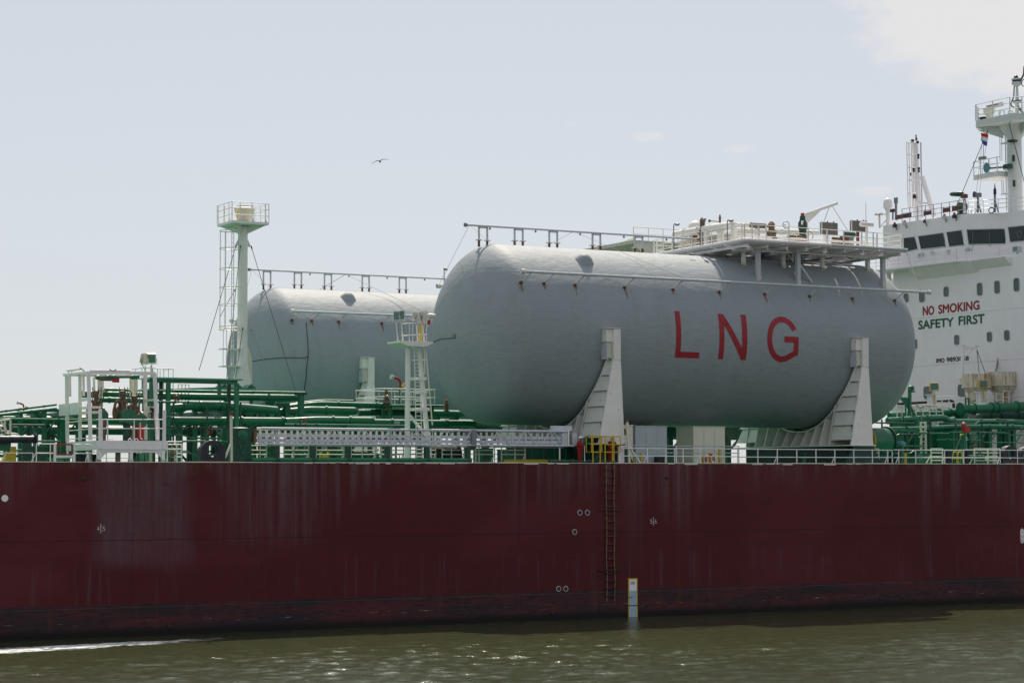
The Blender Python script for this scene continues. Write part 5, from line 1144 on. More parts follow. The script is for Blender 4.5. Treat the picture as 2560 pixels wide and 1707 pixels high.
# panel, cabinets, pipes held in the platform
a, c = PX(*ZF(-8, 812), XL-.12), PX(*ZF(285, 612), XL-.12)
t = thing('wind_panel', 'white upright panel in two plates on the loading platform\'s left side', 'panel', (XL-.12, (a.y+c.y)/2, a.z))
ym = PX(*ZF(145, 700), XL-.12).y
MB().box(XL-.16, XL-.1, ym+.12, a.y, a.z, c.z).build('panel_plate', 'white_paint', t); MB().box(XL-.16, XL-.1, c.y, ym-.12, a.z, c.z).build('panel_plate', 'white_paint', t); MB().box(XL-.1, XL-.06, ym-.12, ym+.12, a.z+.05, c.z-.05).build('panel_joint', 'cream_paint', t)
MB().box(XL-.1, XL+.5, c.y-2.2, c.y-.02, c.z-.42, c.z-.3).build('panel_arm', 'white_paint', t); MB().box(XL-.1, XL+.5, c.y-2.2, c.y-.02, a.z, a.z+.14).build('panel_arm', 'cream_paint', t)
a, c = P(*ZF(1245, 865), 3.6), P(*ZF(1370, 672), 3.6); t = thing('hose_board', 'cream board with a coil of black hose, inside the platform\'s right side', 'board', a); MB().box(a.x, c.x, 3.6, 3.66, a.z, c.z).build('board_panel', 'cream_paint', t)
for dx, dz, r in ((.32, .28, .16), (.5, .3, .19)): MB().torus((a.x+dx, 3.55, a.z+dz), r, .022, (0, 1, 0), 16, 6).build('hose_coil', 'cable_black', t)
MB().lathe([(.02, 0), (.2, .05), (.24, .15), (.12, .3)], (a.x+.42, 3.5, c.z-.3), (.3, 0, 1), 10).build('hose_hook', 'cable_black', t); MB().path([(a.x+.4, 3.52, c.z-.3), (a.x+.35, 3.52, c.z-.7), (a.x+.5, 3.52, a.z+.45)], .02, 6, .1).build('hose_end', 'cable_black', t)
a, c = P(*ZF(1130, 1165), 3), P(*ZF(1225, 940), 3); t = thing('red_cabinet', 'bright red upright cabinet behind the platform railing', 'cabinet', a); MB().box(a.x, c.x, 3, 3.5, zt1-.3, c.z).build('cabinet_body', 'red_paint', t); MB().box(a.x+.36, a.x+.4, 2.985, 3.0, zt1, c.z-.05).build('door_edge', 'orange_red', t)
a, c = P(*ZF(945, 1165), 3.2), P(*ZF(980, 880), 3.2); t = thing('pillar_pipe', 'rusty brown upright pipe left of the red cabinet', 'pipe', a); MB().tube((a.x+.3, 3.6, zb1+.2), (a.x+.3, 3.6, c.z), .17, 14).build('pipe_run', 'bronze', t); MB().tube((a.x+.3, 3.6, c.z-.05), (a.x+.3, 3.6, c.z+.05), .24, 14).build('flange', 'bronze', t)
MB().box(a.x+.62, a.x+.95, 3.6, 3.75, zt1-.25, c.z-.35).build('gauge_panel', 'white_rusty', t)
a = P(*ZF(635, 1165), 3.4); t = thing('pillar_pipe', 'rusty brown upright pipe at the platform\'s left front post', 'pipe', a); MB().tube((a.x, 3.4, zb1+.2), (a.x, 3.4, P(*ZF(635, 870), 3.4).z), .13, 12).build('pipe_run', 'bronze', t); MB().tube((a.x, 3.4, zt1+.9), (a.x, 3.4, zt1+1.0), .2, 12).build('flange', 'rust_metal', t)
# bronze valve group and manifold ends
def manifold(label, px, Y, r=.3, zf=ZF, zc=720):
    c = P(*zf(px, zc), Y); t = thing('cargo_valve', label, 'valve', (c.x, Y, zb1+.2), 'cargo valves in the loading platform')
    MB().lathe([(r*1.5, 0), (r*1.5, .12), (r*1.05, .14), (r*1.2, .5), (r*1.05, .86), (r*1.5, .88), (r*1.5, 1.0)], (c.x-.5, Y, c.z-.2), (1, 0, 0), 18).build('valve_body', 'bronze', t)
    MB().lathe([(r*.9, 0), (r*.9, .5), (r*1.1, .52), (r*1.1, .62), (r*.5, .64), (r*.5, 1.0), (r*.75, 1.02), (r*.75, 1.25), (r*.2, 1.3)], (c.x, Y, c.z-.1), (0, 0, 1), 14).build('bonnet', 'bronze', t)
    MB().torus((c.x-.35, Y-.3, c.z+.15), .3, .09, (.2, 1, 0), 16, 8, .8, 1.25).build('bypass_pipe', 'bronze', t)
    MB().torus((c.x+.25, Y-.2, c.z+.95), .26, .03, (.5, 1, 0), 16, 6).build('hand_wheel', 'dark_green', t); MB().tube((c.x+.25, Y-.2, c.z+.95), (c.x, Y, c.z+.95), .035, 6).build('wheel_stem', 'grey_metal', t)
    for dx in (-.25, .1, .3): MB().tube((c.x+dx, Y-.1, c.z-.1), (c.x+dx, Y-.1, c.z+1.4), .03, 6).build('control_tube', 'grey_metal', t)
    MB().lathe([(r*1.55, 0), (r*1.55, .14), (r*1.15, .15), (r*1.15, 1.5)], (c.x-.05, Y-1.4, c.z-.42), (0, 1, 0), 18).build('manifold_end', 'green_paint', t)
    for k in range(10):
        a_ = 2*math.pi*k/10; MB().tube((c.x-.05+r*1.3*math.cos(a_), Y-1.44, c.z-.42+r*1.3*math.sin(a_)), (c.x-.05+r*1.3*math.cos(a_), Y-1.40, c.z-.42+r*1.3*math.sin(a_)), .03, 6).build('flange_bolt', 'grey_metal', t)
    MB().box(c.x-.2, c.x+.1, Y-1.0, Y-.7, zb1+.2, c.z-.8).build('valve_stand', 'dark_green', t)
    return t
manifold('cluster of brown cargo valve and green pipe end in the platform\'s middle', 905, 4.4); manifold('brown cargo valve and green pipe end at the platform\'s left posts', 520, 5.0, .26); manifold('green pipe end with brown valve beside the cream hose board', 1080, 4.8, .28, ZF, 790)
a, c = P(*ZF(520, 252), 3.0), P(*ZF(1145, 245), 3.0)
t = thing('hydraulic_pipe', 'thin green pipe with valves hung under the platform\'s roof frame', 'pipe', a); MB().tube(a, c, .07, 10).build('pipe_run', 'green_paint', t)
for u_ in (.05, .28, .42, .86, .95): q_ = a.lerp(c, u_); MB().lathe([(.12, -.15), (.16, 0), (.12, .15)], q_, (1, 0, 0), 10).build('pipe_valve', 'green_paint', t)
q_ = a.lerp(c, .2); MB().tube(q_-V((.3, 0, .12)), q_+V((.5, 0, -.12)), .1, 10).build('pipe_cylinder', 'bronze', t)
q_ = a.lerp(c, .38); solo(MB().box(q_.x, q_.x+.42, 2.9, 3.0, q_.z-.32, q_.z-.05).build('red_box', 'red_paint'), 'small red box hung under the platform\'s roof frame', 'box')
for k, (x, lab) in enumerate(((745, 'left of three white mooring eyes on the loading platform\'s edge'), (1018, 'middle of three white mooring eyes on the loading platform\'s edge'), (1112, 'right of three white mooring eyes on the loading platform\'s edge'))):
    q_ = P(*ZF(x, 1160), YP+.1); solo(MB().torus((q_.x, YP+.15, zt1+.04), .09, .028, (0, 1, 0), 16, 6).build('mooring_eye', 'white_clean'), lab, 'eye', 'mooring eyes on the platform edge')
a = P(*ZF(1140, 1440), .8); t = thing('black_hose', 'black bent hose standing under the loading platform', 'hose', (a.x, .9, DECK)); MB().path([(a.x+.05, 1.6, zb1-.05), (a.x+.0, 1.5, DECK+.4), (a.x-.25, 1.3, DECK+.06)], .1, 10, .25).build('hose_run', 'black_rubber', t)

# ------------------------------------------------------------------ left edge of the deck
a, c = P(*Z1(-40, 905), .7), P(*Z1(318, 905), .7)
t = thing('hose_roller', 'long navy roller with disc end at the deck edge, far left', 'roller', ((a.x+c.x)/2, .7, a.z)); MB().tube(a, c, .22, 22).build('roller_drum', 'navy_black', t); MB().lathe([(.40, -.03), (.42, 0), (.40, .03)], c, (1, 0, 0), 28).build('end_disc', 'navy_black', t); MB().lathe([(.38, .0), (.38, .012)], c+V((.03, 0, 0)), (1, 0, 0), 24).build('disc_rim', 'yellow_paint', t)
a = P(*Z1(245, 1100), .7); zz = P(*Z1(245, 935), .7).z; t = thing('roller_post', 'dark green post carrying the navy roller', 'post', (a.x, .7, DECK)); MB().box(a.x-.28, a.x+.26, .6, .85, DECK+.03, zz+.08).build('post_shaft', 'dark_green', t); MB().box(a.x-.5, a.x+.4, .5, .95, DECK+.03, DECK+.1).build('post_foot', 'green_paint', t)
a, c = P(*Z1(40, 1105), .95), P(*Z1(148, 970), .95); t = thing('yellow_bollard_box', 'yellow block with green cradle under the navy roller', 'block', (a.x, .95, DECK)); MB().prism([(a.x-.0, .95, DECK+.03), (c.x, .95, DECK+.03), (c.x, .95, c.z), (a.x+.45, .95, c.z)], (0, .8, 0)).build('block_body', 'yellow_paint', t); MB().box(a.x-1.0, a.x+.35, .96, 1.6, c.z-.25, c.z+.25).build('cradle', 'green_paint', t); MB().box(a.x+.3, c.x-.3, 1.0, 1.5, c.z, c.z+.3).build('cradle_rust', 'rust_metal', t)
t = thing('stair_frame', 'white inclined stair rails above the navy roller, at the left edge', 'stairs', P(*Z1(40, 1000), 1.8)); 
for a, c in (((95, 720), (95, 905)), ((0, 735), (90, 722)), ((10, 740), (90, 880)), ((-20, 760), (50, 890)), ((45, 735), (45, 860)), ((8, 830), (95, 835))): MB().tube(P(*Z1(*a), 1.8), P(*Z1(*c), 1.8), .06, 8).build('stair_rail', 'cream_paint', t)
MB().path([P(*Z1(60, 850), 1.7), P(*Z1(160, 852), 1.7), P(*Z1(200, 905), 1.7)], .05, 8, .3).build('hand_rail', 'white_paint', t); q_ = P(*Z1(30, 850), 1.75); MB().lathe([(.09, 0), (.07, .1), (.03, .15)], q_, (0, 0, 1), 10).build('brass_cap', 'bronze', t)
def edge_rail(label, x0_, x1_, ytop, bars, posts, zf, Y=.22, mat='white_paint', r=.03, pr=.035, brace=()):
    a, c = P(*zf(x0_, ytop), Y), P(*zf(x1_, ytop), Y); zt_ = (a.z+c.z)/2
    t = thing('guard_rail', label, 'railing', (a.x, Y, DECK), 'guard rails along the near deck edge')
    for p in posts:
        q_ = P(*zf(p, ytop), Y); po_ = MB().tube((q_.x, Y, DECK+.03), (q_.x, Y, zt_), pr, 8).build('post', mat, t)
        if p in brace: MB().bar((q_.x-.03, Y, DECK+.55), (q_.x-.30, Y-.02, DECK+.04), .06, .04).build('brace', mat, po_)
    for b_ in bars:
        z = P(*zf((x0_+x1_)/2, b_), Y).z; MB().tube((a.x, Y, z), (c.x, Y, z), r, 8).build('rail_bar', mat, t)
    return t
edge_rail('white guard rail passing in front of the yellow block at far left', -40, 300, 1028, (1028,), (300,), Z1)
edge_rail('white guard rail between the roller post and the red gate', 328, 500, 946, (946, 1030), (332, 460), Z1, .22, 'white_paint', .03, .035, (332,))
t = thing('guard_rail', 'white guard rail with rounded end, right of the red gate', 'railing', P(*Z1(690, 1100), .22), 'guard rails along the near deck edge')
MB().path([P(*Z1(690, 950), .22), P(*Z1(820, 950), .22), P(*Z1(862, 975), .22), P(*Z1(862, 1010), .22), P(*Z1(835, 1032), .22), P(*Z1(690, 1032), .22)], .032, 8, .15).build('rail_bar', 'white_clean', t); q_ = P(*Z1(803, 950), .22); MB().tube((q_.x, .22, DECK+.03), (q_.x, .22, P(*Z1(803, 1030), .22).z), .04, 8).build('post', 'white_clean', t); MB().bar((q_.x, .22, DECK+.6), (q_.x-.15, .22, DECK+.04), .05, .03).build('brace', 'white_clean', t)
t = thing('deck_gate', 'red framed gate between two thick white posts at the deck edge', 'gate', P(*Z1(590, 1105), .3))
for x0_, x1_ in ((494, 509), (668, 684)): a, c = P(*Z1(x0_, 940), .3), P(*Z1(x1_, 940), .3); MB().box(a.x, c.x, .2, .4, DECK+.03, a.z).build('gate_post', 'white_clean', t)
q4 = [P(*Z1(x, y), .28) for x, y in ((515, 952), (657, 952), (657, 1036), (515, 1036))]
for i in range(4): MB().bar(q4[i], q4[(i+1) % 4], .09, .09).build('gate_frame', 'rust_metal' if i in (1, 2) else 'red_paint', t)
MB().tube(P(*Z1(505, 1064), .3), P(*Z1(672, 1062), .3), .075, 10).build('gate_bar', 'white_clean', t)
# green lockers and low machinery on deck at the left
for i, (x0_, x1_, yt, Y, lab, mt) in enumerate(((265, 435, 965, 3, 'dark green deck box behind the guard rail, right of the roller post', 'dark_green'), (390, 640, 1070, 5, 'flat pale green hatch cover behind the red gate', 'pale_green'), (1240, 1340, 1030, 6, 'pale green hatch coaming under the loading platform', 'pale_green'), (830, 900, 1040, 4, 'dark winch block left of the loading platform\'s legs', 'dark_green'), (700, 790, 1035, 3.5, 'dark chain heap behind the rounded rail end', 'navy_black'))):
    a, c = P(*Z1(x0_, 1100), Y), P(*Z1(x1_, yt), Y); t = thing('deck_box', lab, 'deck box', (a.x, Y, DECK), 'low boxes on the left deck')
    MB().box(a.x, c.x, Y, Y+.9, DECK+.03, c.z-.06).build('box_body', mt, t); MB().box(a.x-.06, c.x+.06, Y-.05, Y+.95, c.z-.06, c.z).build('box_lid', 'green_paint' if mt != 'pale_green' else mt, t)
    for k in (.2, .8): MB().box(a.x+(c.x-a.x)*k-.03, a.x+(c.x-a.x)*k+.03, Y-.03, Y, DECK+.1, c.z-.1).build('box_rib', 'dark_green', t)
# inboard and far side rails seen through the gaps
railing('cream guard rail on the far deck side, seen under the left pipes', (30, 50, DECK+.05), (66, 50, DECK+.05), 1.3, even(19), 'cream_paint', (1, .66, .33), .045, .05, group='far side guard rails')
railing('cream guard rail on the far deck side, seen under the middle pipes', (66.5, 50, DECK+.05), (108, 50, DECK+.05), 1.3, even(21), 'cream_paint', (1, .66, .33), .045, .05, group='far side guard rails')
t = thing('step_ladder', 'white step ladder at the loading platform\'s right side', 'ladder', P(*Z1(1590, 1100), 1.2))
for x in (1525, 1612, 1655): MB().tube(P(*Z1(x, 925 if x == 1525 else 950), 1.2), V((P(*Z1(x, 1105), 1.2).x, 1.2, DECK+.03)), .045, 8).build('ladder_leg', 'white_paint', t)
for y in (925, 952, 993, 1033, 1065): MB().tube(P(*Z1(1525 if y < 1000 else 1615, y), 1.2), P(*Z1(1657, y), 1.2), .035, 8).build('ladder_step', 'white_paint', t)
a = P(*Z1(1575, 1025), 2); t = valve('hydrant_valve', 'small bronze hydrant valve behind the white step ladder', V((a.x, 2, DECK+.03)), .95, 'bronze', .12, 1)

# ------------------------------------------------------------------ fairleads, stanchions, capstan
def fairlead(label, cx, cy, zf, Y=.45, s=1.0):
    c = P(*zf(cx, cy), Y); hh = (c.z-DECK); R1 = .70*s
    t = thing('fairlead', label, 'fairlead', (c.x, Y, DECK), 'black fairleads')
    MB().torus((c.x, Y, DECK+hh), R1*.80, R1*.27, (0, 1, 0), 28, 12, .95, 1.0).build('fairlead_ring', 'navy_black', t)
    pf = [(c.x-R1*1.3, DECK+.03), (c.x+R1*1.3, DECK+.03), (c.x+R1*1.3, DECK+hh*.95)]+[(c.x+R1*1.12*math.cos(a_)*(1.16 if abs(math.cos(a_)) > .9 else 1.06), DECK+hh+R1*1.02*math.sin(a_)) for a_ in np.linspace(.25, math.pi-.25, 13)]+[(c.x-R1*1.3, DECK+hh*.95)]
    hl = [(c.x+R1*.60*math.cos(a_), DECK+hh+R1*.62*math.sin(a_)) for a_ in np.linspace(math.pi*1.5, -math.pi*.5, 33)]
    vs = [(x, y, z) for y in (Y-.26, Y+.26) for (x, z) in pf+hl]; n1, n2 = len(pf), len(hl)-1; hl_n = len(hl); N_ = n1+hl_n; fs = []
    def near_(h): return min(range(n1), key=lambda i: (pf[i][0]-h[0])**2+(pf[i][1]-h[1])**2)
    st_ = [near_(h) for h in hl]
    for off in (0, N_):
        for j in range(hl_n-1):
            i0, i1 = st_[j], st_[j+1]; a_, b_ = off+n1+j, off+n1+j+1
            if i0 == i1: fs.append((off+i0, a_, b_))
            else:
                path_ = [i0]; 
                step = -1 if ((i0-i1) % n1) <= ((i1-i0) % n1) else 1
                while path_[-1] != i1: path_.append((path_[-1]+step) % n1)
                for u0, u1 in zip(path_, path_[1:]): fs.append((off+u0, off+u1, a_))
                fs.append((off+i1, a_, b_))
    for i in range(n1): fs.append((i, (i+1) % n1, N_+(i+1) % n1, N_+i))
    for j in range(hl_n-1): fs.append((n1+j, n1+j+1, N_+n1+j+1, N_+n1+j))
    MB().add(vs, fs).build('fairlead_block', 'navy_black', t, 40)
    MB().box(c.x-R1*1.45, c.x+R1*1.4, Y-.3, Y+.4, DECK+.03, DECK+.1).build('base_plate', 'bronze', t)
fairlead('glossy black fairlead left of the rust topped stanchion', 105, 1008, Z2, .45, .9)
fairlead('black fairlead at the right end of the deck, the left of two', 2195, 1040, Z5, .45, .9)
fairlead('black fairlead cut off by the right edge of the photo', 2345, 1050, Z5, .45, .9)
a = P(*Z3(390, 1010), 12); t = thing('roller_fairlead', 'black roller fairlead seen through the rails under the gangway', 'fairlead', (a.x, 12, DECK)); MB().tube((a.x-1.2, 12, DECK+.7), (a.x+1.0, 12, DECK+.7), .68, 24).build('roller_drum', 'navy_black', t); MB().tube((a.x+1.0, 12, DECK+.7), (a.x+1.15, 12, DECK+.7), .8, 24).build('end_disc', 'navy_black', t)
def stanchion(label, x, ytop, zf, bx_, by, lean=0, Y=.3):
    a = P(*zf(x, ytop), Y); q_ = P(*zf(x+lean, 1110), Y); t = thing('stanchion', label, 'post', (q_.x, Y, DECK), 'tall white stanchions at the deck edge')
    MB().bar((q_.x, Y, DECK+.03), a, .15, .13, (1, 0, 0)).build('stanchion_post', 'cream_paint', t); MB().cbox(a+V((0, 0, -.08)), .17, .16, .22).build('rusty_top', 'rust_metal', t)
    b_ = P(*zf(bx_, 1118), Y); st = P(*zf(x+lean*.6, by), Y); MB().bar(st, (b_.x, Y, DECK+.03), .13, .1).build('brace', 'white_paint', t); return t
stanchion('rust topped white stanchion right of the glossy black fairlead', 284, 662, Z2, 210, 935, 2)
stanchion('leaning white stanchion with rusty tip, right of the worker behind yellow rails', 2070, 722, Z3, 2190, 960, 20)
a, c = P(*Z2(300, 1105), 1.0), P(*Z2(472, 800), 1.0)
t = thing('capstan', 'dark green capstan housing at the left end of the gangway', 'capstan', ((a.x+c.x)/2, 1.0, DECK))
MB().prism([(a.x+.06, 1, DECK+.03), (c.x-.05, 1, DECK+.03), (c.x-.15, 1, DECK+1.0), (c.x, 1, DECK+1.6), (c.x+.02, 1, c.z-.08), (a.x-.02, 1, c.z-.08), (a.x, 1, DECK+1.6), (a.x+.12, 1, DECK+1.0)], (0, 1.1, 0)).build('capstan_body', 'dark_green', t)
MB().lathe([(.62, 0), (.62, .05), (.5, .1), (.3, .14)], ((a.x+c.x)/2, 1.5, c.z-.08), (0, 0, 1), 24).build('capstan_head', 'dark_green', t)
MB().lathe([(.34, 0), (.34, .06), (.1, .1), (.1, .14)], ((a.x+c.x)/2, 1.0, DECK+1.75), (0, -1, 0), 20).build('gear_cover', 'green_paint', t); MB().box(a.x-.1, c.x+.1, .9, 2.2, DECK+.025, DECK+.09).build('base_plate', 'dark_green', t)
for x in (.3, .7): MB().bar((a.x+(c.x-a.x)*x, .97, DECK+1.4), (a.x+(c.x-a.x)*.5, .97, DECK+.5), .06, .04).build('casing_rib', 'green_paint', t)

# ------------------------------------------------------------------ gangway stowed along the deck edge
YG = 1.0
g0, g1 = P(*Z2(500, 870), YG), P(*Z3(1590, 895), YG); gx0, gx1 = g0.x, g1.x
def gz(y, zf, x): return P(*zf(x, y), YG).z
zt0, zt1_ = gz(803, Z2, 560), gz(832, Z3, 1560); zb0, zb1_ = gz(945, Z2, 560), gz(963, Z3, 1560)
gw = thing('gangway', 'long aluminium lattice gangway stowed along the deck edge', 'gangway', ((gx0+gx1)/2, YG, zb0))
def gp_(x, top, y=0): k = (x-gx0)/(gx1-gx0); z = (zt0+(zt1_-zt0)*k) if top else (zb0+(zb1_-zb0)*k); return Vector((x, YG+y, z))
xs_ = P(*Z2(560, 800), YG).x; xe = P(*Z3(1500, 830), YG).x
for yy in (0, .75):
    MB().tube(gp_(xs_, True, yy), gp_(xe+.3, True, yy), .075, 10).build('top_chord', 'aluminium', gw); MB().tube(gp_(xs_-.1, False, yy), gp_(gx1, False, yy), .065, 10).build('bottom_chord', 'aluminium', gw)
MB().box(xs_, xe, YG+.1, YG+.7, zb0-.14, zb0-.09).build('underside_rail', 'grey_metal', gw)
for f0, f1 in ((.38, .56), (.68, .88)):
    h_ = zt0-zb0
    a0, a1 = gp_(xs_-.35, True), gp_(xe-.1, True)
    MB().prism([a0-V((0, -.12, h_*f1)), a1-V((0, -.12, h_*f1)), a1-V((0, -.12, h_*f0-.02)), a0-V((0, -.12, h_*f0-.02))], (0, .03, 0)).build('side_board', 'aluminium', gw)
nb = 22
for k in range(nb+1):
    x = xs_+(xe-xs_)*k/nb
    MB().tube(gp_(x, True), gp_(x, False), .035, 6).build('lattice_upright', 'aluminium', gw)
    if k < nb and k % 2 == 0:
        pass
for k in range(0, nb, 2):
    x = xs_+(xe-xs_)*k/nb; x2 = xs_+(xe-xs_)*(k+1)/nb; x3 = xs_+(xe-xs_)*(k+2)/nb
    MB().tube(gp_(x+.15, False)-V((0, .02, 0)), gp_(x2-.1, True)-V((0, .02, 0)), .04, 6).build('lattice_diagonal', 'aluminium', gw); MB().tube(gp_(x2+.1, True)-V((0, .02, 0)), gp_(x3-.15, False)-V((0, .02, 0)), .04, 6).build('lattice_diagonal', 'aluminium', gw)
n_ = 52
for k in range(n_):
    x = xs_+.15+(xe-xs_-.3)*k/(n_-1); MB().bar(gp_(x, True, .55)-V((0, 0, .12)), gp_(x, False, .55)+V((0, 0, .05)), .16, .03, (0, 1, 0)).build('tread', 'cream_paint', gw)
xm = P(*Z3(672, 880), YG).x; MB().box(xm-.16, xm+.16, YG-.1, YG+.85, zb0-.0, zt0+.02).build('lifting_frame', 'grey_metal', gw); MB().box(xm-.25, xm+.25, YG-.12, YG+.85, zt0+.02, zt0+.1).build('frame_cap', 'grey_white', gw); MB().lathe([(.35, 0), (.3, .12), (.15, .3)], (xm, YG+.3, zb0-.02), (0, 0, -1), 14).build('turntable', 'bronze', gw)
for x, w_ in ((1505, .5), (1590, .35)): p = P(*Z3(x, 880), YG).x; MB().box(p-w_/2, p+w_/2, YG-.05, YG+.8, zb0+.02, zt0-.12).build('end_plate', 'grey_white', gw)
p = P(*Z3(1535, 880), YG-.08); MB().tube((p.x, YG-.1, zb0), (p.x, YG-.1, zt0+.2), .05, 8).build('end_post', 'white_clean', gw); MB().tube((p.x+.22, YG+.2, zb0), (p.x+.22, YG+.2, zt0-.1), .05, 8).build('end_post', 'yellow_paint', gw)
a, c = P(*Z3(1395, 820), YG+.2), P(*Z3(1570, 805), YG+.2); MB().box(a.x, c.x, YG+.2, YG+.6, zt0+.05, zt0+.38).build('end_hood', 'aluminium', gw)
MB().box(gx0-.05, gx0+.13, YG, YG+.7, zb0+.1, zt0-.05).build('end_plate', 'bronze', gw)
# green pipe rail carrying the gangway
a, c = P(*Z2(470, 1092), .55), P(*Z3(640, 1095), .55)
t = thing('gangway_cradle', 'green pipe rail on posts that carries the gangway', 'cradle', (a.x, .55, DECK)); MB().tube(a, c, .15, 16).build('cradle_pipe', 'green_paint', t)
for x, zf in ((700, Z2), (1035, Z2), (1355, Z2), (1715, Z2), (2075, Z2), (625, Z3)):
    p = P(*zf(x, 1090), .6); MB().box(p.x-.15, p.x+.15, .56, .86, DECK+.03, zb0-.145).build('cradle_post', 'dark_green', t); MB().tube((p.x-.14, .55, a.z), (p.x+.14, .55, a.z), .19, 14).build('pipe_collar', 'dark_green', t)
for i, (x0_, x1_, posts, zf, lab) in enumerate(((470, 612, (548, 608), Z2, 'cream guard rail under the gangway\'s left end'), (760, 995, (765, 855, 990), Z2, 'cream guard rail under the gangway, second from the left'), (1055, 1318, (1060, 1310), Z2, 'cream guard rail under the gangway, around the yellow rack'), (1375, 1605, (1378, 1480, 1600), Z2, 'cream guard rail under the gangway, left of the tower foot'), (1640, 1860, (1645, 1740, 1855), Z2, 'cream guard rail under the gangway, at the tower foot'), (90, 330, (95, 200, 325), Z3, 'cream guard rail under the gangway, right of the tower foot'), (380, 590, (385, 470, 585), Z3, 'cream guard rail before the black roller fairlead'), (670, 865, (690, 720, 862), Z3, 'cream guard rail before the dark green tank box'), (920, 1148, (925, 1048, 1140), Z3, 'cream guard rail before the lettered green box'))):
    edge_rail(lab, x0_, x1_, 960, (962, 1003, 1042), posts, zf, 2.0, 'cream_paint', .032, .04, (posts[-1],))
p = P(*Z3(1455, 980), .9); t = thing('guard_post', 'single white post under the gangway\'s right end', 'post', (p.x, .9, DECK), 'guard rails along the near deck edge'); MB().tube((p.x, .9, DECK+.03), (p.x, .9, p.z), .05, 8).build('post', 'white_paint', t); MB().box(p.x-.1, p.x+.1, .8, 1.0, DECK+.028, DECK+.06).build('post_foot', 'white_rusty', t)
a, c = P(*Z2(1105, 1065), 2.6), P(*Z2(1172, 1018), 2.6); t = thing('yellow_rack', 'small bright yellow rack behind the rail under mid gangway', 'rack', a)
for x in (a.x, c.x): MB().box(x-.05, x+.05, 2.6, 2.8, DECK+.03, c.z).build('rack_post', 'yellow_paint', t)
MB().box(a.x, c.x, 2.6, 2.8, a.z-.02, a.z+.13).build('rack_tray', 'yellow_paint', t)
for i, (x0_, x1_, yt, Y, lab) in enumerate(((725, 850, 985, 3.2, 'dark green tank box under the gangway\'s right half'), (945, 1088, 995, 2.6, 'dark green box with small white letters under the gangway'))):
    a, c = P(*Z3(x0_, 1100), Y), P(*Z3(x1_, yt), Y); t = thing('deck_box', lab, 'deck box', (a.x, Y, DECK), 'green boxes under the gangway'); MB().box(a.x, c.x, Y, Y+.9, DECK+.03, c.z-.06).build('box_body', 'green_paint', t); MB().box(a.x-.04, c.x+.04, Y-.03, Y+.93, c.z-.06, c.z).build('box_lid', 'dark_green', t)
    if i: text_part('box_letter', 'HOT', (a.x+.06, Y-.012, c.z-.3), (.24, 0, 0), (0, 0, .12), 'letter_white', t, .006); text_part('box_letter', 'W', (a.x+.1, Y-.012, c.z-.5), (.12, 0, 0), (0, 0, .12), 'letter_white', t, .006)
    else: MB().box(a.x+.3, c.x-.3, Y-.03, Y, DECK+.3, c.z-.3).build('box_rib', 'dark_green', t)
a, c = P(*Z3(950, 1118), 1.6), P(*Z3(1590, 1095), 1.6); t = thing('yellow_beam', 'long yellow kick beam low on deck left of the worker with the pole', 'beam', a); MB().box(a.x, c.x, 1.6, 1.7, DECK+.03, c.z).build('beam_web', 'yellow_paint', t); MB().box(a.x, c.x, 1.5, 1.8, c.z, c.z+.04).build('beam_flange', 'yellow_paint', t)
for i, (x0_, x1_, yt, Y, lab) in enumerate(((1150, 1560, 985, 5.0, 'dark deck house wall behind the gangway\'s right end'), (1700, 1960, 960, 4.2, 'dark green winch bed behind the workers'))):
    a, c = P(*Z3(x0_, 1100), Y), P(*Z3(x1_, yt), Y); t = thing('winch_house', lab, 'machine', (a.x, Y, DECK), 'dark machinery behind the workers'); MB().box(a.x, c.x, Y, Y+2, DECK+.03, c.z).build('house_wall', 'dark_green', t); MB().box(a.x-.05, c.x+.05, Y-.06, Y+2.1, c.z, c.z+.06).build('house_roof', 'dark_green', t)
    for k in range(4): x = a.x+(c.x-a.x)*(k+.5)/4; MB().box(x-.05, x+.05, Y-.05, Y, DECK+.05, c.z-.05).build('wall_rib', 'green_paint', t)
for i, (x, Y, r, lab) in enumerate(((1700, 2.2, .26, 'round green drum face right of the worker with the pole'), (1760, 3.4, .2, 'smaller dark green drum between the workers'))):
    c = P(*Z3(x, 938), Y); t = thing('winch_drum', lab, 'drum', (c.x, Y, DECK), 'green drums by the workers'); MB().lathe([(r*.8, -.2), (r*1.75, -.06), (r*1.75, .06), (r*.5, .2)], c, (.75, -1, 0), 22).build('drum_disc', 'green_paint', t); MB().box(c.x-.15, c.x+.15, Y, Y+.4, DECK+.03, c.z).build('drum_stand', 'dark_green', t)
a, c = P(*Z3(1360, 1105), .6), P(*Z3(1990, 1100), .6); t = thing('kick_pipe', 'dark green kick pipe low along the edge under the workers', 'pipe', a); MB().tube(a, c, .1, 10).build('pipe_run', 'dark_green', t)
for u_ in (.02, .33, .75, .98): q_ = a.lerp(c, u_); MB().tube(q_-V((.12, 0, 0)), q_+V((.12, 0, 0)), .15, 10).build('collar', 'dark_green', t)

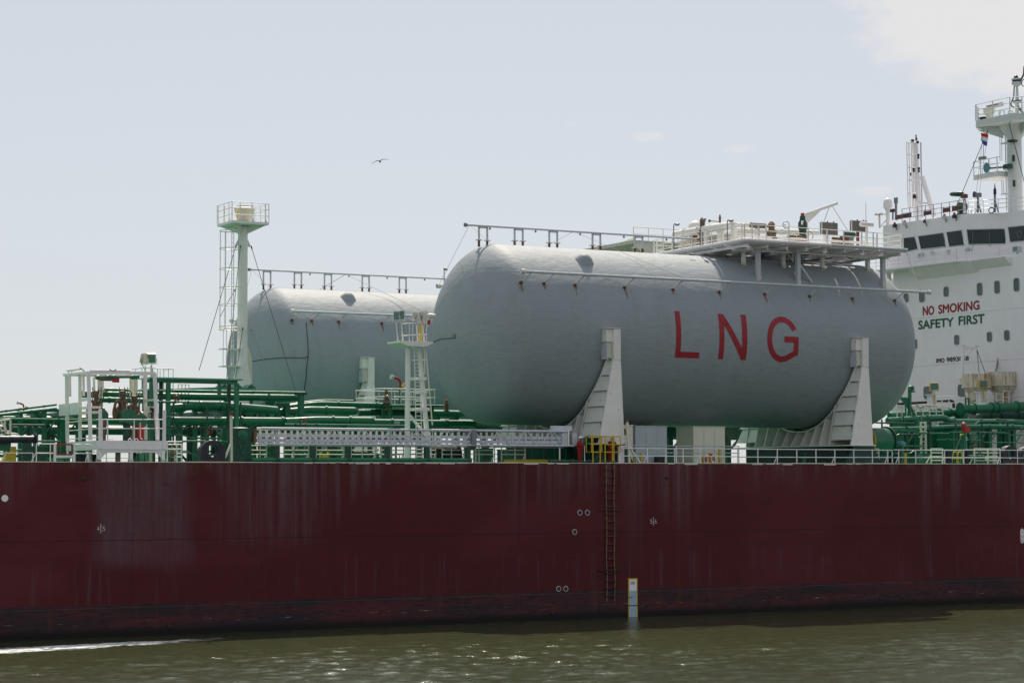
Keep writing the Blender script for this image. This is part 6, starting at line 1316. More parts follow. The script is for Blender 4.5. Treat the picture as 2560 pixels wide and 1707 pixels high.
# ------------------------------------------------------------------ yellow boarding rails, ladder, lifebuoy, right guard rail
def hoop_rail(label, x0_, x1_, ytop, ylow, Y, xin, legs):
    t = thing('boarding_rail', label, 'railing', (P(*ZJ(x0_, 1000), Y).x, Y, DECK), 'yellow boarding rails')
    a, c = P(*ZJ(x0_, ytop), Y), P(*ZJ(x1_, ytop), Y); zl = P(*ZJ(x0_, ylow), Y).z; zm = a.z+(zl-a.z)*.52
    MB().path([(a.x, Y, zl), (a.x, Y, a.z), (c.x, Y, c.z), (c.x, Y, zl), (a.x, Y, zl)], .04, 8, .12).build('rail_hoop', 'yellow_paint', t)
    MB().path([(a.x, Y+.7, zl+.0), (a.x, Y+.7, a.z), (a.x, Y, a.z)], .04, 8, .12).build('side_hoop', 'yellow_paint', t); MB().tube((a.x, Y+.7, zl), (a.x, Y, zl), .035, 8).build('side_bar', 'yellow_paint', t)
    MB().tube((a.x, Y, zm), (c.x, Y, zm), .035, 8).build('mid_bar', 'yellow_paint', t)
    for k in legs: x = a.x+(c.x-a.x)*k; MB().tube((x, Y, DECK+.05), (x, Y, a.z if k > .05 else zl), .045, 8).build('rail_leg', 'yellow_paint', t)
    return t
hoop_rail('yellow boarding rail left of the pilot ladder top', 1165, 1410, 480, 880, .2, 0, (.12, .85))
hoop_rail('yellow boarding rail in front of the second worker', 1495, 1875, 495, 880, .14, 0, (0, .47, .56))
a, c = hp(1510, 1152), hp(1535, 1152); zl = hp(1523, 1503).z; zt_ = DECK+.10
t = thing('pilot_ladder', 'rope pilot ladder with wooden steps hanging down the red hull', 'ladder', (hp(1523, 1152).x, 0, zl))
for x in (hp(1513.5, 1152).x, hp(1533, 1152).x):
    pts = [(x+.02*math.sin(k*.7), -.10-.012*math.sin(k), zt_+(zl-zt_)*k/24) for k in range(25)]; MB().path([(x, .5, zt_+.12)]+pts, .035, 6).build('side_rope', 'rope', t)
xl_, xr_ = hp(1510.5, 1152).x, hp(1537, 1152).x; k = 0; z = zt_-.5
while z > zl+.1:
    rubber = z < 3.4 and True
    dx = random.uniform(-.03, .03); MB().bar((xl_+dx, -.10, z), (xr_+dx, -.10, z+random.uniform(-.02, .02)), .11, .055).build('ladder_step', 'black_rubber' if rubber else 'wood', t); z -= .50
for yy in (1273, 1424): q_ = hp(1523, yy); MB().bar((q_.x-.95, -.17, q_.z+.02), (q_.x+.95, -.17, q_.z-.04), .09, .05).build('spreader', 'black_rubber' if yy > 1400 else 'wood', t)
c = P(*Z4(1002, 1082), .9); t = thing('lifebuoy', 'orange lifebuoy with white bands hung on a yellow frame', 'lifebuoy', c)
MB().torus(c, .33, .085, (0, 1, 0), 28, 10).build('buoy_ring', 'orange_red', t)
for a_ in (45, 135, 225, 315): an = math.radians(a_); q_ = c+V((.33*math.cos(an), 0, .33*math.sin(an))); tn = V((-math.sin(an), 0, math.cos(an))); MB().tube(q_-tn*.06, q_+tn*.06, .092, 12).build('white_band', 'white_clean', t)
t = thing('buoy_frame', 'yellow frame of posts behind the orange lifebuoy', 'frame', (c.x, 1.2, DECK))
for x, y in ((938, 1050), (1090, 985), (1002, 1060)): p = P(*Z4(x, y), 1.2); MB().box(p.x-.07, p.x+.07, 1.15, 1.27, DECK+.03, p.z).build('frame_post', 'yellow_paint', t)
MB().tube(P(*Z4(920, 990), 1.2), P(*Z4(1095, 990), 1.2), .03, 8).build('frame_bar', 'yellow_paint', t); p, q = P(*Z4(940, 1058), 1.2), P(*Z4(1002, 1058), 1.2); MB().bar(p, q, .08, .08).build('frame_bar', 'yellow_paint', t)
edge_rail('white guard rail just right of the leaning stanchion', 205, 690, 985, (988, 1057), (215, 432, 600, 680), Z4, .2, 'white_clean', .034, .04, (432,))
edge_rail('white guard rail in front of the lifebuoy', 695, 1258, 990, (990, 1060), (697, 757, 912, 1255), Z4, .2, 'white_clean', .034, .04, (912,))
edge_rail('long white guard rail below the right tank saddle', 1262, 2322, 995, (996, 1067), (1438, 1616, 1793, 1968, 2140, 2312), Z4, .2, 'white_clean', .034, .04, (1616, 2140))
edge_rail('white guard rail right of the tank saddle, before the yellow rimmed drum', 786, 1132, 1000, (1002, 1068), (950, 1090, 1132), Z5, .2, 'white_clean', .034, .04, (1090,))
edge_rail('white guard rail before the black drums at the right', 1146, 1785, 1002, (1002, 1070), (1190, 1345, 1610, 1783), Z5, .2, 'white_clean', .034, .04, (1190, 1610))
edge_rail('white guard rail at the right end, before the black fairleads', 1790, 2420, 1000, (1002, 1072), (2115, 2272), Z5, .2, 'white_clean', .034, .04, (2115,))
edge_rail('inner grey guard rail behind the lifebuoy', 130, 1270, 962, (964, 1027), (445, 690, 850, 1110, 1265), Z4, 3.0, 'grey_white', .03, .03)
t = thing('white_gate_post', 'white post and handrail by the second worker', 'post', P(*ZJ(1870, 1140), .4)); p = P(*ZJ(1870, 740), .4); MB().box(p.x-.17, p.x+.17, .35, .5, DECK+.03, p.z).build('gate_post', 'white_clean', t); MB().tube(P(*ZJ(1850, 748), .4), P(*ZJ(2080, 742), .4), .055, 8).build('hand_rail', 'white_clean', t)
p = P(*Z4(375, 1100), 1.4); q = P(*Z4(308, 1080), 1.4); t = thing('yellow_post', 'yellow bracket post behind the leaning stanchion\'s brace', 'post', (p.x, 1.4, DECK)); zz = P(*Z4(375, 1025), 1.4).z; MB().box(p.x-.07, p.x+.07, 1.35, 1.47, DECK+.03, zz).build('post_shaft', 'yellow_paint', t); MB().box(q.x, p.x, 1.36, 1.46, q.z, q.z+.08).build('post_arm', 'yellow_paint', t); MB().box(q.x-.05, q.x+.05, 1.36, 1.46, DECK+.03, q.z).build('post_shaft', 'yellow_paint', t)
a, c = P(*Z4(535, 1100), 4), P(*Z4(590, 1060), 4); t = thing('deck_box', 'low black box under the wide grey locker', 'deck box', (a.x, 4, DECK)); MB().box(a.x, c.x, 4, 4.6, DECK+.03, c.z).build('box_body', 'navy_black', t); MB().box(a.x-.03, c.x+.03, 3.97, 4.63, c.z, c.z+.04).build('box_lid', 'dark_green', t)
a, c = P(*Z4(705, 1100), 8), P(*Z4(815, 1005), 8); t = thing('deck_box', 'green box in the bright gap between the lockers', 'deck box', (a.x, 8, DECK)); MB().box(a.x, c.x, 8, 9, DECK+.03, c.z).build('box_body', 'green_paint', t); MB().box(a.x-.04, c.x+.04, 7.97, 9.03, c.z, c.z+.05).build('box_lid', 'dark_green', t)
p = P(*Z4(1860, 1090), 2); t = thing('vent_post', 'short green vent post behind the guard rail below the right saddle', 'vent', (p.x, 2, DECK)); MB().tube((p.x, 2, DECK+.03), (p.x, 2, DECK+.62), .14, 12).build('vent_pipe', 'green_paint', t); MB().lathe([(.2, 0), (.24, .1), (.14, .2)], (p.x, 2, DECK+.6), (0, 0, 1), 12).build('vent_cap', 'dark_green', t)

# ------------------------------------------------------------------ after deck: pipes at the right
pipe('upper green pipe at right with an elbow turning down before the big horizontal header', Q(ZG, [(-120, 590), (40, 572), (480, 548), (1000, 522), (1120, 530), (1165, 640), (1170, 760)], 20), .32, 'green_paint', [(1, .7), (1, .95), (2, .3), (2, .6), (2, .98)], .7)
pipe('green pipe at right with a sloping step down, below the upper elbow pipe', Q(ZG, [(-160, 675), (60, 662), (560, 630), (880, 618), (990, 690), (1130, 700), (1880, 700), (2500, 712)], 16), .28, 'green_paint', [(1, .1), (2, .0), (4, .5), (5, .55), (5, .98)], .5)
pipe('lower green pipe at right passing behind the red fire monitor', Q(ZG, [(-200, 830), (300, 825), (900, 795), (1080, 785), (1600, 783), (2140, 785), (2380, 800)], 13), .2, 'green_paint', [(0, .8), (1, .35), (4, .2), (4, .98)], .4)
pipe('big green header pipe ending in a blank flange at the upper right', [P(*ZG(1190, 455), 19), P(*ZG(1420, 452), 19), P(*ZG(1780, 440), 19), P(*ZG(2500, 405), 19)][::-1], .43, 'green_paint', [(0, .4), (0, .9), (1, .08), (1, .98)], None, 22, cap=True)
pipe('short upright green pipe under the blank flanged header', [P(*ZG(1260, 480), 19), P(*ZG(1258, 700), 19), P(*ZG(1255, 860), 19)], .3, 'green_paint', [(0, .45)])
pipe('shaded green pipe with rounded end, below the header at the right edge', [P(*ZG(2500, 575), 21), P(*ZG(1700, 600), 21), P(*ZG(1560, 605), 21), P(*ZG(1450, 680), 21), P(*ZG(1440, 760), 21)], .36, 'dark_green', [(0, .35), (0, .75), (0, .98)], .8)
for i, (xs, yt, Y, lab) in enumerate((((90, 180), 840, 14, 'green trestle at right, next to the tank\'s lower right end'), ((385, 575), 705, 15, 'green trestle behind the cream ladder at the right'), ((660, 715), 820, 14.5, 'narrow green trestle right of the cream ladder'), ((1530, 1710), 800, 13.5, 'green trestle right of the green control cabinet'), ((1900, 1985), 690, 15, 'green trestle before the white deckhouse foot'), ((2055, 2150), 860, 14, 'green trestle at the right edge above the fairleads'))):
    trestle(lab, xs, yt, Y, ZG, .34)
t = thing('pipe_column', 'thick dark green column between the ladder and the green cabinet', 'column', P(*ZG(940, 1400), 16)); a, c = P(*ZG(890, 700), 16), P(*ZG(1010, 700), 16); MB().box(a.x, c.x, 16, 16.7, DECK+.03, a.z).build('column_shaft', 'dark_green', t); MB().box(a.x-.15, c.x+.15, 15.9, 16.8, a.z-1.9, a.z-1.7).build('column_band', 'green_paint', t)
a, c = P(*ZG(1060, 1400), 12), P(*ZG(1500, 850), 12); t = thing('control_cabinet', 'large green control housing with small white lettering behind the red monitor', 'cabinet', (a.x, 12, DECK)); MB().box(a.x, c.x, 12, 14, DECK+.03, c.z).build('cabinet_body', 'green_paint', t); MB().box(a.x-.08, c.x+.08, 11.92, 14.1, c.z, c.z+.08).build('cabinet_roof', 'dark_green', t)
for k in (.2, .4, .6): MB().box(a.x+(c.x-a.x)*k, a.x+(c.x-a.x)*k+.07, 11.93, 12, DECK+.1, c.z-.05).build('cabinet_rib', 'dark_green', t)
p, q = P(*ZG(1345, 1080), 11.6), P(*ZG(1500, 930), 11.6); bx_ = MB().box(p.x, q.x, 11.5, 11.99, p.z, q.z).build('cabinet_door', 'green_paint', t)
for (x, y, w_, s_) in ((1345, 905, 120, 'BOX 101'), (1395, 972, 100, 'HYDRAULIC'), (1420, 1015, 50, 'UNIT')):
    p, q = P(*ZG(x, y+12), 11.48), P(*ZG(x+w_, y-14), 11.48); text_part('cabinet_letter', s_, (p.x, 11.48, p.z), (q.x-p.x, 0, 0), (0, 0, q.z-p.z), 'letter_white', t, .01)
# cream ladder and handrails
t = thing('access_ladder', 'cream upright ladder against the green pipes at the right', 'ladder', P(*ZG(500, 1200), 12.5))
for x in (455, 540): a = P(*ZG(x, 690), 12.5); MB().box(a.x-.09, a.x+.09, 12.45, 12.55, DECK+.03, a.z).build('ladder_rail', 'cream_paint', t)
for y in (710, 790, 870, 965, 1060, 1150): MB().tube(P(*ZG(415 if y in (965,) else 455, y), 12.45), P(*ZG(540, y), 12.45), .035, 6).build('ladder_rung', 'cream_paint', t)
for i, (pts, Y, lab) in enumerate(((((20, 395), (365, 382)), 17.5, 'white handrail on the pipe crossing beside the tank\'s lower right'), (((590, 222), (1100, 240)), 22, 'white handrail round the yellow floodlight\'s foot'), (((370, 380), (860, 378)), 18, 'cream handrail with a slack chain, above the upper elbow pipe'), (((1970, 130), (2380, 150)), 23, 'white handrail beside the right hopper\'s neck'), (((1480, 165), (1960, 150)), 23, 'white handrail between the two rusty hoppers'))):
    a, c = P(*ZG(*pts[0]), Y), P(*ZG(*pts[1]), Y); h = 1.35
    railing(lab, (a.x, Y, a.z-h), (c.x, Y, a.z-h), h, even(5), 'cream_paint' if i == 2 else 'white_paint', (1, .6), .035, .05, group='handrails over the right pipes')
MB_ = None
t = thing('slack_chain', 'slack dark chain hung on the cream handrail over the right pipes', 'chain', P(*ZG(370, 385), 17.9)); MB().path([P(*ZG(x, y), 17.9) for x, y in ((370, 385), (410, 420), (450, 436), (500, 428), (545, 390))], .035, 6).build('chain_run', 'bronze', t); MB().path([P(*ZG(x, y), 17.9) for x, y in ((545, 390), (600, 412), (640, 410), (680, 392))], .035, 6).build('chain_run', 'bronze', t)
# red monitor, hydrant lamp, drums, hose reel
p = P(*ZG(1262, 1200), 6)
t = thing('fire_monitor', 'red fire monitor on a green pedestal at the right pipes', 'fire monitor', (p.x, 6, DECK), 'fire monitors')
MB().lathe([(.5, 0), (.32, .5), (.2, 1.0), (.17, P(*ZG(1262, 890), 6).z-DECK)], (p.x, 6, DECK+.03), (0, 0, 1), 14).build('pedestal', 'green_paint', t)
q = P(*ZG(1262, 885), 6); r_ = P(*ZG(1240, 705), 6); MB().ring_sweep([q, q.lerp(r_, .5), r_.lerp(q, .1), r_], [.17, .22, .2, .1], 14).build('barrel', 'red_paint', t); MB().lathe([(.12, 0), (.10, .1), (.02, .14)], r_-V((0, 0, .1)), (0, 0, 1), 12).build('barrel_tip', 'grey_white', t)
a, c = P(*ZG(1278, 890), 5.9), P(*ZG(1352, 778), 5.9); MB().box(a.x, c.x, 5.8, 6.2, a.z, c.z).build('gear_box', 'red_paint', t); MB().box(p.x-.05, p.x+.06, 5.75, 5.8, DECK+1.9, DECK+2.2).build('name_plate', 'letter_white', t)
MB().bar(P(*ZG(1100, 1200), 6.1), P(*ZG(1215, 930), 6.1), .08, .08).build('strut', 'green_paint', t); MB().path([P(*ZG(1180, 960), 5.9), P(*ZG(1185, 925), 5.9), P(*ZG(1235, 925), 5.9)], .05, 8, .08).build('yellow_handle', 'yellow_paint', t)
a = P(*ZG(280, 110), 17); b0 = P(*ZG(250, 600), 17)
t = thing('crook_lamp', 'green crook shaped lamp post rising from the right pipes', 'lamp', b0); MB().path([b0, P(*ZG(250, 60), 17), P(*ZG(300, 55), 17), P(*ZG(303, 100), 17)], .16, 10, .25).build('lamp_post', 'green_paint', t); MB().lathe([(.12, 0), (.25, -.16), (.22, -.24), (.05, -.26)], P(*ZG(303, 98), 17), (0, 0, 1), 14).build('lamp_head', 'grey_metal', t)
p = P(*ZG(250, 250), 17); MB().prism([(p.x-.1, 17, p.z), (p.x-1.0, 17, p.z+.05), (p.x-1.0, 17, p.z-.03), (p.x-.1, 17, p.z-1.0)], (0, .1, 0)).build('side_bracket', 'green_paint', t); q_ = P(*ZG(172, 250), 17); MB().tube(q_, q_-V((0, 0, 3)), .06, 6).build('stay', 'green_paint', t); MB().bar(p-V((0, 0, .6)), b0+V((.7, 0, -.1)), .14, .14).build('stay', 'green_paint', t)
c = P(*Z5(985, 925), 7); t = thing('hose_reel', 'big green drum with yellow rim behind the rail, right of the tank saddle', 'drum', (c.x, 7, DECK))
ax = V((-1, -.12, 0)); MB().lathe([(1.05, -1.1), (1.05, 1.0), (1.12, 1.02), (1.12, 1.1)], c, ax, 36).build('reel_drum', 'green_paint', t); MB().torus(c-ax*-1.1, 1.02, .1, ax, 36, 8).build('yellow_rim', 'yellow_paint', t); MB().lathe([(1.18, -1.15), (1.18, -1.0)], c, ax, 30).build('reel_flange', 'dark_green', t); MB().box(c.x-.9, c.x+.9, 6.6, 7.4, DECK+.03, c.z-.6).build('reel_stand', 'dark_green', t)
for i, (x0_, x1_, lab) in enumerate(((1615, 1670, 'navy drum behind the right rail, left of the green pedestal'), (1790, 1860, 'navy drum behind the right rail, right of the green pedestal'))):
    a, c = P(*Z5(x0_, 1110), 3), P(*Z5(x1_, 1015), 3); r = (c.x-a.x)/2; t = thing('oil_drum', lab, 'drum', ((a.x+c.x)/2, 3, DECK), 'navy oil drums'); MB().lathe([(r, 0), (r, .04), (r*.96, .05), (r*.96, .45), (r, .47), (r*.96, .5), (r*.96, .95), (r, .97), (r, 1.02), (r*.9, 1.02)], ((a.x+c.x)/2, 3, DECK+.03), (0, 0, 1), 22).build('drum_body', 'navy_black', t); MB().tube(((a.x+c.x)/2+.1, 3, DECK+1.04), ((a.x+c.x)/2+.1, 3, DECK+1.08), .05, 8).build('drum_bung', 'grey_metal', t)
for i, (x0_, x1_, yt, Y, lab, lt) in enumerate(((1360, 1420, 1030, 2.5, 'green deck box with faded lettering, left of the two at the right rail', 1), (1425, 1500, 1030, 2.6, 'green deck box right of the lettered one at the right rail', 0), (1530, 1600, 1035, 3.5, 'green deck box behind the cream gate at the right rail', 1))):
    a, c = P(*Z5(x0_, 1110), Y), P(*Z5(x1_, yt), Y); t = thing('deck_box', lab, 'deck box', (a.x, Y, DECK), 'green boxes at the right rail'); MB().box(a.x, c.x, Y, Y+.8, DECK+.03, c.z-.08).build('box_body', 'green_paint', t); MB().box(a.x-.05, c.x+.05, Y-.04, Y+.85, c.z-.08, c.z).build('box_lid', 'dark_green', t)
    if lt:
        for k in range(4): MB().box(a.x+.15, c.x-.15, Y-.012, Y, DECK+.35+k*.12, DECK+.39+k*.12).build('faded_line', 'pale_green', t)
p = P(*Z5(1215, 960), 3.5); t = thing('deck_vent', 'round pale green vent head on a post behind the right rail', 'vent', (p.x, 3.5, DECK)); MB().tube((p.x, 3.5, DECK+.03), (p.x, 3.5, p.z), .16, 12).build('vent_pipe', 'green_paint', t); MB().lathe([(.2, -.1), (.36, 0), (.36, .16), (.22, .3), (.02, .34)], p, (0, 0, 1), 18).build('vent_cap', 'teal_dish', t)
p = P(*Z5(1251, 1030), 1.2); t = thing('yellow_post', 'single yellow post behind the right rail', 'post', (p.x, 1.2, DECK)); MB().tube((p.x, 1.2, DECK+.03), (p.x, 1.2, p.z), .1, 10).build('post_shaft', 'yellow_paint', t); MB().tube((p.x, 1.2, DECK+.025), (p.x, 1.2, DECK+.07), .18, 10).build('post_foot', 'yellow_paint', t)
for i, (x0_, x1_, Y, lab) in enumerate(((945, 1008, 1.8, 'cream ladder rail right of the saddle\'s green foundation'), (1485, 1590, 1.6, 'cream gate frame between the green boxes at the right'), (1880, 2000, 1.7, 'cream gate frame right of the navy drums'), (2005, 2115, 2.4, 'cream guard frame left of the black fairleads'))):
    a, c = P(*Z5(x0_, 990), Y), P(*Z5(x1_, 990), Y); t = thing('gate_frame', lab, 'gate', (a.x, Y, DECK), 'cream gate frames at the right')
    for x in (a.x, c.x): MB().tube((x, Y, DECK+.03), (x, Y, a.z), .055, 8).build('frame_post', 'cream_paint', t)
    for k in (1, .74, .5, .25): MB().tube((a.x, Y, DECK+(a.z-DECK)*k), (c.x, Y, DECK+(a.z-DECK)*k), .035, 8).build('frame_bar', 'cream_paint', t)
    MB().bar((a.x, Y, DECK+.7), (a.x-.5, Y, DECK+.04), .07, .05).build('brace', 'cream_paint', t)
for i, (x, Y, lab) in enumerate(((1745, 5.6, 'yellow step frame at the foot of the green pedestal'), (1700, 5.3, 'yellow rail frame left of the green pedestal'))):
    a = P(*Z5(x, 1060), Y); t = thing('yellow_steps', lab, 'steps', (a.x, Y, DECK), 'yellow frames by the pedestal')
    MB().path([(a.x-.3, Y, DECK+.03), (a.x-.1, Y, DECK+1.0), (a.x+.25, Y, DECK+1.0), (a.x+.4, Y, DECK+.03)], .045, 8, .1).build('frame_bar', 'yellow_paint', t); MB().tube((a.x-.2, Y, DECK+.5), (a.x+.33, Y, DECK+.5), .035, 8).build('frame_step', 'yellow_paint', t)
p = P(*Z5(1930, 1080), 1.6); t = thing('mooring_valve', 'low green valve chest right of the navy drums', 'valve', (p.x, 1.6, DECK)); MB().tube((p.x-.9, 1.8, DECK+.55), (p.x+.6, 1.8, DECK+.55), .16, 12).build('valve_pipe', 'green_paint', t); MB().tube((p.x-.5, 1.8, DECK+.03), (p.x-.5, 1.8, DECK+.55), .14, 12).build('valve_leg', 'green_paint', t); MB().tube((p.x+.55, 1.8, DECK+.03), (p.x+.55, 1.8, DECK+.55), .14, 12).build('valve_leg', 'green_paint', t); MB().torus((p.x-.1, 1.5, DECK+.7), .22, .035, (0, 1, 0), 16, 6).build('hand_wheel', 'dark_green', t)
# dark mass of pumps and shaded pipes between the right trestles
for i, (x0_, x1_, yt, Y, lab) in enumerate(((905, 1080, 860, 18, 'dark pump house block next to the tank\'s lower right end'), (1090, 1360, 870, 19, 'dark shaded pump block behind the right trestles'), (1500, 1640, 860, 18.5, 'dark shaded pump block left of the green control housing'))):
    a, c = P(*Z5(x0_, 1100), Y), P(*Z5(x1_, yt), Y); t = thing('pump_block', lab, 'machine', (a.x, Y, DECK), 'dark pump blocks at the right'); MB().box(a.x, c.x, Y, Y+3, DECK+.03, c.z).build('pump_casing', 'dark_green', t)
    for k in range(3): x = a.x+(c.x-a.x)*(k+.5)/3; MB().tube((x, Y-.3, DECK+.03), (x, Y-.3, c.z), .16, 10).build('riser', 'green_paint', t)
t = thing('after_block', 'low white deckhouse block behind the right trestles', 'building', (132, 20, DECK)); a, c = P(*ZG(1500, 870), 22), P(*ZG(2600, 870), 22); MB().box(a.x, c.x, 22, 26, DECK+.03, a.z+.4).build('block_wall', 'white_paint', t)
for k in range(4): x = a.x+3.0+k*2.4; MB().box(x, x+.5, 21.95, 22, DECK+.8, DECK+1.3).build('wall_box', 'grey_metal', t)
a = P(*ZG(40, 365), 24); c = P(*ZG(1040, 300), 24); t = thing('hose_rail', 'long dark hose along the deckhouse front ending in a bend, right', 'hose', a); MB().path([a, P(*ZG(1010, 305), 24), P(*ZG(1055, 330), 24), P(*ZG(1060, 440), 24)], .13, 10, .3).build('hose_run', 'navy_black', t)
MB().box(a.x, P(*ZG(1000, 390), 24).x, 24.2, 25, a.z-1.5, a.z-.2).build('hose_shelf', 'white_clean', t)

# hoppers, yellow floodlights and jib posts before the deckhouse
def hopper(label, x0_, x1_, yt, ym, yn, yb, Y, nx0, nx1):
    a, c = P(*Z5(x0_, yt), Y), P(*Z5(x1_, yt), Y); cx = (a.x+c.x)/2; R_ = (c.x-a.x)/2*.93
    n0, n1 = P(*Z5(nx0, yn), Y), P(*Z5(nx1, yn), Y); rn = (n1.x-n0.x)/2*.93; zt_, zm, zn, zb_ = (P(*Z5((x0_+x1_)/2, q_), Y).z for q_ in (yt, ym, yn, yb))
    t = thing('hopper', label, 'hopper', (cx, Y, zb_), 'rust streaked hoppers')
    MB().lathe([(R_, zm-zb_), (R_, zt_-zb_), (R_*.97, zt_-zb_), (R_*.97, zm-zb_+.1)], (cx, Y, zb_), (0, 0, 1), 30).build('hopper_drum', 'hopper_rust', t)
    MB().lathe([(R_, zm-zb_-.004), (rn, zn-zb_), (rn, .12)], (cx, Y, zb_), (0, 0, 1), 30).build('hopper_cone', 'hopper_rust', t)
    MB().torus((cx, Y, zm), R_+.0, .05, (0, 0, 1), 30, 6).build('hopper_band', 'white_rusty', t); MB().torus((cx, Y, zb_+.35), rn+.02, .07, (0, 0, 1), 24, 6).build('neck_band', 'rust_stain_white', t)
    MB().tube((cx, Y, DECK+.03), (cx, Y, zb_+.12), rn*.95, 20).build('hopper_foot', 'grey_box', t)
    return cx, R_, zt_
hopper('rust streaked white hopper with a deeper neck, left of the two', 1790, 2008, 312, 432, 480, 590, 24.5, 1840, 1975)
hopper('rust streaked white hopper with a steep cone, right of the two', 2017, 2253, 293, 415, 500, 590, 24, 2072, 2200)
def jib_post(label, foot, top, tip, wires, brace, Y):
    t = thing('jib_post', label, 'davit', P(*Z5(*foot), Y), 'small jib posts over the hoppers'); A, Bp, Cc = P(*Z5(*foot), Y), P(*Z5(*top), Y), P(*Z5(*tip), Y)
    MB().bar(A, Bp, .24, .24, (0, 1, 0)).build('jib_column', 'white_clean', t); MB().bar(Bp, Cc, .2, .22).build('jib_arm', 'white_clean', t); MB().tube(P(*Z5(*brace[0]), Y), P(*Z5(*brace[1]), Y), .05, 6).build('jib_brace', 'white_clean', t)
    for k in (0.05, .95): MB().cbox(Bp.lerp(Cc, k)+V((0, 0, .18)), .3, .2, .1).build('sheave', 'white_rusty', t)
    for (a, c) in wires: MB().tube(P(*Z5(*a), Y), P(*Z5(*c), Y), .03, 6).build('hoist_wire', 'cable_black', t)
    for k in (.0, .06, .12): MB().cbox(A.lerp(Bp, k), .38, .34, .12).build('column_collar', 'white_rusty', t)
jib_post('white jib post with arm pointing right over the left hopper', (1772, 400), (1775, 68), (1912, 72), (((1905, 88), (1926, 305)), ((1908, 95), (1982, 305))), ((1870, 80), (1812, 145)), 25.5)
jib_post('white jib post with arm pointing left over the right hopper', (2272, 375), (2258, 46), (2112, 52), (((2118, 68), (2072, 290)), ((2120, 70), (2084, 290))), ((2175, 60), (2252, 165)), 25)
for (x, y, Y, fr, lab, py_) in ((1515, 422, 21, (-.5, -.9, -.1), 'yellow framed floodlight on a white post at the deckhouse front', 600), (1962, 398, 22.5, (-.4, -.9, -.1), 'yellow framed floodlight between the rusty hoppers', 560)):
    hd = P(*Z5(x, y), Y); ft = P(*Z5(x+8, py_), Y); floodlight(lab, (ft.x, Y, ft.z), hd, .72, .62, fr, True, 'yellow_paint', 'yellow floodlights')
    t = thing('lamp_column', 'white column under the '+lab.split(' on ')[0].split(' between')[0]+(' at the deckhouse front' if y > 410 else ' between the hoppers'), 'post', (ft.x, Y, ft.z-2)); MB().box(ft.x-.3, ft.x+.3, Y+.15, Y+.7, ft.z-3, hd.z-.75).build('column_shaft', 'white_clean', t); MB().box(ft.x-.45, ft.x+.45, Y+.05, Y+.8, hd.z-.75, hd.z-.68).build('column_head', 'white_clean', t)
p = P(*ZG(1305, 400), 18); t = thing('drain_bend', 'small green inverted U pipe on top of the big header', 'pipe', p); MB().path([P(*ZG(1280, 380), 18.6), P(*ZG(1280, 262), 18.6), P(*ZG(1340, 260), 18.6), P(*ZG(1340, 390), 18.6)], .08, 8, .1).build('pipe_run', 'green_paint', t); MB().tube(P(*ZG(1275, 380), 18.6), P(*ZG(1275, 215), 18.6), .06, 8).build('valve_stem', 'bronze', t)

# ------------------------------------------------------------------ on top of the wheelhouse
XT = 136.5
def D(x, y, X=XT): return PX(*ZD(x, y), X)
zroof = zpar
def roof_rail(label, a, c, n_, h=1.2, mat='grey_white', boards=()):
    a, c = V(a), V(c); t = thing('roof_rail', label, 'railing', a, 'rails on the wheelhouse roof')
    for k in even(n_): q_ = a.lerp(c, k); MB().tube(q_, q_+V((0, 0, h)), .035, 6).build('post', mat, t)
    for hh in (1.0, .68, .34): MB().tube(a+V((0, 0, h*hh)), c+V((0, 0, h*hh)), .032, 6).build('rail_bar', mat, t)
    return t
roof_rail('grey rail with brown boards along the left wheelhouse roof edge', (134.6, 37.3, zroof), (135.3, 29.0, zroof), 9, 1.35, 'grey_metal'); roof_rail('white rail along the right wheelhouse roof edge', (135.4, 28.8, zroof), (138.4, 24, zroof), 5, 1.2, 'white_clean')
for i, (x0_, x1_, y0_, y1_) in enumerate(((484, 614, 1290, 1322), (717, 784, 1258, 1288), (881, 945, 1232, 1262), (960, 1028, 1218, 1248))):
    xx_ = 134.85; a, c = D(x0_, y0_, xx_), D(x1_, y1_+(-12), xx_); t = thing('rail_board', ('leftmost and widest', 'second from left and small', 'third from left', 'rightmost')[i]+' brown board on the wheelhouse roof rail', 'board', a, 'brown boards on the wheelhouse roof rail')
    z0_, z1_ = D(x0_, y1_+6, xx_).z, D(x0_, y0_, xx_).z
    MB().box(xx_-.1, xx_-.06, c.y, a.y, z0_, z1_).build('board_panel', 'brown_board', t); MB().box(xx_-.06, xx_-.03, a.y-.12, a.y-.06, z0_-.1, z1_+.15).build('board_strap', 'grey_metal', t)
# signal mast
sm = D(668, 1310, 139); smx, smy = 139.0, sm.y; t = thing('signal_mast', 'slim white signal mast with ladder cage and dark lamps on the wheelhouse roof', 'mast', (smx, smy, zroof))
def dz(y, X=139): return D(660, y, X).z
MB().ring_sweep([(smx, smy, zroof), (smx, smy+.1, dz(1000)), (smx, smy+.25, dz(655))], [.30, .27, .22], 18).build('mast_column', 'white_clean', t)
MB().bar(D(805, 1310, 139), D(698, 960, 139), .35, .3).build('mast_brace', 'white_clean', t); MB().tube(D(700, 1310, 139.2), D(688, 670, 139.2), .07, 8).build('mast_pipe', 'grey_white', t); MB().bar(D(680, 1186, 139), D(775, 1186, 139), .2, .2).build('mast_tie', 'white_clean', t)
cy_ = D(612, 900, 139).y
for y in (665, 770, 880, 990, 1098, 1215):
    z = dz(y); MB().path([D(648, y+4, 138.5), D(572, y+3, 138.2), D(567, y, 138.5), D(580, y-6, 139.2), D(648, y-6, 139.3)], .05, 6).build('cage_hoop', 'white_clean', t)
for x in (568, 586, 607): MB().tube(D(x+12, 1215, 138.3), D(x, 662, 138.3), .055, 6).build('cage_bar', 'white_clean', t)
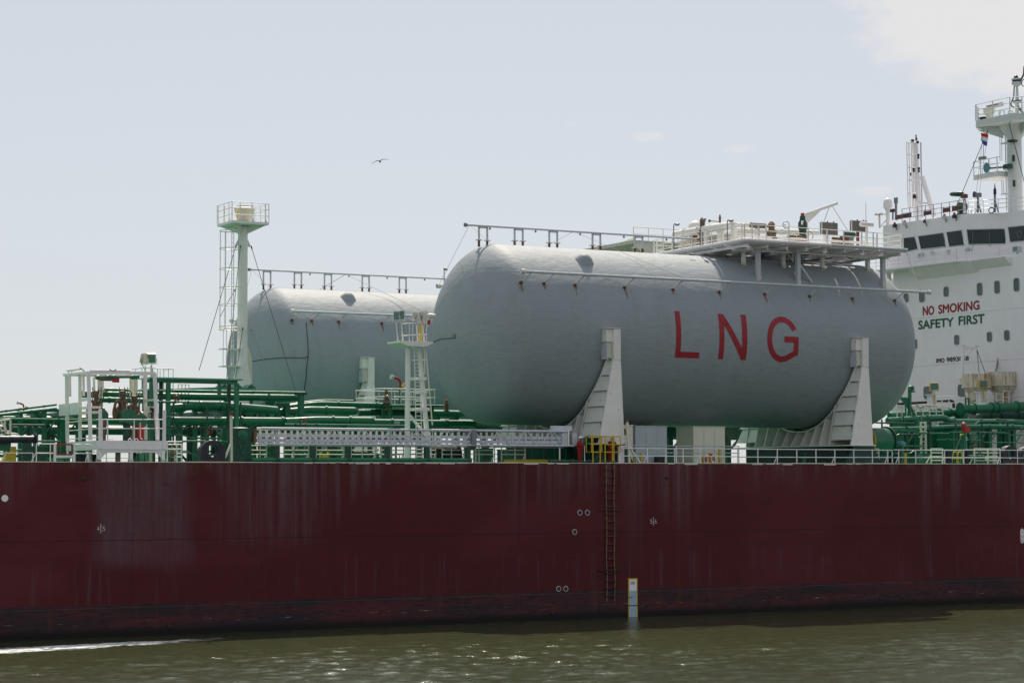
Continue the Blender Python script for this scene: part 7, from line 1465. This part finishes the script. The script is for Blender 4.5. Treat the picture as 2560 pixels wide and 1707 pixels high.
for x in (620, 636): MB().tube(D(x+10, 1310, 138.7), D(x, 665, 138.7), .05, 6).build('ladder_rail', 'white_clean', t)
for k in range(22): y = 690+k*28; MB().tube(D(620+k*.4, y, 138.7), D(637+k*.4, y, 138.7), .03, 6).build('ladder_rung', 'white_clean', t)
for (x, y, s_) in ((618, 655, .5), (650, 640, .36), (662, 668, .42), (668, 778, .4), (668, 800, .35), (672, 892, .4), (672, 915, .35), (627, 890, .42), (628, 912, .36), (601, 940, .45), (632, 1130, .6), (640, 1135, .4)):
    q_ = D(x, y, 138.5); s_ *= .62; MB().lathe([(s_*.35, -s_*.5), (s_*.5, -s_*.45), (s_*.5, .3*s_), (s_*.3, s_*.5)], q_, (0, 0, 1), 10).build('signal_lamp', 'navy_black', t)
MB().tube(D(650, 655, 138.6), D(648, 605, 138.6), .07, 8).build('mast_tip', 'grey_metal', t)
# satellite dome and antennas
q_ = D(408, 1225, 136); rb_ = .44
t = thing('satellite_dome', 'white satellite dome on a flared pillar at the wheelhouse roof\'s left end', 'antenna', (136, q_.y, 28)); zt_, zm, zn = D(408, 1145, 136).z, D(408, 1180, 136).z, D(408, 1260, 136).z
MB().lathe([(.2, 0), (.2, zn-28), (.3, q_.z-28-.1), (rb_*.95, q_.z-28-.05), (rb_, q_.z-28+.15), (rb_, zm-28), (rb_*.93, zm-28+.40*(zt_-zm)), (rb_*.75, zm-28+.72*(zt_-zm)), (rb_*.45, zm-28+.93*(zt_-zm)), (.02, zt_-28)], (136, q_.y, 28), (0, 0, 1), 26).build('dome_shell', 'white_clean', t); MB().lathe([(.24, 0), (.24, 5.0)], (136, q_.y, 28), (0, 0, 1), 16).build('dome_pillar', 'white_clean', t)
MB().tube(D(300, 1285, 136), D(400, 1278, 136), .08, 8).build('side_arm', 'cream_paint', t); MB().tube(D(335, 1290, 136), D(340, 1400, 136), .1, 8).build('side_pole', 'cream_paint', t); MB().tube(D(345, 1390, 136), D(395, 1330, 136), .07, 8).build('side_stay', 'white_clean', t); MB().lathe([(.5, 0), (.35, .15), (.05, .2)], D(335, 1285, 136), (0, 0, 1), 14).build('side_dish', 'grey_metal', t)
a = D(477, 1330, 136); t = thing('pole_antenna', 'dark grey cylinder antenna on a pole beside the satellite dome', 'antenna', a); MB().tube(a, D(477, 1190, 136), .12, 10).build('antenna_pole', 'grey_metal', t); MB().lathe([(.17, 0), (.2, .1), (.2, D(477, 1140, 136).z-D(477, 1190, 136).z), (.17, D(477, 1138, 136).z-D(477, 1190, 136).z)], D(477, 1190, 136), (0, 0, 1), 16).build('antenna_drum', 'grey_metal', t); MB().tube(D(450, 1330, 136), D(450, 1245, 136), .08, 8).build('small_pole', 'grey_metal', t); MB().cbox(D(450, 1250, 136), .3, .5, .3).build('small_head', 'navy_black', t)
a = D(222, 1335, 138); t = thing('whip_antenna', 'thin whip antenna above the tank platform\'s right cabinet', 'antenna', a); MB().tube(a-V((0, 0, 2)), D(219, 1178, 138), .035, 6, .02).build('whip', 'grey_metal', t); MB().tube(a-V((0, 0, 2)), a, .09, 8).build('whip_base', 'grey_metal', t)
# radar mast
rmx = 141.0
def R(x, y): return PX(*ZD(x, y), rmx)
c0, c1 = R(1437, 1000), R(1545, 1000); rr_ = .68; rcy = (c0.y+c1.y)/2; zb_ = R(1490, 1250).z
t = rm_ = thing('radar_mast', 'thick white radar mast with two railed platforms, at the right edge', 'mast', (rmx, rcy, zroof))
zc_lo = R(1490, 640).z; zpl0, zpl1 = R(1400, 545).z, R(1400, 490).z
MB().lathe([(rr_*1.02, 0), (rr_, zc_lo-zroof-.3), (rr_, zc_lo-zroof), (rr_*2.1, zpl0-zroof)], (rmx, rcy, zroof), (0, 0, 1), 36).build('mast_column', 'mast_grey', t)
yl = R(1248, 520).y; hw = yl-rcy
oct_ = [(rmx-2.6, rcy+hw*.62), (rmx-2.6, rcy-hw*.62), (rmx-1.0, rcy-hw), (rmx+1.6, rcy-hw), (rmx+1.6, rcy+hw), (rmx-1.0, rcy+hw)]
MB().prism([(x, y, zpl0) for x, y in oct_], (0, 0, zpl1-zpl0)).build('upper_platform', 'mast_grey', t)
for (x, y) in oct_: 
    MB().prism([(x, y, zpl0-.003), (rmx+(x-rmx)*.3, rcy+(y-rcy)*.3, zpl0-.003), (rmx+(x-rmx)*.3, rcy+(y-rcy)*.3, zc_lo+.2)], (.06, .06, 0)).build('platform_bracket', 'mast_grey', t)
zrr = R(1300, 376).z
for k in range(6):
    a, c = V((*oct_[k], zpl1)), V((*oct_[(k+1) % 6], zpl1))
    for u_ in (0, .5): q_ = a.lerp(c, u_); MB().tube(q_, (q_.x, q_.y, zrr), .05, 6).build('rail_post', 'mast_grey', t)
    for h in (1, .66, .33): MB().tube(a+V((0, 0, (zrr-zpl1)*h)), c+V((0, 0, (zrr-zpl1)*h)), .035, 6).build('rail_bar', 'mast_grey', t)
for x in (1400, 1470): MB().path([R(x-35, 490), R(x-35, 395), R(x, 395), R(x, 490)], .06, 8, .3).build('arch_rail', 'mast_grey', t)
p = R(1325, 400); MB().lathe([(.3, 0), (.26, p.z-zpl1-.5), (.5, p.z-zpl1-.4), (.55, p.z-zpl1+.1), (.2, p.z-zpl1+.25)], (p.x-.8, p.y, zpl1), (0, 0, 1), 18).build('scanner_pedestal', 'cream_paint', t)
a, c = PX(*ZD(1250, 374), rmx-1.2), PX(*ZD(1388, 342), rmx-.4); 
sc_ = thing('radar_scanner', 'white radar scanner bar with a red stripe on the upper mast platform', 'radar', (a+c)/2); MB().bar(a, c, .35, .34).build('scanner_bar', 'mast_grey', sc_); MB().bar(a.lerp(c, .1)+V((-.18, -.1, .02)), a.lerp(c, .75)+V((-.18, -.1, .02)), .02, .12).build('red_stripe', 'red_paint', sc_)
pa, pb = R(1510, 500), R(1508, 190); MB().ring_sweep([pa, R(1510, 325), pb], [.2, .18, .11], 12).build('top_pole', 'mast_grey', t)
MB().cbox(R(1510, 322), .5, .7, .25).build('pole_collar', 'grey_metal', t)
q_ = R(1507, 150); MB().lathe([(.14, -.42), (.45, -.2), (.5, -.08), (.5, .0)], q_+V((0, 0, -.08)), (0, 0, 1), 18).build('lamp_bowl', 'grey_white', t); MB().lathe([(.42, 0), (.42, .18)], q_+V((0, 0, -.08)), (0, 0, 1), 16).build('lamp_lens', 'navy_black', t); MB().lathe([(.5, 0), (.5, .14), (.2, .2)], q_+V((0, 0, .1)), (0, 0, 1), 16).build('lamp_lid', 'grey_white', t); MB().lathe([(.2, 0), (.21, .18), (.12, .3), (.01, .34)], q_+V((0, .1, .28)), (0, 0, 1), 14).build('top_lamp', 'navy_black', t)
MB().path([q_+V((0, -.6, .1)), q_+V((0, -.95, .5)), q_+V((0, -1.05, 1.25))], .09, 8).build('wind_sensor', 'bronze', t); MB().torus(R(1555, 165)+V((0, -.2, 0)), .32, .05, (1, 0, 0), 14, 6).build('loop_antenna', 'grey_metal', t)
MB().path([R(1485, 185), R(1480, 290), R(1455, 335), R(1460, 360), R(1490, 375)], .06, 6, .3).build('cable', 'navy_black', t); MB().bar(R(1515, 360), R(1580, 450), .15, .15).build('pole_stay', 'bronze', t)
q_ = R(1265, 485); MB().lathe([(.35, -.3), (.38, .2), (.5, .25), (.2, .35)], q_+V((-.6, 0, 0)), (0, 0, 1), 12).build('signal_lamp', 'navy_black', t)
# lower platform with the teal dish
z0_, z1_ = R(1330, 988).z, R(1330, 945).z; yl2 = R(1247, 960).y
MB().box(rmx-1.6, rmx+1.2, rcy+rr_*.7, yl2, z0_, z1_).build('lower_platform', 'mast_grey', t)
zr2 = R(1340, 825).z
for k in (0, .35, .7, 1): y = rcy+rr_+(yl2-rcy-rr_)*k; MB().tube((rmx-1.55, y, z1_), (rmx-1.55, y, zr2), .05, 6).build('rail_post', 'mast_grey', t)
for h in (1, .55): MB().path([(rmx-1.55, rcy+rr_*.5, z1_+(zr2-z1_)*h), (rmx-1.55, yl2, z1_+(zr2-z1_)*h), (rmx+1.1, yl2, z1_+(zr2-z1_)*h)], .035, 6).build('rail_bar', 'mast_grey', t)
c = PX(*ZD(1250, 886), rmx-1.9); dsh = thing('loud_hailer', 'round teal dish horn on the radar mast\'s lower platform', 'horn', c); MB().lathe([(.07, .6), (.09, .45), (.2, .28), (.47, .0), (.49, -.03), (.44, -.02)], c, (.97, -.1, .05), 26).build('horn_bell', 'teal_dish', dsh); MB().tube(c+V((.5, -.05, 0)), c+V((.9, -1.5, -.05)), .09, 10).build('horn_neck', 'grey_metal', dsh); MB().cbox(c+V((.9, -1.9, -.05)), .4, .9, .42).build('horn_driver', 'dark_green', dsh); MB().box(c.x+.5, c.x+.8, c.y-2.0, c.y-1.7, z1_, c.z-.3).build('horn_foot', 'mast_grey', dsh)
q_ = R(1283, 820); MB().cbox(q_+V((-1, 0, .1)), .4, .7, .3).build('sensor_box', 'grey_metal', t); MB().tube(q_+V((-1, -.1, 0)), R(1287, 680)+V((-1, -.1, 0)), .03, 6).build('whip', 'grey_metal', t)
# ladder and cage of the radar mast
for x in (1412, 1428): MB().tube(R(x+8, 1255), R(x-6, 560), .05, 6).build('ladder_rail', 'mast_grey', t)
for k in range(34): y = 590+k*19; MB().tube(R(1406+k*.4, y), R(1424+k*.4, y), .03, 6).build('ladder_rung', 'mast_grey', t)
for x in (1364, 1380): MB().tube(R(x, 830), R(x-2, 560), .035, 6).build('cage_bar', 'mast_grey', t)
for x in (1378, 1392): MB().tube(R(x+3, 1115), R(x, 990), .04, 6).build('cage_bar', 'mast_grey', t)
for y in (680, 1112): MB().path([R(1436, y), R(1372, y+4), R(1378, y-6), R(1436, y-8)], .045, 6).build('cage_hoop', 'mast_grey', t)
MB().torus(R(1537, 664)+V((-1.0, 0, 0)), .45, .08, (0, 0, 1), 16, 6).build('hoop_lamp', 'navy_black', t)
for (x, y) in ((1523, 808), (1528, 1022)): q_ = R(x, y); MB().box(rmx-rr_-.04, rmx-rr_+.1, q_.y-.1, q_.y+.1, q_.z-.3, q_.z+.3).build('vent_slot', 'navy_black', t)
# flag with halyards and stays
def FL(x, y): return PX(*ZD(x, y), 138.6)
fg = thing('courtesy_flag', 'red, white and blue striped flag flying left of the radar mast', 'flag', FL(1258, 600))
def flag_band(name, top, bot, mat):
    n = 10; vs = []; fs = []
    for i in range(n+1):
        u_ = i/n; wob = .16*math.sin(u_*7)
        for (l, r_) in (top, bot):
            q_ = FL(l[0]+(r_[0]-l[0])*u_, l[1]+(r_[1]-l[1])*u_+5*math.sin(u_*6)); vs.append(q_+V((wob, 0, 0)))
    vs += [v+V((.012, 0, 0)) for v in vs]; m_ = 2*(n+1)
    for i in range(n): a = 2*i; fs += [(a, a+1, a+3, a+2), (m_+a, m_+a+2, m_+a+3, m_+a+1), (a, a+2, m_+a+2, m_+a), (a+1, m_+a+1, m_+a+3, a+3)]
    fs += [(0, m_, m_+1, 1), (m_-2, m_-1, 2*m_-1, 2*m_-2)]
    MB().add(vs, fs).build(name, mat, fg, 60)
flag_band('red_band', ((1200, 586), (1256, 600)), ((1203, 614), (1254, 634)), 'flag_red'); flag_band('white_band', ((1203, 614), (1254, 634)), ((1199, 642), (1248, 668)), 'flag_white'); flag_band('blue_band', ((1199, 642), (1248, 668)), ((1218, 682), (1243, 704)), 'flag_blue')
for i, (a, c, lab, r) in enumerate((((1262, 560), (1000, 1200), 'dark stay wire running from the radar mast down left past the flag', .03), ((1225, 555), (1145, 1235), 'thin halyard left of the radar mast, nearer the flag', .016), ((1246, 690), (1185, 1110), 'thin halyard left of the radar mast, under the flag', .016), ((1440, 505), (1600, 1120), 'dark stay wire running from the radar mast down to the right', .034))):
    solo(MB().tube(PX(*ZD(*a), 138.9), PX(*ZD(*c), 138.9), r, 6).build('stay_wire', 'cable_black' if r > .02 else 'grey_metal'), lab, 'wire')
MB().path([R(1255, 560)+V((-.4, 0, 0)), R(1225, 552)+V((-.4, 0, 0)), R(1226, 575)+V((-.4, 0, 0))], .05, 6).build('halyard_arm', 'grey_white', rm_)
# lights and horns on the roof edge
def rpost(x, yb, yt, X=135.5): return D(x, yb, X), D(x, yt, X)
a, c = rpost(1060, 1270, 1105); t = thing('search_light', 'dark green covered searchlight on a post at the wheelhouse roof corner', 'searchlight', a); MB().tube(a, c, .13, 10).build('lamp_post', 'white_clean', t); MB().lathe([(.08, -.95), (.2, -.75), (.25, 0), (.23, .4), (.1, .55)], c+V((0, .8, .05)), (.3, -1, -.08), 14).build('lamp_cover', 'dark_green', t); MB().cbox(c+V((0, 0, -.25)), .4, .5, .35).build('rusty_bracket', 'rust_metal', t)
c = D(1038, 1222, 136.2); t = thing('green_drum', 'dark green round drum behind the roof rail\'s rightmost brown board', 'drum', c); MB().lathe([(.42, -.4), (.5, -.32), (.5, .32), (.42, .4)], c, (.9, -.3, 0), 26).build('drum_body', 'dark_green', t); MB().box(c.x-.2, c.x+.2, c.y-.5, c.y+.5, zroof, c.z-.5).build('drum_stand', 'dark_green', t)
a, c = rpost(1175, 1268, 1120, 136.2); t = thing('horn', 'round grey horn on a braced post on the wheelhouse roof', 'horn', a); MB().tube(a, c, .11, 10).build('horn_post', 'grey_metal', t); MB().tube(D(1203, 1268, 136.2), a.lerp(c, .6), .07, 8).build('horn_brace', 'grey_metal', t); MB().lathe([(.06, .6), (.13, .35), (.29, .0), (.3, -.05), (.2, -.04)], D(1146, 1113, 136.2), (.95, -.25, 0), 20).build('horn_bell', 'navy_black', t); MB().cbox(c+V((0, -.1, 0)), .3, .5, .4).build('horn_driver', 'grey_metal', t)
a, c = rpost(1320, 1264, 1090, 136.9); t = thing('mast_lamp', 'slim braced lamp post with a dark lamp on the wheelhouse roof', 'lamp', a); MB().tube(a, c, .1, 10).build('lamp_post', 'grey_metal', t); MB().tube(D(1350, 1264, 136.9), a.lerp(c, .6), .07, 8).build('lamp_brace', 'grey_metal', t); MB().lathe([(.09, -.3), (.14, -.2), (.14, .2), (.07, .35), (.02, .8)], c, (0, 0, 1), 12).build('lamp_body', 'navy_black', t)
for i, (x, y, lab) in enumerate(((1138, 1256, 'left one of two ring fairleads on the roof edge'), (1290, 1252, 'right one of two ring fairleads on the roof edge'))): q_ = D(x, y, 136); solo(MB().torus(q_+V((0, 0, .05)), .27, .05, (1, .3, 0), 18, 6).build('ring_fairlead', 'grey_white' if i == 0 else 'navy_black'), lab, 'ring', 'ring fairleads on the roof edge')
for i, (x, y, rd, lab) in enumerate(((466, 1380, 1, 'black lamp with red top at the left end of the wheelhouse front'), (550, 1362, 0, 'white lamp with pink top left on the wheelhouse front'), (720, 1345, 1, 'small red lamp in the middle of the wheelhouse front'), (889, 1310, 0, 'white lamp with pink top right on the wheelhouse front'), (975, 1300, 1, 'black lamp with red top near the wheelhouse front\'s corner'))):
    u_ = max(0, min(1, (D(x, y, 134.8).y-28.9)/10.9)); xf = 135-.7*u_; q_ = D(x, y, xf-.25); t = thing('wall_lamp', lab, 'lamp', q_, 'lamps on the wheelhouse front')
    s_ = .4 if i == 2 else .62
    MB().cbox(q_, .4*s_, .6*s_, .5*s_).build('lamp_body', 'navy_black' if rd else 'grey_white', t); MB().lathe([(.2*s_, 0), (.2*s_, .25*s_), (.05, .35*s_)], q_+V((0, 0, .25*s_)), (0, 0, 1), 12).build('lamp_top', 'red_paint' if rd else 'orange_red', t); MB().tube(q_+V((.1, 0, -.1)), q_+V((.28, 0, -.4)), .05, 6).build('lamp_bracket', 'grey_metal', t)
q_ = PX(*ZE(1335, 190), 136.4); t = thing('wing_lamp', 'greenish floodlight hung at the bridge rail, right edge', 'floodlight', q_); MB().cbox(q_, .5, .7, .5).build('lamp_housing', 'grey_white', t); MB().box(q_.x-.28, q_.x-.252, q_.y-.28, q_.y+.28, q_.z-.19, q_.z+.19).build('lamp_glass', 'lens_glass', t); MB().path([q_+V((0, 0, -.35)), q_+V((-.1, -.4, -1.0)), q_+V((0, -.6, -1.3))], .05, 6, .2).build('cable', 'navy_black', t)
q_ = PX(*ZE(500, 215), 133.2); solo(MB().tube(q_, PX(*ZE(605, 500), 118.0) if False else P(*ZE(605, 498), 1.9), .035, 6).build('stay_wire', 'cable_black'), 'dark wire from the tank platform\'s end down to the spray pipe tip', 'wire')

# ------------------------------------------------------------------ gull
gc = Vector(CAM+155/F*ray(950, 404))
gull = thing('gull', 'gull gliding with bent wings in the pale sky', 'bird', gc)
u_r = Vector(RM[:, 0]); u_u = Vector(-RM[:, 1]); u_f = Vector(RM[:, 2])
bd_ = MB(); bd_.ring_sweep([gc-u_f*.26+u_u*.03, gc-u_f*.2+u_u*.02, gc-u_f*.08, gc+u_f*.1, gc+u_f*.25+u_u*.01, gc+u_f*.36+u_u*.02], [.02, .05, .075, .08, .045, .015], 12); bd_.build('body', 'gull_feather', gull, 60)
pxm = 155/F
def wing(pts):
    n = len(pts); vs = []; fs = []
    for i, (x, y) in enumerate(pts):
        p = gc+u_r*((x-950)*pxm)+u_u*((404-y)*pxm); ch = .16*(1-i/(n-1))+.03; th = .022*(1-i/n)+.006
        vs += [p-u_f*ch*.6+u_u*th, p+u_f*ch+u_u*th*.3, p+u_f*ch-u_u*th*.3, p-u_f*ch*.6-u_u*th]
    for i in range(n-1):
        for j in range(4): fs.append((i*4+j, i*4+(j+1) % 4, i*4+4+(j+1) % 4, i*4+4+j))
    fs += [(0, 1, 2, 3), (4*n-1, 4*n-2, 4*n-3, 4*n-4)]
    MB().add(vs, fs).build('wing', 'gull_feather', gull, 60)
wing([(949, 403), (945, 402.2), (941, 402.8), (937, 405), (933, 407.5), (928, 411)]); wing([(950.5, 403), (953, 400.3), (957, 398.8), (962, 398.8), (967, 399.2), (972, 400)])

# ------------------------------------------------------------------ the two workers
def person(label, foot, face, joints, rod=None):
    """one skinned body; overalls, helmet, boots are its clothing. joints: local coordinates, x along the facing's right, y forward, z up"""
    t = thing('person', label, 'person', foot, None); f0 = V(foot); fw = Vector((math.cos(face), math.sin(face), 0)); rt = Vector((math.sin(face), -math.cos(face), 0))
    def L(p): return rt*p[0]+fw*p[1]+Vector((0, 0, p[2]))
    def skin(name, chains, mat, sub=2):
        vs, es, rs, idx = [], [], [], {}
        for ch in chains:
            prev_ = None
            for key, p, r in ch:
                if key not in idx: idx[key] = len(vs); vs.append(L(p)); rs.append(r)
                if prev_ is not None: es.append((prev_, idx[key]))
                prev_ = idx[key]
        me = bpy.data.meshes.new(name); me.from_pydata(vs, es, []); o = bpy.data.objects.new(name, me); COL.objects.link(o)
        md = o.modifiers.new('skin', 'SKIN'); md.use_smooth_shade = True; s2 = o.modifiers.new('sub', 'SUBSURF'); s2.levels = s2.render_levels = sub
        sl_ = me.skin_vertices[0].data
        for i, r in enumerate(rs): sl_[i].radius = (r, r) if not isinstance(r, tuple) else r
        sl_[0].use_root = True
        bpy.context.view_layer.update(); dg = bpy.context.evaluated_depsgraph_get(); m2 = bpy.data.meshes.new_from_object(o.evaluated_get(dg)); bpy.data.objects.remove(o); bpy.data.meshes.remove(me)
        m2.name = name; m2.materials.clear(); m2.materials.append(MAT[mat]); o2 = bpy.data.objects.new(name, m2); COL.objects.link(o2); o2.parent = t; o2['_o'] = tuple(f0); return o2
    J = joints
    def limb(side, grow):
        e, h = J['elbow_'+side], J['hand_'+side]; s_ = J['sh_'+side]; return s_, e, h
    # body: torso, head, arms with five fingers a hand, legs
    tor = [('pel', (0, 0, .95), .125), ('waist', J['waist'], .12), ('chest', J['chest'], .14), ('neckb', J['neckb'], .065), ('neck', J['neck'], .055), ('chin', J['chin'], .075), ('head', J['head'], .098), ('crown', J['crown'], .08)]
    ch = [tor]
    for s_ in 'lr':
        a, e, h = limb(s_, 0); sx = -1 if s_ == 'l' else 1
        hv = (V(h)-V(e)).normalized(); pm = V(h)+hv*.07; side = hv.cross(Vector((0, 0, 1)) if abs(hv.z) < .8 else Vector((1, 0, 0))).normalized()
        ch.append([('chest', None, 0), ('sh'+s_, a, .065), ('el'+s_, e, .042), ('wr'+s_, h, .028), ('pa'+s_, tuple(pm), .034)])
        for k, (off, ln) in enumerate(((-.032, .075), (-.011, .088), (.011, .083), (.032, .065))):
            b1 = pm+side*off+hv*ln*.5; b2 = b1+hv*ln*.35-Vector((0, 0, ln*.45)); ch.append([('pa'+s_, None, 0), (f'f{s_}{k}', tuple(b1), .010), (f'g{s_}{k}', tuple(b2), .008)])
        th = V(h)+hv*.03+side*(.05*sx)*-1; ch.append([('wr'+s_, None, 0), (f't{s_}', tuple(th+hv*.02), .011), (f'u{s_}', tuple(th+hv*.06-Vector((0, 0, .01))), .009)])
        ch.append([('pel', None, 0), ('hip'+s_, (.10*sx, 0, .88), .095), ('kn'+s_, J['knee_'+s_], .06), ('an'+s_, J['ank_'+s_], .042), ('to'+s_, tuple(V(J['ank_'+s_])+V((0, .15, -.05))), .035)])
    skin('body', ch, 'skin', 2)
    # nose, eyes, mouth, ears on the head
    hd = V(J['head']); 
    m_ = MB()
    for (x, y, z, r, nm) in ((0, .105, -.005, .018, 'nose'), ):
        MB().lathe([(.003, .03), (r, 0), (.012, -.03), (.002, -.035)], f0+L(hd+V((x, y, z))), (0, 0, 1), 8).build(nm, 'skin', t)
    for sx in (-1, 1):
        MB().lathe([(.002, -.008), (.012, 0), (.002, .008)], f0+L(hd+V((.036*sx, .088, .012))), fw, 8).build('eye', 'letter_black', t); MB().lathe([(.004, -.03), (.02, 0), (.004, .03)], f0+L(hd+V((.1*sx, 0, -.01))), (0, 0, 1), 8).build('ear', 'skin', t)
    MB().tube(f0+L(hd+V((-.025, .088, -.055))), f0+L(hd+V((.025, .088, -.055))), .006, 6).build('mouth', 'letter_red', t)
    MB().lathe([(.104, -.02), (.108, .03), (.1, .07)], f0+L(hd+V((0, -.018, .0))), (0, 0, 1), 16).build('hair', 'boot_black', t)
    # overalls
    oc = [[('pel', (0, 0, .95), .19), ('waist', J['waist'], .185), ('chest', J['chest'], .215), ('collar', tuple(V(J['neckb'])+V((0, 0, -.02))), .09)]]
    for s_ in 'lr':
        a, e, h = limb(s_, 0); sx = -1 if s_ == 'l' else 1; hv = (V(h)-V(e)).normalized()
        oc.append([('chest', None, 0), ('sh'+s_, a, .105), ('el'+s_, e, .078), ('cu'+s_, tuple(V(h)-hv*.03), .047)])
        oc.append([('pel', None, 0), ('hip'+s_, (.115*sx, 0, .86), .145), ('kn'+s_, J['knee_'+s_], .11), ('hem'+s_, tuple(V(J['ank_'+s_])+V((0, 0, .03))), .092)])
    skin('overalls', oc, 'overalls', 2)
    for s_ in 'lr':
        a = V(J['ank_'+s_]); m_ = MB(); m_.ring_sweep([f0+L(a+V((0, -.05, .1))), f0+L(a+V((0, -.04, .0))), f0+L(a+V((0, .03, -.055))), f0+L(a+V((0, .17, -.065))), f0+L(a+V((0, .21, -.07)))], [.055, .06, .05, .045, .02], 12); m_.build('boot', 'boot_black', t, 60)
    c_ = f0+L(hd+V((0, -.01, .045))); MB().lathe([(.165, 0), (.165, .012), (.135, .02), (.13, .06), (.108, .11), (.06, .14), (.005, .148)], c_, (0, 0, 1), 24).build('helmet', 'helmet_white', t, 50)
    pk = f0+L(hd+V((0, .14, .05))); MB().ring_sweep([pk-rt*.08, pk+fw*.03, pk+rt*.08], [.012, .014, .012], 8).build('helmet_peak', 'helmet_white', t)
    MB().prism([f0+L(V(J['chest'])+V((x, .172, z))) for x, z in ((-.05, .15), (.05, .15), (0, .0))], fw*.02).build('shirt_front', 'letter_white', t)
    if rod: 
        pr_ = thing('pole', rod[0], 'pole', f0+L(rod[1])); MB().tube(f0+L(rod[1]), f0+L(rod[2]), .022, 8).build('pole_shaft', 'white_clean', pr_); MB().tube(f0+L(rod[2]), f0+L(V(rod[2])+(V(rod[2])-V(rod[1])).normalized()*.12), .032, 8).build('pole_grip', 'red_paint', pr_)
    return t
deckz = DECK+.03
std = dict(waist=(0, .0, 1.08), chest=(0, .01, 1.30), neckb=(0, .01, 1.47), neck=(0, .03, 1.53), chin=(0, .055, 1.575), head=(0, .05, 1.635), crown=(0, .035, 1.70),
           sh_l=(-.19, 0, 1.42), sh_r=(.19, 0, 1.42), knee_l=(-.11, .03, .50), knee_r=(.12, .01, .50), ank_l=(-.12, -.02, .085), ank_r=(.13, 0, .085))
p1 = P(*ZJ(880, 1060), .6); d1 = dict(std); d1.update(elbow_l=(-.29, .05, 1.15), hand_l=(-.12, .30, 1.12), elbow_r=(.27, .12, 1.16), hand_r=(.16, .36, 1.14), head=(.0, .06, 1.63))
zfix = P(*ZJ(880, 1070), 1.2)
person('person in red overalls and white helmet beside the gangway end, hands on a white pole', (p1.x, .6, deckz), math.radians(-55), d1, ('white pole held upright by the worker beside the gangway', (.16, .42, .1), (.14, .40, 1.12)))
p2 = P(*ZJ(1650, 1060), .5); d2 = dict(std); d2.update(waist=(0, .02, 1.08), chest=(.0, .05, 1.31), neckb=(0, .08, 1.48), neck=(0, .10, 1.54), chin=(0, .13, 1.58), head=(0, .13, 1.645), crown=(0, .12, 1.71), sh_l=(-.2, .08, 1.39), sh_r=(.2, .08, 1.39), elbow_l=(-.36, .12, 1.14), hand_l=(-.30, .36, 1.04), elbow_r=(.34, .2, 1.14), hand_r=(.22, .42, 1.02))
person('person in red overalls and white helmet leaning on the yellow boarding rail', (p2.x, .48, deckz), math.radians(-97), d2)

# ------------------------------------------------------------------ bundles of small bore pipes between the big ones
def bundle(label, x0_, x1_, Y, zs, r0=.05):
    t = thing('pipe_bundle', label, 'pipes', (x0_, Y, DECK), 'bundles of small green pipes'); rg = random.Random(x0_)
    for i, z in enumerate(zs):
        a_, b_ = x0_+rg.uniform(0, 2.5), x1_-rg.uniform(0, 4); y = Y+rg.uniform(-.5, .5); xm_ = a_+(b_-a_)*rg.uniform(.3, .7); dz_ = rg.choice((0, .22, -.18))
        MB().path([(a_, y, z), (xm_, y, z), (xm_+.35, y, z+dz_), (b_, y, z+dz_), (b_, y+.9, z+dz_)], r0*rg.uniform(.7, 1.5), 10, .18).build('pipe_run', rg.choice(('green_paint', 'dark_green', 'green_paint', 'grey_metal' if i % 5 == 4 else 'green_paint')), t)
        for k in range(3):
            q_ = (a_+(xm_-a_)*(k+1)/4, y, z); MB().lathe([(r0*1.6, -.05), (r0*2.4, -.03), (r0*2.4, .03), (r0*1.6, .05)], q_, (1, 0, 0), 10).build('pipe_joint', 'bronze' if (i+k) % 4 == 0 else 'dark_green', t)
    n_ = max(3, int((x1_-x0_)/2.4))
    for k in range(n_):
        x = x0_+1+(x1_-x0_-3)*k/(n_-1); MB().box(x-.05, x+.05, Y+.55, Y+.65, DECK+.03, max(zs)+.1).build('rack_post', 'dark_green', t); MB().box(x-.05, x+.05, Y-.6, Y+.55, min(zs)-.18, min(zs)-.1).build('rack_bar', 'green_paint', t)
    for k in range(4):
        x = x0_+2+(x1_-x0_-5)*rg.random(); z = rg.choice(zs); MB().torus((x, Y-.6, z+.25), .17, .025, (.2, 1, 0), 14, 6).build('hand_wheel', rg.choice(('red_paint', 'grey_metal', 'dark_green')), t); MB().tube((x, Y-.6, z+.25), (x, Y-.1, z+.0), .03, 6).build('wheel_stem', 'grey_metal', t)
bundle('bundle of thin green pipes low between the left trestles', 33, 45, 7.5, (11.0, 11.35, 11.9, 12.5, 13.1))
bundle('bundle of thin green pipes behind the black fairlead and stanchion', 47, 57, 8.0, (11.1, 11.6, 12.2, 12.7, 13.2, 14.3))
bundle('bundle of thin green pipes above the gangway, left of the floodlight tower', 56, 69, 9.2, (11.2, 11.9, 12.35, 13.0))
bundle('bundle of thin green pipes at the right, under the stepped green pipe', 105, 118, 11, (11.3, 11.9, 12.6, 13.1, 13.9))
bundle('bundle of thin green pipes at the far right, above the navy drums', 114, 128, 10, (11.6, 12.4, 13.0, 13.7))
